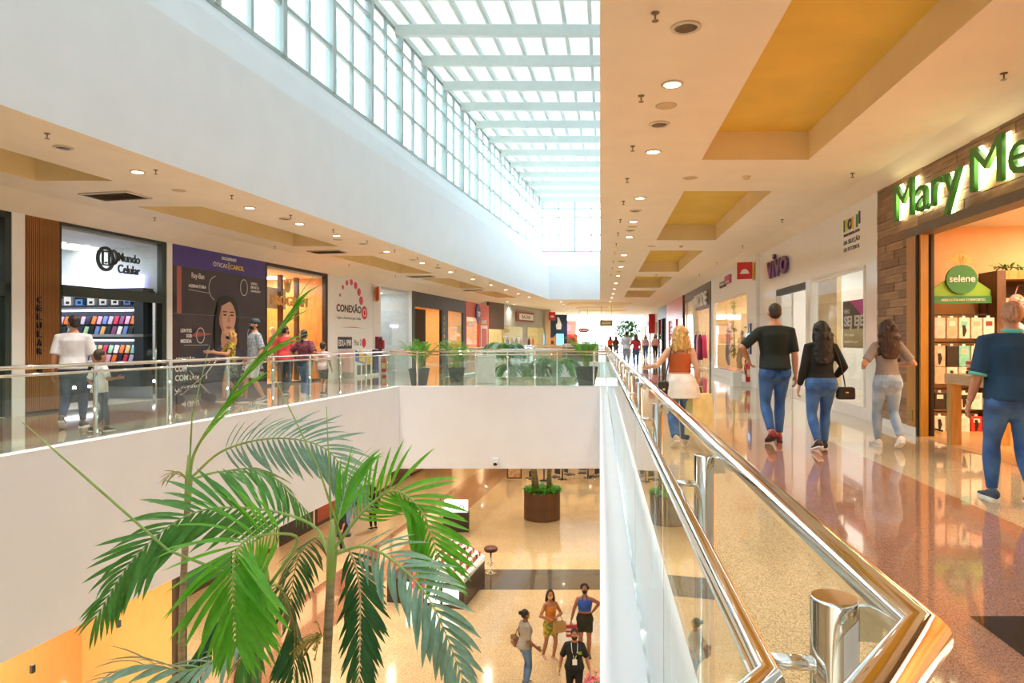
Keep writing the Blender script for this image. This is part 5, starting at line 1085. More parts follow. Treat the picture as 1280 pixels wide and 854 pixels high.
    for k, s in (('L', -1), ('R', 1)):      # hands: palm, four fingers, thumb
        a, el, wr = A[k]; f = (wr-el).normalized(); th = Vector((0, 1, 0)) if abs(f.y) < 0.75 else Vector((0, 0, 1)); th = (th-f*th.dot(f)).normalized(); pn = f.cross(th)*(1 if s > 0 else -1)
        if pn.x*s > 0 and abs(f.y) < 0.75: pn = -pn
        fb_.tube([wr-f*.02, wr+f*.03, wr+f*.085, wr+f*.095], [(.020, .025), (.016, .036), (.014, .040), (.010, .036)], 10, up=tuple(th))
        for i in range(4):
            o = th*(.027-.018*i); L = [.072, .080, .075, .058][i]; b0 = wr+f*.085+o; fb_.tube([b0-f*.01, b0+f*L*.4+pn*.006, b0+f*L*.75+pn*.022, b0+f*L*.9+pn*.042], [.0095, .009, .008, .006], 7)
        b0 = wr+f*.025+th*.028; fb_.tube([b0, b0+th*.028+f*.03+pn*.008, b0+th*.034+f*.06+pn*.018], [.012, .0105, .008], 7)
    body = fb_.build('body', skin(skin_c), root)
    ey = MB(); 
    for s in (-1, 1): ey.ball(HM@Vector((s*.031, .079, 1.638)), .0125, 8, 6)
    ey.build('eyes', M_eyew, body); ey = MB()
    for s in (-1, 1): ey.ball(HM@Vector((s*.031, .0875, 1.638)), .0068, 8, 6); ey.tube([HM@Vector((s*.014, .092, 1.66)), HM@Vector((s*.048, .083, 1.66))], .0045, 6)
    ey.build('irises_and_brows', M_eye, body)
    mth = MB(); mth.tube([HM@Vector((-.022, .088, 1.572)), HM@Vector((0, .097, 1.573)), HM@Vector((.022, .088, 1.572))], [.004, .0065, .004], 8); mth.build('mouth', mat('lips', '#9a5a50', 0.5), body)
    # ---- clothes
    if top != 'none':
        sm_ = MB(); torso(sm_, hem, neck, loose)
        if hem < 0.94:
            rr3 = []
            for z, e, o_ in ((hem, .034, -.026), (1.0, .022, -.016), (1.10, 0, 0)): a, b, c = prof_at(z); rr3.append(ell((0, c+o_+sh(z).y, tz(z)), a*w+loose+.004, b*w+loose+e))
            sm_.loft(rr3)
        if sleeve > 0:
            for k in 'LR': arm(sm_, k, loose+.002, sleeve, .012 if sleeve < .6 else 0)
        o = mk('shirt', remesh(sm_, voxel+.001, 3), top_c, root)
    wb = hem >= waist-.02 or top == 'none'; waist = waist if wb else min(waist, hem+.035)
    pm_ = MB(); torso(pm_, .785, waist, .010); butt(pm_, .011); pm_.ball((0, -.012, tz(.80)), (.085, .085*w, .06))
    if bottom == 'skirt':
        zb = hipz-.45*leg_to*1.1; pm_.loft([ell((0, -.01, tz(zb)), .21*w+flare, .17*w+flare), ell((0, -.01, tz(.88)), .178*w, .13*w), ell((0, -.005, tz(waist)), .14*w, .108*w)])
    else:
        for k in 'LR': leg(pm_, k, .010, leg_to, flare)
    mk('trousers' if leg_to > .7 else 'shorts', remesh(pm_, voxel+.001, 3), bot_m, root)
    if bottom == 'jeans' and hem >= .93 and pockets:
        for s in (-1, 1):
            pk = MB()
            y = -.055*w-.082*w-.010; pk.slab([(s*.078*w-.042, tz(.925)), (s*.078*w-.038, tz(.85)), (s*.078*w, tz(.835)), (s*.078*w+.038, tz(.85)), (s*.078*w+.042, tz(.925))], y-.002, y+.02); pk.build('back_pocket', bot_m, root)
    if wb:
        bl = MB(); a, b, c = prof_at(waist-.01); bl.loft([ell((0, c+sh(waist).y, tz(waist-.035)), a*w+.012, b*w+.011), ell((0, c+sh(waist).y, tz(waist)), a*w+.012, b*w+.011)]); bl.build('waistband', bot_m, root)
    # ---- shoes
    for k, s in (('L', -1), ('R', 1)):
        if shoe_c is None: break
        an = ank[k]; lift = legs[k][2]; pitch = min(0.9, lift*5) if lift > 0.015 else 0; fm = Matrix.Translation(an)@Matrix.Rotation(-s*0.12, 4, 'Z')@Matrix.Rotation(-pitch, 4, 'X')
        if len(legs[k]) > 3: fm = Matrix.Translation(an)@Matrix.Rotation(-legs[k][3], 4, 'X')
        so = MB(); rr = lambda y, a, z0, z1: [fm@Vector((a*math.cos(t_)*(1 if abs(math.cos(t_)) < .9 else .97), y, (z0+z1)/2+(z1-z0)/2*math.sin(t_))) for t_ in [2*PI*i/14 for i in range(14)]]
        so.loft([rr(-.075, .018, -.06, -.02), rr(-.068, .034, -.066, .015), rr(-.03, .040, -.066, .035), rr(.02, .041, -.066, .025), rr(.07, .046, -.066, -.012), rr(.13, .047, -.066, -.025), rr(.17, .038, -.064, -.035), rr(.185, .02, -.06, -.042)])
        sh_ = so.build('shoe', mat('shoe_'+shoe_c[1:], shoe_c, 0.5), root)
        pts = [(-.034, -.07), (.034, -.07), (.040, -.02), (.040, .04), (.049, .10), (.045, .15), (.025, .188), (-.025, .188), (-.045, .15), (-.049, .10), (-.040, .04), (-.040, -.02)]
        MB().prism([(x, y) for x, y in pts], -.075, -.056, fm).build('sole', sole or M_sole, sh_)
    # ---- hair
    hm = mat('hair_'+hair_c[1:], hair_c, 0.55, var=0.35, scale=18, bump=0.6, stretch=(3, 3, 0.6))
    if hair != 'bald':
        hh = MB(); g = .003 if hair == 'buzz' else .009
        hb(hh, (0, -.020, 1.668), (.076+g, .086+g, .086+g), 16, 12); hb(hh, (0, -.035, 1.625), (.072+g*.6, .066+g*.6, .072), 14, 10)
        if hair in ('long', 'curly', 'bob'):
            zb = hair_len; zz = [1.70, 1.62, 1.52, (1.52+zb)/2, zb+.04, zb]; rw = [.084, .104, .122, .130, .112, .07] if hair != 'bob' else [.08, .10, .118, .125, .115, .08]
            hh.loft([[HM@Vector((rw[i]*math.cos(2*PI*j/16), -.055-.012*i*(1 if i < 3 else .8)+(.058 if i else .05)*math.sin(2*PI*j/16)*(1 if i < 4 else .7), z)) for j in range(16)] for i, z in enumerate(zz)])
            if hair in ('curly', 'bob'):
                q = random.Random(hash(label) % 1000 if False else len(label))
                for i in range(46 if hair == 'curly' else 26):
                    z = q.uniform(zb-.01, 1.66); a = q.uniform(PI*.95, 2.05*PI); rr_ = .122 if z < 1.58 else .095; hb(hh, (rr_*math.cos(a), -.055+.062*math.sin(a), z), q.uniform(.02, .036), 8, 6)
            for s in (-1, 1): hh.tube([HM@Vector((s*.06, .02, 1.72)), HM@Vector((s*.086, .005, 1.64)), HM@Vector((s*.095, -.01, 1.53)), HM@Vector((s*.09, -.03, max(zb, 1.42)))], [.02, .022, .026, .02], 8)
        if hair == 'bun': hb(hh, (0, -.125, 1.69), .048, 12, 8)
        if hair == 'afro':
            q = random.Random(5)
            for i in range(40): a = q.uniform(0, 2*PI); u = q.uniform(-.1, 1); hb(hh, (.088*math.cos(a)*math.sqrt(1-max(0, u)**2*.8), -.03+.082*math.sin(a)*math.sqrt(1-max(0, u)**2*.8)-.01, 1.65+.09*u), q.uniform(.025, .038), 8, 6)
        if hair == 'tail': hh.tube([HM@Vector((0, -.10, 1.68)), HM@Vector((0, -.135, 1.62)), HM@Vector((0, -.12, 1.45)), HM@Vector((0, -.11, hair_len))], [.025, .034, .03, .01], 10)
        mk('hair', remesh(hh, max(.009, voxel*.85), 2), hm, root)
    if hat:
        ht = MB(); ht.loft([[HM@Vector((.092*math.cos(t_)*r, -.012+.108*math.sin(t_)*r, z)) for t_ in [2*PI*i/18 for i in range(18)]] for z, r in ((1.668, 1), (1.70, 1.0), (1.74, .9), (1.765, .65), (1.775, .2))])
        ht.loft([[HM@Vector((x*(.085), y, z)) for x, y in [(-1, .055), (-.8, .13), (-.3, .175), (.3, .175), (.8, .13), (1, .055)]] for z in (1.672, 1.682)], smooth=False); ht.build('cap', mat('cap_'+hat[1:], hat, 0.7), root)
    if mask:
        mm = MB(); pts = []
        for j in range(7):
            u = -1+j/3; x = u*.066; y = .098-.052*u*u+.006*(1-abs(u)); pts.append([(x, y, 1.615-.012*u*u), (x*1.02, y+.010, 1.585), (x*.9, y+.004, 1.552), (x*.7, y-.022, 1.532)])
        vs = [HM@Vector(p) for c in pts for p in c]+[HM@(Vector(p)-Vector((0, .012, 0))) for c in pts for p in c]; n_ = 28; fs = []
        for j in range(6):
            for i in range(3): q = j*4+i; fs += [(q, q+4, q+5, q+1), (n_+q, n_+q+1, n_+q+5, n_+q+4)]
        for j in range(6): q = j*4; fs += [(q, n_+q, n_+q+4, q+4), (q+3, q+7, n_+q+7, n_+q+3)]
        fs += [(i, i+1, n_+i+1, n_+i) for i in range(3)]+[(24+i, n_+24+i, n_+25+i, 25+i) for i in range(3)]
        mm.add(vs, fs, True)
        for s in (-1, 1): mm.tube([HM@Vector((s*.060, .055, 1.60)), HM@Vector((s*.083, .0, 1.63))], .003, 5)
        mm.build('face_mask', mat('mask_'+mask[1:], mask, 0.8), root)
    M_ = Matrix.Translation(loc)@Matrix.Rotation(face, 4, 'Z')@Matrix.Scale(sc_, 4)
    return dict(rz=face, root=root, M=M_, A=A, HM=HM, tz=tz, hips=hips, sh=sh)
WALK = dict(L=(-.085, .16, 0.0), R=(.085, -.22, .07)); WALK2 = dict(L=(-.085, -.24, .09), R=(.085, .14, 0)); STAND = dict(L=(-.10, .02, 0), R=(.10, -.03, 0))
def gx(px, d): return (px-640)/F*d
AW = -math.atan(RK)           # walking away along the right gallery
dj = jeans('#2f4f7c', '#5f84ae'); dj2 = jeans('#27508c', '#4a76ad'); dj3 = jeans('#7c96b4', '#b9c6d4'); dj4 = jeans('#2a3f5c', '#3f5878'); dj5 = jeans('#3f6190', '#6f93bb')
# ---- right gallery
p1 = person('man in black t-shirt and blue jeans walking away, left hand on hip', (gx(968, 9.05), 9.05, 0), AW, 1.86, 'm', 1.08, '#c08a6a', 'tee', cloth('#15201d'), .46, .93, .014, bot_m=dj2, shoe_c='#8a1f24', sole=M_black, hair='buzz', hair_c='#2c211b', legs=dict(L=(-.09, .16, 0), R=(.09, -.10, .0)) and dict(L=(-.08, -.20, .07), R=(.085, .12, 0)), armL=(-.10, .14, -.36), poleL=(-1, -.6, 0), armR=(.06, -.02, -.53))
p2 = person('woman with long black hair, black top and blue jeans walking away', (gx(1026, 8.45), 8.45, 0), AW, 1.61, 'f', 1.16, '#c79a7c', 'top', cloth('#141615'), .97, .97, .010, bot_m=dj2, leg_to=.97, shoe_c='#22242a', hair='curly', hair_c='#121614', hair_len=1.18, legs=dict(L=(-.10, -.22, .06), R=(.09, .14, 0)), armL=(-.10, .06, -.52), armR=(.08, .18, -.40), poleR=(.5, -1, 0), waist=1.05)
p3 = person('woman with long curly brown hair, grey t-shirt and pale jeans walking away', (gx(1109, 8.6), 8.6, 0), AW, 1.635, 'f', 1.0, '#c48c6c', 'tee', cloth('#8d8580'), .42, 1.0, .012, bot_m=dj3, leg_to=.95, shoe_c='#e6e4e0', hair='curly', hair_c='#3a2418', hair_len=1.22, legs=dict(L=(-.06, .16, 0), R=(.09, -.20, .08)), armL=(-.07, .20, -.27), poleL=(-.6, -1, -.2), armR=(.07, .20, -.26), poleR=(.6, -1, -.2), waist=1.06)
p4 = person('bald man in navy polo shirt and blue jeans at the right edge', (gx(1264, 5.72), 5.72, 0), AW-.12, 1.70, 'm', 1.22, '#c08868', 'polo', cloth('#1c3e5c'), .50, .90, .018, bot_m=jeans('#2a4f86', '#4d77ab'), leg_to=.98, shoe_c='#38485c', hair='buzz', hair_c='#b08468', legs=dict(L=(-.10, .12, 0), R=(.10, -.16, .05)), armL=(-.10, .06, -.52), armR=(.08, -.04, -.52))
def rim(p, name, m, z, r, hgt=.02):
    tz = p['tz']; y = p['sh'](z).y; MB().loft([ell((0, -.012+y, tz(z-hgt/2)), r[0], r[1]), ell((0, -.012+y, tz(z+hgt/2)), r[0]*.94, r[1]*.94)]).build(name, m, p['root'])
M_teal = mat('teal_trim', '#5fc0b4', 0.8)
rim(p4, 'collar', M_teal, 1.49, (.085, .078), .045)
for k in 'LR':
    a, el, wr = p4['A'][k]; c = a+(el-a)*.99; dd = (el-a).normalized(); MB().tube([c-dd*.012, c+dd*.012], .071, 14).build('sleeve_cuff', M_teal, p4['root'])
p5 = person('blonde woman in orange tank top and jeans with white jacket round waist', (gx(850, 8.7), 8.7, 0), AW, 1.56, 'f', 1.12, '#d0a080', 'tank', cloth('#c0602a', '#b25524'), 0, 1.08, .010, neck=1.36, bot_m=dj5, leg_to=.98, flare=.02, shoe_c='#c8b8a0', hair='bob', hair_c='#c49a58', hair_len=1.40, legs=WALK2, armL=(-.26, .14, -.24), poleL=(-.8, -.5, -1), armR=(.09, .06, -.50), pockets=False)
tz = p5['tz']
jk = MB(); jk.loft([ell((0, -.04, tz(.72)), .26, .225), ell((0, -.04, tz(.86)), .25, .215), ell((0, -.03, tz(.98)), .222, .185), ell((0, 0, tz(1.06)), .175, .135)]); jk.tube([(-.15, .02, tz(1.0)), (-.22, -.02, tz(.85)), (-.24, -.03, tz(.70))], [.05, .055, .045], 10); jk.tube([(.12, -.10, tz(1.0)), (.20, -.1, tz(.88)), (.24, -.06, tz(.72))], [.045, .055, .05], 10)
mk('tied_jacket', remesh(jk, .014, 3), cloth('#e6e2dc', bump=.4), p5['root'])
st = MB()
for s in (-1, 1): st.tube([(s*.085, -.085, tz(1.34)), (s*.095, -.07, tz(1.42)), (s*.10, 0, tz(1.465))], .011, 6)
st.build('straps', cloth('#c0602a', '#b25524'), p5['root'])
# bags
def world(p, v): return p['M']@Vector(v)
def handbag(name, label, p, pts_strap, c, size, col_, gold=False):
    """small bag with strap; all points in the wearer's local space"""
    cw = world(p, c); Mt = Matrix.Translation(cw)@Matrix.Rotation(p['rz'], 4, 'Z'); t = thing(name, label, 'bag', Mt); m = mat('leather_'+col_[1:], col_, 0.4, var=0.15, scale=10)
    sx, sy, sz = size; B(-sx, sx, -sy, sy, -sz, sz, bev=min(sx, sy)*.55).build('bag_body', m, t); B(-sx*.9, sx*.9, -sy*1.1, sy*1.1, sz*.1, sz*1.05, bev=min(sx, sy)*.4).build('flap', m, t)
    Mi = Mt.inverted(); MB().tube([Mi@world(p, q) for q in pts_strap], .008, 6).build('strap', m, t); B(-.015, .015, -sy*1.25, -sy*1.05, sz*.1, sz*.3).build('clasp', M_goldm, t); return t
tz = p2['tz']; handbag('shoulder_bag', 'small black shoulder bag at the hip of the woman in black', p2, [(.13, -.09, tz(1.44)), (.19, -.13, tz(1.25)), (.26, -.10, tz(1.0)), (.30, -.04, tz(.86))], (.31, -.02, tz(.78)), (.105, .05, .075), '#17171b')
tz = p5['tz']; handbag('shoulder_bag', 'black leather shoulder bag hanging beside the blonde woman', p5, [(-.12, .06, tz(1.46)), (-.135, -.11, tz(1.40)), (-.19, -.15, tz(1.15)), (-.23, -.13, tz(.92))], (-.245, -.12, tz(.82)), (.07, .06, .12), '#2a2421')
cw = p5['M']@(p5['A']['R'][2]+Vector((.03, .0, -.12)))
t = thing('shopping_bag', 'large pale yellow paper shopping bag hanging from the blonde woman\'s hand', 'bag', Matrix.Translation(cw)@Matrix.Rotation(.5, 4, 'Z')); m = mat('bag_yellow', '#e3d79a', 0.6, var=0.12, scale=6)
mb = MB(); mb.loft([[(-.19, -.07, -.52), (.19, -.07, -.52), (.19, .07, -.52), (-.19, .07, -.52)], [(-.18, -.075, -.25), (.18, -.075, -.25), (.18, .075, -.25), (-.18, .075, -.25)], [(-.16, -.05, 0), (.16, -.05, 0), (.16, .05, 0), (-.16, .05, 0)]], smooth=False); mb.build('paper_body', m, t); MB().tube([(-.07, 0, -.01), (-.04, 0, .09), (.04, 0, .09), (.07, 0, -.01)], .005, 6).build('handle', m, t)
V = .018
person('man in pale blue shirt walking arm in arm far down the right gallery', (gx(783, 34), 34, 0), AW, 1.80, 'm', 1.0, '#b98263', 'shirt', cloth('#c2cddd'), .5, .92, .016, bot_m=jeans('#7f9ac0', '#a7bcd8'), shoe_c='#8a8078', legs=WALK, armR=(.22, .05, -.40), voxel=V)
person('woman in red top and jeans walking beside the pale shirted man', (gx(795, 33.4), 33.4, 0), AW, 1.66, 'f', 1.1, '#c08a6a', 'top', cloth('#b8303c'), .45, .95, .014, bot_m=dj, shoe_c='#6a5a50', hair='long', hair_c='#5a4030', hair_len=1.38, legs=WALK2, armL=(-.20, .06, -.42), voxel=V)
person('woman in pink top and blue jeans walking toward the camera by the shops', (gx(807, 47), 47, 0), PI+AW, 1.72, 'f', 1.0, '#c08a6a', 'top', cloth('#d8b8c0'), .9, .98, .012, bot_m=dj2, shoe_c='#8a8a8a', hair='long', hair_c='#2a1d16', hair_len=1.30, legs=WALK, voxel=V)
person('woman in pale pink blouse and black trousers walking toward the camera', (gx(819, 45.5), 45.5, 0), PI+AW, 1.74, 'f', 1.0, '#c08a6a', 'top', cloth('#d8a8a0'), .9, .98, .014, bot_m=cloth('#1c1c20'), shoe_c='#1c1c1c', hair='long', hair_c='#1a1412', hair_len=1.30, mask='#26262a', legs=WALK2, voxel=V)
person('person in orange red top far away beside the railing end', (gx(763, 55), 55, 0), AW, 1.68, 'f', 1.05, '#b98263', 'top', cloth('#c84a34'), .5, .95, .014, bot_m=cloth('#2a2a34'), hair='long', hair_c='#3a2418', hair_len=1.4, legs=STAND, voxel=.022)
person('person in dark top with yellow bag far away beside the railing end', (gx(770, 50), 50, 0), AW, 1.64, 'f', 1.05, '#b98263', 'top', cloth('#4a3a30'), .5, .95, .014, bot_m=cloth('#4a5260'), hair='long', hair_c='#4a3020', hair_len=1.35, legs=STAND, voxel=.022)
# ---- left gallery
LW = -math.atan(LK)
q1 = person('man in pale grey t-shirt and jeans walking with the boy past the phone shop', (gx(92, 10.55), 10.55, 0), LW+.55, 1.76, 'm', 1.1, '#b98263', 'tee', cloth('#cfcdd2'), .46, .92, .020, bot_m=dj4, shoe_c='#2c3a34', hair='short', hair_c='#2a211d', head_yaw=.75, mask='#e6e6ea', legs=dict(L=(-.09, -.26, .10), R=(.09, .14, 0)), armR=(.12, .12, -.48), armL=(-.08, -.02, -.52))
person('small boy in white t-shirt and grey trousers beside the man in pale grey', (gx(126, 10.1), 10.1, 0), LW-.35, 1.20, 'm', 1.0, '#b98263', 'tee', cloth('#e3e2e4'), .46, .88, .022, bot_m=cloth('#44525e', '#586673'), shoe_c='#24302c', hair='short', hair_c='#3a2a20', head_s=1.25, legs=dict(L=(-.10, .18, 0), R=(.10, -.22, .04)), armR=(.10, .22, -.20), poleR=(.6, -1, -.3), armL=(-.12, .05, -.45))
q2 = person('woman in black floral dress with yellow sleeves pushing a stroller', (gx(288, 15.3), 15.3, 0), LW+PI*.78, 1.60, 'f', 1.02, '#c8936f', 'dress top', cloth('#2a2c26', '#d8b838', 22, .1), .30, .98, .018, neck=1.42, bottom='skirt', bot_m=cloth('#30372c', '#8a9a8a', 16, .1), leg_to=.62, flare=.01, shoe_c='#a07a60', hair='curly', hair_c='#b98448', hair_len=1.40, mask='#1c1c1f', head_yaw=-.1, legs=dict(L=(-.07, .18, 0), R=(.08, -.26, .10)), armL=(-.06, .40, -.18), armR=(.06, .42, -.18), poleL=(-.5, 0, -1), poleR=(.5, 0, -1))
person('man in grey print t-shirt, white shorts and dark cap walking behind the stroller', (gx(318, 14.95), 14.95, 0), LW+PI*.80, 1.83, 'm', 1.06, '#b98263', 'tee', cloth('#6e7884', '#a9b0b8', 30, .1), .46, .92, .020, bot_m=cloth('#dfe0e2'), leg_to=.46, flare=.035, shoe_c='#6a7076', hair='short', hair_c='#1d1512', hat='#2a3640', mask='#17171a', legs=dict(L=(-.09, -.16, .03), R=(.09, .16, 0)), armL=(-.10, .05, -.5), armR=(.13, .05, -.48))
tq = person('man in coral red t-shirt and dark trousers seen from behind at the fashion shop', (gx(357, 16.85), 16.85, 0), LW+.15, 1.73, 'm', 1.1, '#b98263', 'tee', cloth('#d8484e'), .46, .90, .020, bot_m=cloth('#2c343c', '#3a424a'), leg_to=.97, shoe_c='#3a4a52', hair='short', hair_c='#2a1f1a', head_yaw=-.6, mask='#2a2a2c', legs=dict(L=(-.09, .14, 0), R=(.10, -.20, .03)), armR=(.12, .05, -.49))
person('woman in dark patterned blouse and wide jeans seen from behind', (gx(381, 16.25), 16.25, 0), LW-.05, 1.61, 'f', 1.28, '#b98263', 'blouse', cloth('#262030', '#8a3a4a', 26, .1), .48, .92, .024, bot_m=dj, leg_to=.97, flare=.03, shoe_c='#c8ccd0', hair='tail', hair_c='#2a1d18', hair_len=1.42, legs=dict(L=(-.10, .10, 0), R=(.10, -.10, 0)), armL=(-.16, .16, -.30), armR=(.16, .16, -.30))
person('little boy in cream t-shirt and dark shorts walking at the rear of the family', (gx(404, 16.95), 16.95, 0), LW+.1, 1.28, 'm', 1.0, '#c8987a', 'tee', cloth('#e4dcd8', '#e0a0a8', 4), .46, .86, .024, bot_m=cloth('#34404c', '#6a7680', 20), leg_to=.42, flare=.04, shoe_c='#3a3a3e', hair='short', hair_c='#3a2a20', head_s=1.22, legs=dict(L=(-.10, .10, 0), R=(.10, -.20, .02)), armR=(.12, .0, -.48))
# stroller pushed by the woman
sp = q2['M']@Vector((0, .86, 0)); t = thing('stroller', 'dark grey baby stroller pushed past the hoarding poster', 'stroller', Matrix.Translation((sp.x, sp.y, 0))@Matrix.Rotation(q2['root'].rotation_euler.z, 4, 'Z')); M_str = mat('stroller_cloth', '#38363a', 0.8)
fr_ = MB()
for s in (-1, 1): fr_.tube([(s*.22, -.48, .98), (s*.23, -.2, .62), (s*.23, .32, .16)], .014, 8); fr_.tube([(s*.23, -.32, .16), (s*.23, .0, .55), (s*.23, .12, .72)], .014, 8)
fr_.tube([(-.22, -.48, .98), (.22, -.48, .98)], .018, 8); fr_.build('frame', M_chrome, t)
st = MB(); st.tube([(0, -.22, .72), (0, -.18, .46), (0, .22, .42), (0, .36, .34)], [(.2, .05), (.2, .06), (.2, .06), (.18, .04)], 10, up=(0, 1, 0)); st.build('seat', M_str, t)
hd_ = MB(); hd_.loft([[(.22*math.cos(a_), -.16+.0*j+math.sin(PI*.1+j*.30)*.34-.1, .60+.38*math.sin(a_)*(1-.08*j)*1.0) for a_ in [PI*i/10 for i in range(11)]] for j in range(5)], cap=False); hd_.build('canopy', M_str, t); B(-.18, .18, -.2, .2, .2, .32, bev=.03).build('basket', M_str, t)
for s in (-1, 1):
    for y in (-.32, .32): MB().tube([(s*.25-.018, y, .10), (s*.25+.018, y, .10)], .10, 16).build('wheel', M_black, t)
# ---- lower floor
def lowp(px, py_head, h): d = (H-ZL-h)*F/(py_head-425); return gx(px, d), d, ZL
x, y, z = lowp(657, 762, 1.65); l1_ = person('woman in grey t-shirt and jeans with brown bag on the lower floor', (x, y, z), -PI/2+.35, 1.65, 'f', 1.15, '#8a5a42', 'tee', cloth('#9a9488'), .46, .90, .020, bot_m=dj5, shoe_c='#8a8a88', hair='bun', hair_c='#1c1512', mask='#e8b428', legs=STAND, armL=(-.10, .06, -.50), armR=(.08, .18, -.44))
handbag('shoulder_bag', 'brown shoulder bag of the woman in the grey t-shirt', l1_, [(-.10, 0, 1.45), (-.2, -.15, 1.2), (-.22, -.17, 1.08)], (-.22, -.18, .97), (.13, .06, .10), '#7a5234')
x, y, z = lowp(688, 737, 1.64); l2_ = person('woman in orange top and green flowered shorts holding a beige bag', (x, y, z), PI+.45, 1.64, 'f', 1.0, '#a86f4c', 'tank', cloth('#d8862e', '#c87828'), 0, .98, .012, neck=1.36, bottom='shorts', bot_m=cloth('#2a8a4a', '#e0a830', 14, .1), leg_to=.34, flare=.06, shoe_c='#c89878', hair='long', hair_c='#2a1d16', hair_len=1.38, mask='#d8b868', head_yaw=-.4, legs=dict(L=(-.06, .05, 0), R=(.12, -.16, 0)), armL=(.10, .22, -.26), poleL=(-1, -.2, -.6), armR=(-.02, .24, -.28), poleR=(1, -.2, -.6))
cw = l2_['M']@Vector((-.12, .24, .90)); t = thing('tote_bag', 'beige tote bag held by the woman in flowered shorts', 'bag', Matrix.Translation(cw)@Matrix.Rotation(PI+.45, 4, 'Z')); B(-.15, .15, -.06, .06, -.14, .10, bev=.02).build('bag_body', mat('tote_beige', '#b8945a', 0.6), t); MB().tube([(-.08, 0, .09), (-.05, 0, .22), (.05, 0, .22), (.08, 0, .09)], .008, 6).build('handle', mat('tote_beige', '#b8945a', 0.6), t)
x, y, z = lowp(731, 731, 1.70); l3_ = person('woman in bright blue halter top and dark shorts with curly hair', (x, y, z), PI-.1, 1.70, 'f', 1.18, '#a9714f', 'halter', cloth('#2f58b8'), 0, 1.12, .012, neck=1.40, bottom='shorts', bot_m=cloth('#2f3020'), leg_to=.34, flare=.06, waist=1.08, shoe_c='#4a3a30', hair='afro', hair_c='#1f1512', mask='#1b1b1d', head_pitch=-.2, legs=STAND, armR=(.16, .04, -.50), armL=(-.03, -.10, -.34), poleL=(-1, -.6, 0))
st = MB()
for s in (-1, 1): st.tube([(s*.06, .09, l3_['tz'](1.38)), (s*.045, .03, l3_['tz'](1.50))], .012, 6)
st.build('halter_straps', cloth('#2f58b8'), l3_['root'])
cw = l3_['M']@(l3_['A']['R'][2]+Vector((.0, .02, -.26))); t = thing('gift_bag', 'red and white striped bag hanging from the hand of the blue-topped woman', 'bag', Matrix.Translation(cw)); B(-.13, .13, -.06, .06, -.13, .13, bev=.01).build('bag_body', mat('bag_red', '#c83440', 0.6), t)
for zz in (-.06, .03): B(-.132, .132, -.064, -.058, zz, zz+.045).build('stripe', M_wwall, t)
MB().tube([(-.06, 0, .12), (0, 0, .24), (.06, 0, .12)], .006, 6).build('handle', M_wwall, t)
x, y, z = lowp(718, 786, 1.62); l4_ = person('woman in black uniform t-shirt with badge walking toward the camera', (x, y, z), PI-.05, 1.62, 'f', 1.18, '#a56d4c', 'tee', cloth('#1f2320'), .48, .90, .020, bot_m=cloth('#17181a'), shoe_c='#151515', hair='bun', hair_c='#241a15', mask='#18181a', legs=WALK, armL=(-.16, .10, -.48), armR=(.16, .06, -.48))
tz = l4_['tz']; ln_ = MB()
for s in (-1, 1): ln_.tube([(s*.07, .05, tz(1.47)), (s*.06, .145, tz(1.34)), (s*.01, .165, tz(1.16))], .006, 6)
ln_.build('lanyard', M_wwall, l4_['root']); B(-.05, .05, .16, .172, tz(1.04), tz(1.16)).build('badge', M_wwall, l4_['root']); B(-.15, -.05, .13, .15, tz(1.26), tz(1.32)).build('logo', mat('logo_lime', '#8aa82a', 0.6), l4_['root'])
x, y, z = lowp(522, 700, 1.6); person('person in pink top and pale trousers on the lower floor behind the palm', (x, y, z), PI, 1.60, 'f', 1.0, '#c8987a', 'tee', cloth('#d86a70'), .45, .92, .016, bot_m=cloth('#e8d0c4'), shoe_c='#e8c0c0', hair='long', hair_c='#3a2418', hair_len=1.38, legs=STAND, voxel=V)
x, y, z = lowp(428, 630, 1.7); person('person in black clothes standing near the blue panel on the lower floor', (x, y, z), PI*.6, 1.70, 'm', 1.1, '#b98263', 'tee', cloth('#1c1c20'), .5, .9, .02, bot_m=cloth('#22222a'), hair='short', hair_c='#1c1512', legs=STAND, voxel=V)
x, y, z = lowp(467, 608, 1.7); person('person in dark trousers standing by the shops behind the palm', (x, y, z), PI*.3, 1.70, 'm', 1.0, '#b98263', 'tee', cloth('#3a3230'), .5, .9, .02, bot_m=cloth('#1c1c20'), hair='short', hair_c='#1c1512', legs=STAND, voxel=V)
# ---- mannequins
M_man = '#efe4d6'
FM3 = frame('R', 27.7)
def mann(label, M, rz, h, c, **k):
    v = M.translation if isinstance(M, Matrix) else M
    person(label, tuple(v), rz, h, 'f', .92, M_man, 'dress', cloth(c), .4, .95, .012, hair='bald', shoe_c=None, cat='mannequin', name='mannequin', group='shop mannequins', voxel=V, **k)
mann('standing mannequin in lilac top with yellow bag in the boutique window', FM3@T(1.9, .36, .3), PI/2, 1.72, '#b8b4d0', bot_m=cloth('#8a90b0'), legs=STAND)
mann('mannequin in pale trousers leaning in the boutique window', FM3@T(4.0, .4, .3), PI/2+.5, 1.45, '#d8c8b0', bot_m=cloth('#c8b098'), legs=dict(L=(-.1, .3, 0), R=(.1, -.1, 0)), flare=.05)
FML = frame('L', DL(515.5)); mann('pink dressed mannequin in the orange window of the black shop', FML@T(6.9, .6, .35), -PI/2, 1.72, '#e83a6a', bot_m=cloth('#e83a6a'), leg_to=.4, bottom='skirt', legs=STAND)
FMP = frame('L', DL(332.5))
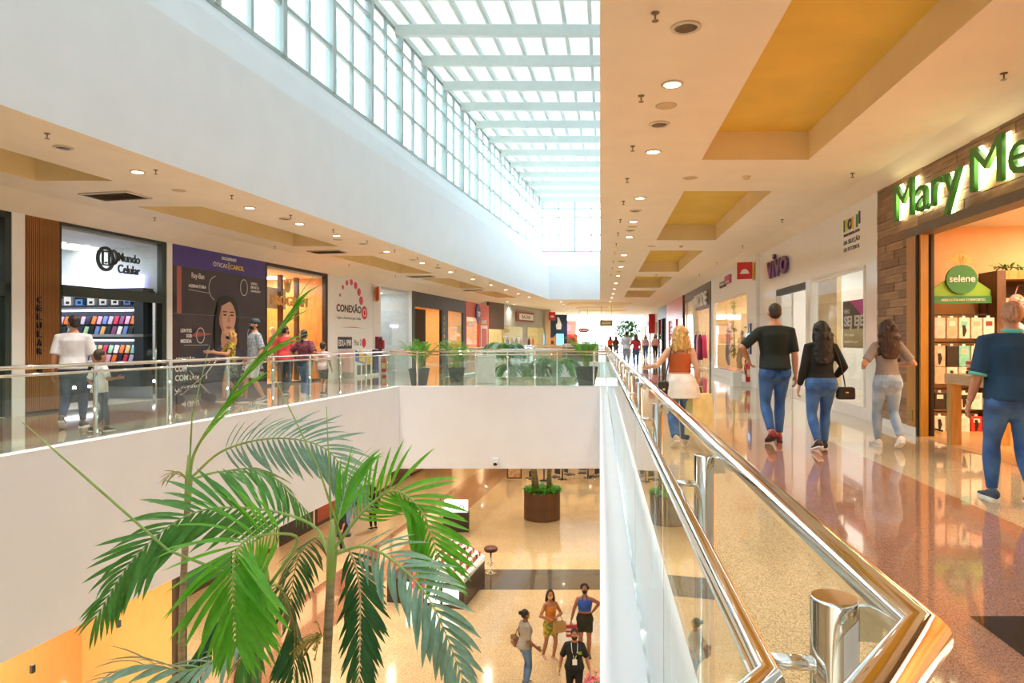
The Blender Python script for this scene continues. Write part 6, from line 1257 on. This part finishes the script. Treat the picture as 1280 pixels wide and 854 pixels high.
for i, xx in enumerate((1.45, 2.0, 3.1)): mann('pale mannequin in pink outfit, %s from the left in the fashion shop window' % ORD[i], FMP@T(xx, .7, .06), -PI/2+.2*i, 1.72, ['#e88a8a', '#f0d8d0', '#d8486a'][i], bot_m=cloth(['#e8a0a0', '#d8606a', '#e8d0c8'][i]), leg_to=.5, bottom='skirt', legs=STAND)
# ================================================================ palms and plants
def catmull(P, n=24):
    P = [Vector(p) for p in P]; Q = [P[0]*2-P[1]]+P+[P[-1]*2-P[-2]]; out_ = []
    for i in range(1, len(Q)-2):
        m = max(2, n//(len(P)-1))
        for j in range(m):
            t = j/m; a, b, c, d = Q[i-1], Q[i], Q[i+1], Q[i+2]
            out_.append(0.5*((2*b)+(c-a)*t+(2*a-5*b+4*c-d)*t*t+(3*b-a-3*c+d)*t**3))
    out_.append(P[-1]); return out_
prng = random.Random(11)
LM = [leaf_mesh(1, 0.095, 'leaflet', 0.35, dr, 6) for dr in (0.10, 0.22, 0.36)]; LMW = [leaf_mesh(1, 0.13, 'leaflet', 0.35, dr, 6) for dr in (0.15, 0.30, 0.45)]
MATS_LEAF = {}
def leaflet_mesh(m, k, wide):
    key = (m.name, k, wide)
    if key not in MATS_LEAF: me = (LMW if wide else LM)[k].copy(); me.name = 'leaflet'; me.materials.append(m); MATS_LEAF[key] = me
    return MATS_LEAF[key]
M_rach = mat('rachis', '#8fae5a', 0.5, var=0.1); M_rachp = mat('rachis_pale', '#c9b58a', 0.5, var=0.1)
def frond(root, ctrl, L, m, n=22, a0=50, a1=25, start=0.22, wide=False, droop=0.25, joined=False, lift=0.0, rm=None, r0=0.016, up=None):
    """pinnate leaf: curved rachis with leaflets in two rows; ctrl in the root's space"""
    pts = catmull(ctrl, 28); k = len(pts)
    fr_ = MB().tube(pts, [r0*(1-0.85*i/(k-1)) for i in range(k)], 7).build('frond', rm or M_rach, root)
    sums = [0.0]
    for a, b in zip(pts, pts[1:]): sums.append(sums[-1]+(b-a).length)
    tot = sums[-1]; J = MB()
    U0 = Vector(up).normalized() if up else Vector((0, 0, 1))
    for i in range(n):
        t = start+(1-start)*(i+0.4)/n; s = t*tot; j = max(q for q in range(k-1) if sums[q] <= s+1e-9); u = (s-sums[j])/max(1e-6, sums[j+1]-sums[j]); p = pts[j].lerp(pts[j+1], u); tg = (pts[j+1]-pts[j]).normalized()
        sd = tg.cross(U0); sd = sd.normalized() if sd.length > 0.15 else tg.cross(Vector((0.3, 1, 0.2))).normalized(); nn = sd.cross(tg)
        ang = math.radians(a0+(a1-a0)*((t-start)/(1-start))); ll = L*max(0.3, math.sin(PI*(0.18+0.72*(t-start)/(1-start)))**0.7)
        for sgn in (-1, 1):
            d = sd*sgn*math.sin(ang)+tg*math.cos(ang)+nn*lift+Vector((0, 0, -droop*prng.uniform(.5, 1.4)))+Vector((prng.uniform(-.06, .06), prng.uniform(-.06, .06), prng.uniform(-.06, .06)))
            M_ = orient(p, d, nn if abs(nn.dot(d.normalized())) < .95 else U0, ll*prng.uniform(.88, 1.08), roll=sgn*0.35)
            if joined:
                me = leaf0; J.add([M_@v.co for v in me.vertices], [tuple(f.vertices) for f in me.polygons], True)
            else: mk('leaflet', leaflet_mesh(m, prng.randrange(3), wide), None, fr_, M_)
    if joined: o = J.build('leaflets', m, fr_); o['kind'] = 'stuff'
    return fr_
leaf0 = leaf_mesh(1, 0.14, 'leaflet', 0.3, 0.2, 3)
M_trunk = mat('palm_trunk', '#a89a7c', 0.7, c2='#7d7358', scale=3, bump=0.4, stretch=(1, 1, 9)); M_soil = mat('soil', '#4a3626', 0.9, bump=0.5, scale=20)
def palm(label, crown, base_xy, fronds, r=0.042, group='tall potted palms in the void'):
    cr = P3(*crown); bx, by = base_xy; root = thing('palm_tree', label, 'palm', loc=(bx, by, ZL+0.50), group=group); org = Vector((bx, by, ZL+0.50)); c = cr-org
    tr = [Vector((0, 0, 0)), Vector((c.x*.3+.05, c.y*.3, c.z*.33)), Vector((c.x*.7-.04, c.y*.7, c.z*.68)), c]; pts = catmull(tr, 40)
    MB().tube(pts, [r*(1.25-.35*i/(len(pts)-1))*(1.06 if i % 2 else 1) for i in range(len(pts))], 12).build('trunk', M_trunk, root)
    MB().tube([pts[-4], c, c+Vector((0, 0, .28))], [r*.9, r*1.15, r*.35], 10).build('crownshaft', M_rach, root)
    for ctrl, L, m, kw in fronds:
        frond(root, [P3(*q)-org for q in ctrl], L, m, **kw)
    pt = thing('round_planter', 'grey planter of the '+' '.join(label.split()[:7]), 'planter', loc=(bx, by, ZL)); MB().lathe([(.36, 0), (.42, .05), (.45, .5), (.41, .5), (.40, .44)], n=24).build('pot', mat('planter_grey', '#8a8680', 0.6), pt); MB().lathe([(.40, .44), (.2, .47), (.02, .48)], n=20).build('soil', M_soil, pt)
    return root, org
A_root, A_org = palm('feathery palm with grey-green drooping fronds nearest the centre of the void', (415, 690, 6.0), (gx(404, 6.0), 6.0), [
    ([(415, 690, 6), (452, 642, 5.9), (492, 614, 5.8), (530, 645, 5.7), (556, 728, 5.6)], .50, LF_B, dict(n=28, a0=50, a1=38, droop=.02, up=(0, -1, .4))),
    ([(420, 692, 6), (458, 684, 5.6), (505, 712, 5.3), (545, 765, 5.1), (585, 866, 5)], .44, LF_S, dict(n=25, a0=62, a1=26, wide=True, droop=.08, up=(.1, -.8, .6))),
    ([(418, 695, 6), (436, 688, 6.1), (449, 730, 6.1), (450, 790, 6.05), (449, 856, 6)], .46, LF_D, dict(n=26, a0=55, a1=28, droop=.3, rm=M_rachp, up=(0, -1, .2), start=.12)),
    ([(412, 690, 6), (388, 655, 6.2), (320, 636, 6.25), (240, 642, 6.1), (170, 695, 5.9), (118, 775, 5.8)], .60, LF_G, dict(n=32, a0=55, a1=20, droop=.02, up=(0, -.9, .5))),
    ([(415, 690, 6), (424, 645, 6.1), (436, 605, 6.2), (452, 585, 6.25)], .50, LF_B, dict(n=10, a0=30, a1=20, droop=-.1, start=.3)),
    ([(415, 690, 6), (395, 672, 6.4), (372, 700, 6.8), (362, 760, 7)], .45, LF_D, dict(n=18, a0=55, a1=30, droop=.3))])
def stalk(root, org, pts, r=.012): MB().tube([P3(*q)-org for q in pts], [r]+[r*.7]*(len(pts)-2)+[r*.25], 7).build('spear_leaf', M_rach, root)
stalk(A_root, A_org, [(415, 690, 6), (412, 600, 6.2), (408, 508, 6.3)]); stalk(A_root, A_org, [(432, 690, 6), (400, 590, 6.2), (331, 446, 6.3)], .013)
inf = MB()
for i in range(26):
    a = prng.uniform(0, 2*PI); e = Vector((math.cos(a)*prng.uniform(.05, .16)-.09, math.sin(a)*.1-.08, prng.uniform(-.17, .12))); b0 = P3(402, 795, 5.95)-A_org; inf.tube([b0, b0+e*.6+Vector((0, 0, .03)), b0+e], .005, 5); inf.ball(b0+e, .011, 6, 4)
inf.build('seed_cluster', mat('seed_yellow', '#a89a4a', 0.7, var=.2, scale=20), A_root)['kind'] = 'stuff'
B_root, B_org = palm('palm with one large bright frond spread toward the viewer', (330, 730, 5.7), (gx(292, 5.6), 5.6), [
    ([(335, 735, 5.7), (372, 676, 5.7), (338, 668, 5.5), (302, 680, 5.2), (291, 720, 5.0), (295, 806, 4.9)], .62, LF_B, dict(n=30, a0=72, a1=22, start=.36, droop=.08, up=(.1, -1, .35))),
    ([(330, 735, 5.7), (318, 745, 5.9), (275, 775, 5.9), (232, 835, 5.8)], .55, LF_D, dict(n=20, a0=55, a1=25, droop=.3)),
    ([(332, 735, 5.7), (350, 735, 6.0), (368, 780, 6.1), (366, 850, 6.1)], .48, LF_D, dict(n=20, a0=55, a1=28, droop=.3)),
    ([(325, 740, 5.7), (320, 780, 5.5), (300, 830, 5.4), (290, 890, 5.4)], .5, LF_G, dict(n=18, a0=50, a1=28, droop=.3)),
    ([(325, 745, 5.7), (300, 800, 5.5), (240, 838, 5.3), (180, 832, 5.1), (112, 858, 5)], .42, LF_S, dict(n=14, a0=58, a1=30, wide=True, droop=.1, lift=.2))], r=.045)
stalk(B_root, B_org, [(330, 735, 5.7), (210, 688, 5.9), (110, 600, 6.0), (28, 528, 6.1)], .016)
C_root, C_org = palm('slim palm behind with an upright bright unopened frond', (236, 600, 7.6), (gx(222, 7.7), 7.7), [
    ([(236, 600, 7.6), (246, 560, 7.6), (292, 490, 7.6), (330, 440, 7.6), (372, 376, 7.6)], .85, LF_B, dict(n=10, a0=13, a1=5, droop=-.02, start=.12, r0=.02)),
    ([(238, 598, 7.6), (282, 562, 7.5), (350, 548, 7.4), (412, 565, 7.3), (446, 628, 7.2)], .55, LF_S, dict(n=30, a0=66, a1=30, droop=.1, up=(0, -.8, .6))),
    ([(238, 600, 7.6), (275, 590, 7.9), (330, 590, 8.0), (385, 640, 8.0)], .5, LF_G, dict(n=20, a0=55, a1=30, droop=.3)),
    ([(236, 602, 7.6), (222, 590, 7.5), (205, 598, 7.4)], .2, mat('leaf_dry', '#9a8a60', 0.7, var=.2), dict(n=6, a0=45, a1=30))], r=.036)
stalk(C_root, C_org, [(236, 600, 7.6), (240, 520, 7.6), (262, 432, 7.6)], .012)
# ---- potted plants on the bridge
M_pot = mat('pot_grey', '#5e6264', 0.6, var=.06)
def potted(label, px, d, w_, h, hp, n=11, group='potted plants on the bridge'):
    x = gx(px, d); t = thing('potted_plant', label, 'potted plant', loc=(x, d, 0.004), group=group)
    MB().loft([[(-w_*.36, -w_*.36, 0), (w_*.36, -w_*.36, 0), (w_*.36, w_*.36, 0), (-w_*.36, w_*.36, 0)], [(-w_*.5, -w_*.5, h), (w_*.5, -w_*.5, h), (w_*.5, w_*.5, h), (-w_*.5, w_*.5, h)], [(-w_*.44, -w_*.44, h), (w_*.44, -w_*.44, h), (w_*.44, w_*.44, h), (-w_*.44, w_*.44, h)], [(-w_*.42, -w_*.42, h-.06), (w_*.42, -w_*.42, h-.06), (w_*.42, w_*.42, h-.06), (-w_*.42, w_*.42, h-.06)]], smooth=False).build('pot', M_pot, t)
    for i in range(n):
        a = 2*PI*i/n+prng.uniform(-.2, .2); s = prng.uniform(.2, .5)*(1 if i % 3 else 1.4); L = hp*prng.uniform(.8, 1.25)
        frond(t, [Vector((.05*math.cos(a), .05*math.sin(a), h-.05)), Vector((s*.4*math.cos(a), s*.4*math.sin(a), h+L*.5)), Vector((s*math.cos(a), s*math.sin(a), h+L*.92)), Vector((s*1.3*math.cos(a), s*1.3*math.sin(a), h+L))], .24, [LF_G, LF_B, LF_G][i % 3], n=9, a0=55, a1=30, joined=True, wide=True, droop=0, r0=.012, start=.3)
potted('bushy green plant in a square grey pot nearest the glass partition', 524, 20.75, .58, .50, .72, 14)
potted('bushy green plant in a grey pot set back before the black shop', 571, 22.2, .52, .46, .75, 14)
potted('tall bushy plant in a grey pot at the right end of the bridge', 733, 20.75, .64, .55, .78, 16)
t = thing('white_cabinet', 'low white square bin standing on the bridge behind the glass', 'bin', loc=(gx(607, 21.6), 21.6, 0)); B(-.3, .3, -.25, .25, 0, .82, bev=.015).build('body', M_wwall, t); B(-.32, .32, -.27, .27, .82, .86).build('lid', M_wwall, t)
# ---- round wooden planter with palm on the lower floor
px_, d_ = 677.5, 28.6; t = thing('wooden_planter', 'big round planter of upright brown slats on the lower floor', 'planter', loc=(gx(px_, d_), d_, ZL)); me = None
for i in range(36):
    a = 2*PI*i/36
    if me is None: me = B(-.062, .062, -.03, .0, 0.02, 1.18).mesh('slat')
    mk('slat', me, M_dwood, t, Matrix.Rotation(a, 4, 'Z')@T(0, -.73, 0))
MB().lathe([(.70, 0), (.70, 1.1), (.3, 1.12), (.02, 1.13)], n=28).build('soil', M_soil, t)
hd_ = MB(); lm_ = leaf_mesh(.2, .12, 'leaf', .2, .3, 3)
for i in range(420):
    a = prng.uniform(0, 2*PI); r_ = .72*math.sqrt(prng.random()); M_ = orient(Vector((r_*math.cos(a), r_*math.sin(a), 1.12+prng.uniform(0, .14))), Vector((math.cos(a)*.8+prng.uniform(-.5, .5), math.sin(a)*.8+prng.uniform(-.5, .5), prng.uniform(.1, 1))), s=prng.uniform(.7, 1.2)); hd_.add([M_@v.co for v in lm_.vertices], [tuple(f.vertices) for f in lm_.polygons], True)
hd_.build('ground_cover', LF_B, t)['kind'] = 'stuff'
def far_palm(label, x, y, zc, n, L, lean=0.0):
    r_ = thing('palm_tree', label, 'palm', loc=(x, y, ZL+1.12), group='palms of the wooden planter'); c = Vector((lean, 0, zc-ZL-1.12)); MB().tube([(0, 0, 0), (lean*.3, 0, c.z*.5), tuple(c)], [.10, .085, .07], 10).build('trunk', M_trunk, r_)
    for i in range(n):
        a = 2*PI*i/n+.3; s = prng.uniform(.85, 1.15)*L; dx, dy = math.cos(a), math.sin(a)
        frond(r_, [c, c+Vector((dx*.35*s, dy*.35*s, .38*s)), c+Vector((dx*.75*s, dy*.75*s, .35*s)), c+Vector((dx*1.05*s, dy*1.05*s, -.15*s))], .50, [LF_D, LF_S, LF_G][i % 3], n=18, a0=60, a1=30, joined=True, droop=.3, r0=.02)
far_palm('palm with arching fronds rising behind the bridge railing, nearer the white bin', gx(668, 28.6), 28.6, -.25, 11, 1.35, -.45); far_palm('palm with arching fronds rising behind the bridge railing, nearer the pot', gx(686, 28.7), 28.7, .05, 10, 1.2, .3)
far_palm('tallest distant palm showing above the railing in front of the concrete faced shop', gx(672, 28.5), 28.5, .85, 12, .95, -1.35)
# ---- tree before the end window
t = thing('leafy_tree', 'small round leafy tree before the bright end window', 'tree', loc=(gx(785, 68), 68, 0)); MB().tube([(0, 0, 0), (.05, 0, 1.2), (0, 0, 2.2)], [.09, .07, .04], 8).build('trunk', M_trunk, t); cr_ = MB(); lm_ = leaf_mesh(.3, .2, 'leaf', .2, .2, 2)
for i in range(900):
    v = Vector((prng.gauss(0, 1), prng.gauss(0, 1), prng.gauss(0, 1))).normalized()*prng.uniform(.5, 1)**.5; p = Vector((v.x*1.25, v.y*1.1, 2.35+v.z*.95)); M_ = orient(p, Vector((v.x+prng.uniform(-.5, .5), v.y+prng.uniform(-.5, .5), prng.uniform(-.6, .6))), s=prng.uniform(.6, 1.2)); cr_.add([M_@q.co for q in lm_.vertices], [tuple(f.vertices) for f in lm_.polygons], True)
cr_.build('foliage', LF_G, t)['kind'] = 'stuff'
t = thing('tree_pot', 'white pot of the small tree before the end window', 'pot', loc=(gx(785, 68), 68, 0)); MB().lathe([(.3, 0), (.4, .5), (.34, .5), (.33, .46)], n=16).build('pot', M_wwall, t)
# ================================================================ lower floor furnishings
ZH = ZF-ZL
# storefront under the left gallery
FM = frame('L', 0.5, 9.6, ZL); W = (13.7-0.5)/0.976; M_lw = mat('lower_shop_wall', '#e6b872', 0.55, var=0.04)
room(30, FM, 0.1, W-0.1, 2.4, ZH-0.02, M_lw, mat('lower_shop_floor', '#d8b078', 0.3), 5, None, 150, (1, 0.82, 0.58), m_ceil=M_lw)
wn = thing('shop_window', 'frameless glass shopfront with warm beige interior under the left gallery', 'window', FM)
x = 0.0
for i in range(8): B(x+.01, x+W/8-.01, .04, .052, .05, ZH).build('pane', M_shopglass, wn); x += W/8
for i in range(1, 8): B(i*W/8-.03, i*W/8+.03, .02, .07, 2.4, 2.52).build('clamp', M_dgrey, wn)
B(W-.16, W, -.02, .2, 0, ZH).build('end_post', M_black, wn); B(8.0, 8.25, -.02, .14, 0, ZH).build('dark_pier', M_dgrey, wn)
for i in range(4): tag(B(0, 1.5, .0, .5, 0, .5).build('display_bench', mat('bench_wood', '#d8a868', 0.5), None, FM@T(1.5+i*3, 1.6, .004)), 'low beige display bench, %s from the near end in the lower storefront' % ORD[i], 'bench', 'benches in the lower storefront')
# shopfront panels along the lower left wall
FM = frame('L', 14.0, 13.95, ZL); CP = [('#2a5aa8', 'blue'), ('#3a2c24', 'dark brown'), ('#3f8a5a', 'green'), ('#d8c8a8', 'cream'), ('#2b2b30', 'black'), ('#a8442e', 'rust'), ('#2a6ab8', 'bright blue'), ('#e0d4b8', 'ivory'), ('#5a4030', 'walnut'), ('#d8a848', 'amber'), ('#34405a', 'slate'), ('#8a5a3a', 'tan')]
for i, (c, nm) in enumerate(CP):
    x0 = .5+i*2.6; t = thing('shop_window', '%s shop window, %s along the lower left wall behind the palms' % (nm, ORD[i]), 'shopfront', FM@T(x0, -.1, 0), group='panels of the lower left wall')
    B(0, 2.4, 0, .1, 0, ZH-.1).build('frame', mat('panel_frame', '#4a3a2c', 0.5), t); B(.1, 2.3, -.02, 0, .15, 2.6).build('display', mat('lower_panel_'+c[1:], c, 0.3), t); B(.1, 2.3, -.02, 0, 2.7, ZH-.2).build('lit_fascia', mat('warm_fascia', '#ffdca0', 0.5, emit=1.0), t)
# product kiosk, stool, lightbox
KA, KB = Vector((-1.34, 18.9, ZL)), Vector((-.84, 20.95, ZL)); xk = (KB-KA).normalized(); yk = Vector((-xk.y, xk.x, 0)); KM = Matrix(((xk.x, yk.x, 0, KA.x), (xk.y, yk.y, 0, KA.y), (0, 0, 1, KA.z), (0, 0, 0, 1))); LK_ = (KB-KA).length
t = thing('product_kiosk', 'dark cosmetics kiosk with sloping lit shelves on the lower floor', 'kiosk', KM); M_kd = mat('kiosk_dark', '#3a2a22', 0.35)
B(0, LK_, 0, .12, 0, .85).build('side_panel', M_kd, t); B(0, LK_, .12, 2.3, 0, .7).build('base', M_kd, t); MB().add([(0, 0, .85), (LK_, 0, .85), (LK_, 1.0, 1.35), (0, 1.0, 1.35), (0, 0, .7), (LK_, 0, .7), (LK_, 1.0, .7), (0, 1.0, .7)], [(0, 1, 2, 3), (4, 7, 6, 5), (0, 4, 5, 1), (1, 5, 6, 2), (2, 6, 7, 3), (3, 7, 4, 0)]).build('sloping_top', mat('kiosk_top', '#f2e2c8', 0.3, emit=.35), t)
for i in range(3): B(-.04, 0, .15+i*.55, .6+i*.55, .12, .62).build('lit_panel', mat('kiosk_lit', '#fff4e2', 0.4, emit=1.6), t)
KC = [('#c83440', 'red'), ('#d8b8a0', 'beige'), ('#2a2226', 'black'), ('#b85a6a', 'rose'), ('#f0e8e0', 'white'), ('#8a4a5a', 'plum')]; me_k = {}
for r_ in range(5):
    for q in range(12):
        c, nm = KC[(q*2+r_*3+q//4) % 6]
        if c not in me_k: me_k[c] = B(-.045, .045, -.03, .03, 0, .13, bev=.01).mesh('cosmetic_box'); me_k[c].materials.append(mat('cosm_'+c[1:], c, 0.3))
        tag(mk('cosmetic_box', me_k[c], None, None, KM@T(.12+q*(LK_-.2)/12, .1+r_*.19, .86+.05+r_*.095)), '%s cosmetic box, %s along row %s of the kiosk slope' % (nm, ORD[q], ORD[r_]), 'box', 'boxes on the cosmetics kiosk')
t = thing('bar_stool', 'round brown bar stool with chrome foot beside the kiosk', 'stool', loc=(gx(613.5, 21.9), 21.9, ZL)); MB().lathe([(.2, .70), (.22, .74), (.22, .80), (.18, .83), (.02, .835)], n=22).build('seat', mat('stool_brown', '#5a3020', 0.5), t); MB().lathe([(.2, 0), (.2, .015), (.06, .03), (.028, .06), (.028, .7)], n=20).build('stem', M_chrome, t); ringstrip_ = MB().tube([(.13*math.cos(2*PI*i/16), .13*math.sin(2*PI*i/16), .28) for i in range(17)], .01, 6).build('footrest', M_chrome, t)
p = P3(570, 641, 26.5); t = thing('light_box', 'white lit sign box with red mark on a dark counter', 'sign', loc=(p.x, 26.5, ZL)); B(-.5, .5, 0, .5, 0, p.z-ZL).build('counter', M_kd, t); B(-.46, .46, 0, .12, p.z-ZL, p.z-ZL+.48, bev=.03).build('box', mat('box_lit', '#f4f6f8', 0.4, emit=1.0), t); ringstrip(MB(), .22, p.z-ZL+.2, .08, .02, -.01, 0, 14).build('mark', M_redsign, t); letters('lettering', 'bio', mat('sign_blue', '#4a6aa8', .4), t, -.3, -.005, p.z-ZL+.15, width=.4, height=.14, ext=.005)
p = P3(428, 668, 26); t = thing('banner_stand', 'tall bright blue banner behind the palms on the lower floor', 'banner', loc=(p.x, 26, ZL)); B(-.28, .28, -.02, .02, .06, 2.3).build('sheet', mat('banner_blue', '#2f6ec0', 0.5, c2='#7fb0e0', scale=3), t); B(-.32, .32, -.12, .12, 0, .06).build('foot', M_dgrey, t)
# cafe chairs and tables beyond the planter
def cafe_chair(label, x, y, rz):
    t = thing('cafe_chair', label, 'chair', loc=(x, y, ZL), rz=rz, group='cafe chairs beyond the planter')
    B(-.22, .22, -.22, .22, .44, .48, bev=.01).build('seat', M_dgrey, t); MB().slab([(-.21, .58), (.21, .58), (.2, .88), (-.2, .88)], -.22, -.19).build('backrest', M_dgrey, t)
    for sx in (-1, 1):
        for sy in (-1, 1): MB().tube([(sx*.19, sy*.19, .45), (sx*.23, sy*.23, 0)], .014, 6).build('leg', M_chrome, t)
        MB().tube([(sx*.18, -.205, .45), (sx*.18, -.205, .6)], .012, 6).build('back_post', M_chrome, t)
def cafe_table(label, x, y):
    t = thing('cafe_table', label, 'table', loc=(x, y, ZL), group='cafe tables beyond the planter'); MB().lathe([(.45, .72), (.45, .75), (.02, .755)], n=22).build('table_top', M_dwood, t); MB().lathe([(.24, 0), (.24, .02), (.035, .04), (.035, .72)], n=16).build('pedestal', M_dgrey, t)
for i, (px, d) in enumerate(((664, 34.6), (693, 35), (712, 35.6), (728, 36), (742, 35.2))): cafe_chair('dark cafe chair, %s from the left beyond the wooden planter' % ORD[i], gx(px, d), d, [.4, 2.2, -1.2, 3.0, .9][i])
for i, (px, d) in enumerate(((680, 36.2), (703, 36.6), (735, 37))): cafe_table('round dark cafe table, %s from the left beyond the planter' % ORD[i], gx(px, d), d)
p = P3(651, 597, 36.5); t = thing('menu_board', 'framed orange menu board standing on the lower floor beyond the planter', 'sign', loc=(p.x-.3, 36.5, ZL)); B(-.45, .35, -.03, .03, .05, 1.0).build('frame', M_dwood, t); B(-.38, .28, -.04, -.03, .12, .92).build('print', mat('menu_print', '#d89060', 0.5, c2='#f0d0a0', scale=6), t)
# pink flowers near the bottom edge
p = P3(748, 850, 13.2); t = thing('flower_pot', 'pot of pink and red flowers at the bottom edge of the void', 'flower pot', loc=(p.x, 13.2, ZL)); h = p.z-ZL-.12; MB().lathe([(.16, 0), (.24, h-.1), (.2, h-.1), (.19, h-.14)], n=18).build('pot', M_pot, t)
fl_ = MB(); st_ = MB()
for i in range(42):
    a = prng.uniform(0, 2*PI); r_ = .3*math.sqrt(prng.random()); c = Vector((r_*math.cos(a), r_*math.sin(a), h+.05+prng.uniform(-.05, .14))); st_.tube([(c.x*.3, c.y*.3, h-.14), tuple(c)], .006, 5)
    for k in range(5): b_ = 2*PI*k/5; fl_.ball(c+Vector((.022*math.cos(b_), .022*math.sin(b_), 0)), (.02, .02, .012), 6, 4)
fl_.build('blossoms', mat('blossom', '#d83a5a', 0.6, c2='#f0a0b0', scale=9), t)['kind'] = 'stuff'; st_.build('stems', LF_G, t)['kind'] = 'stuff'
bpy.data.scenes.remove(TS)
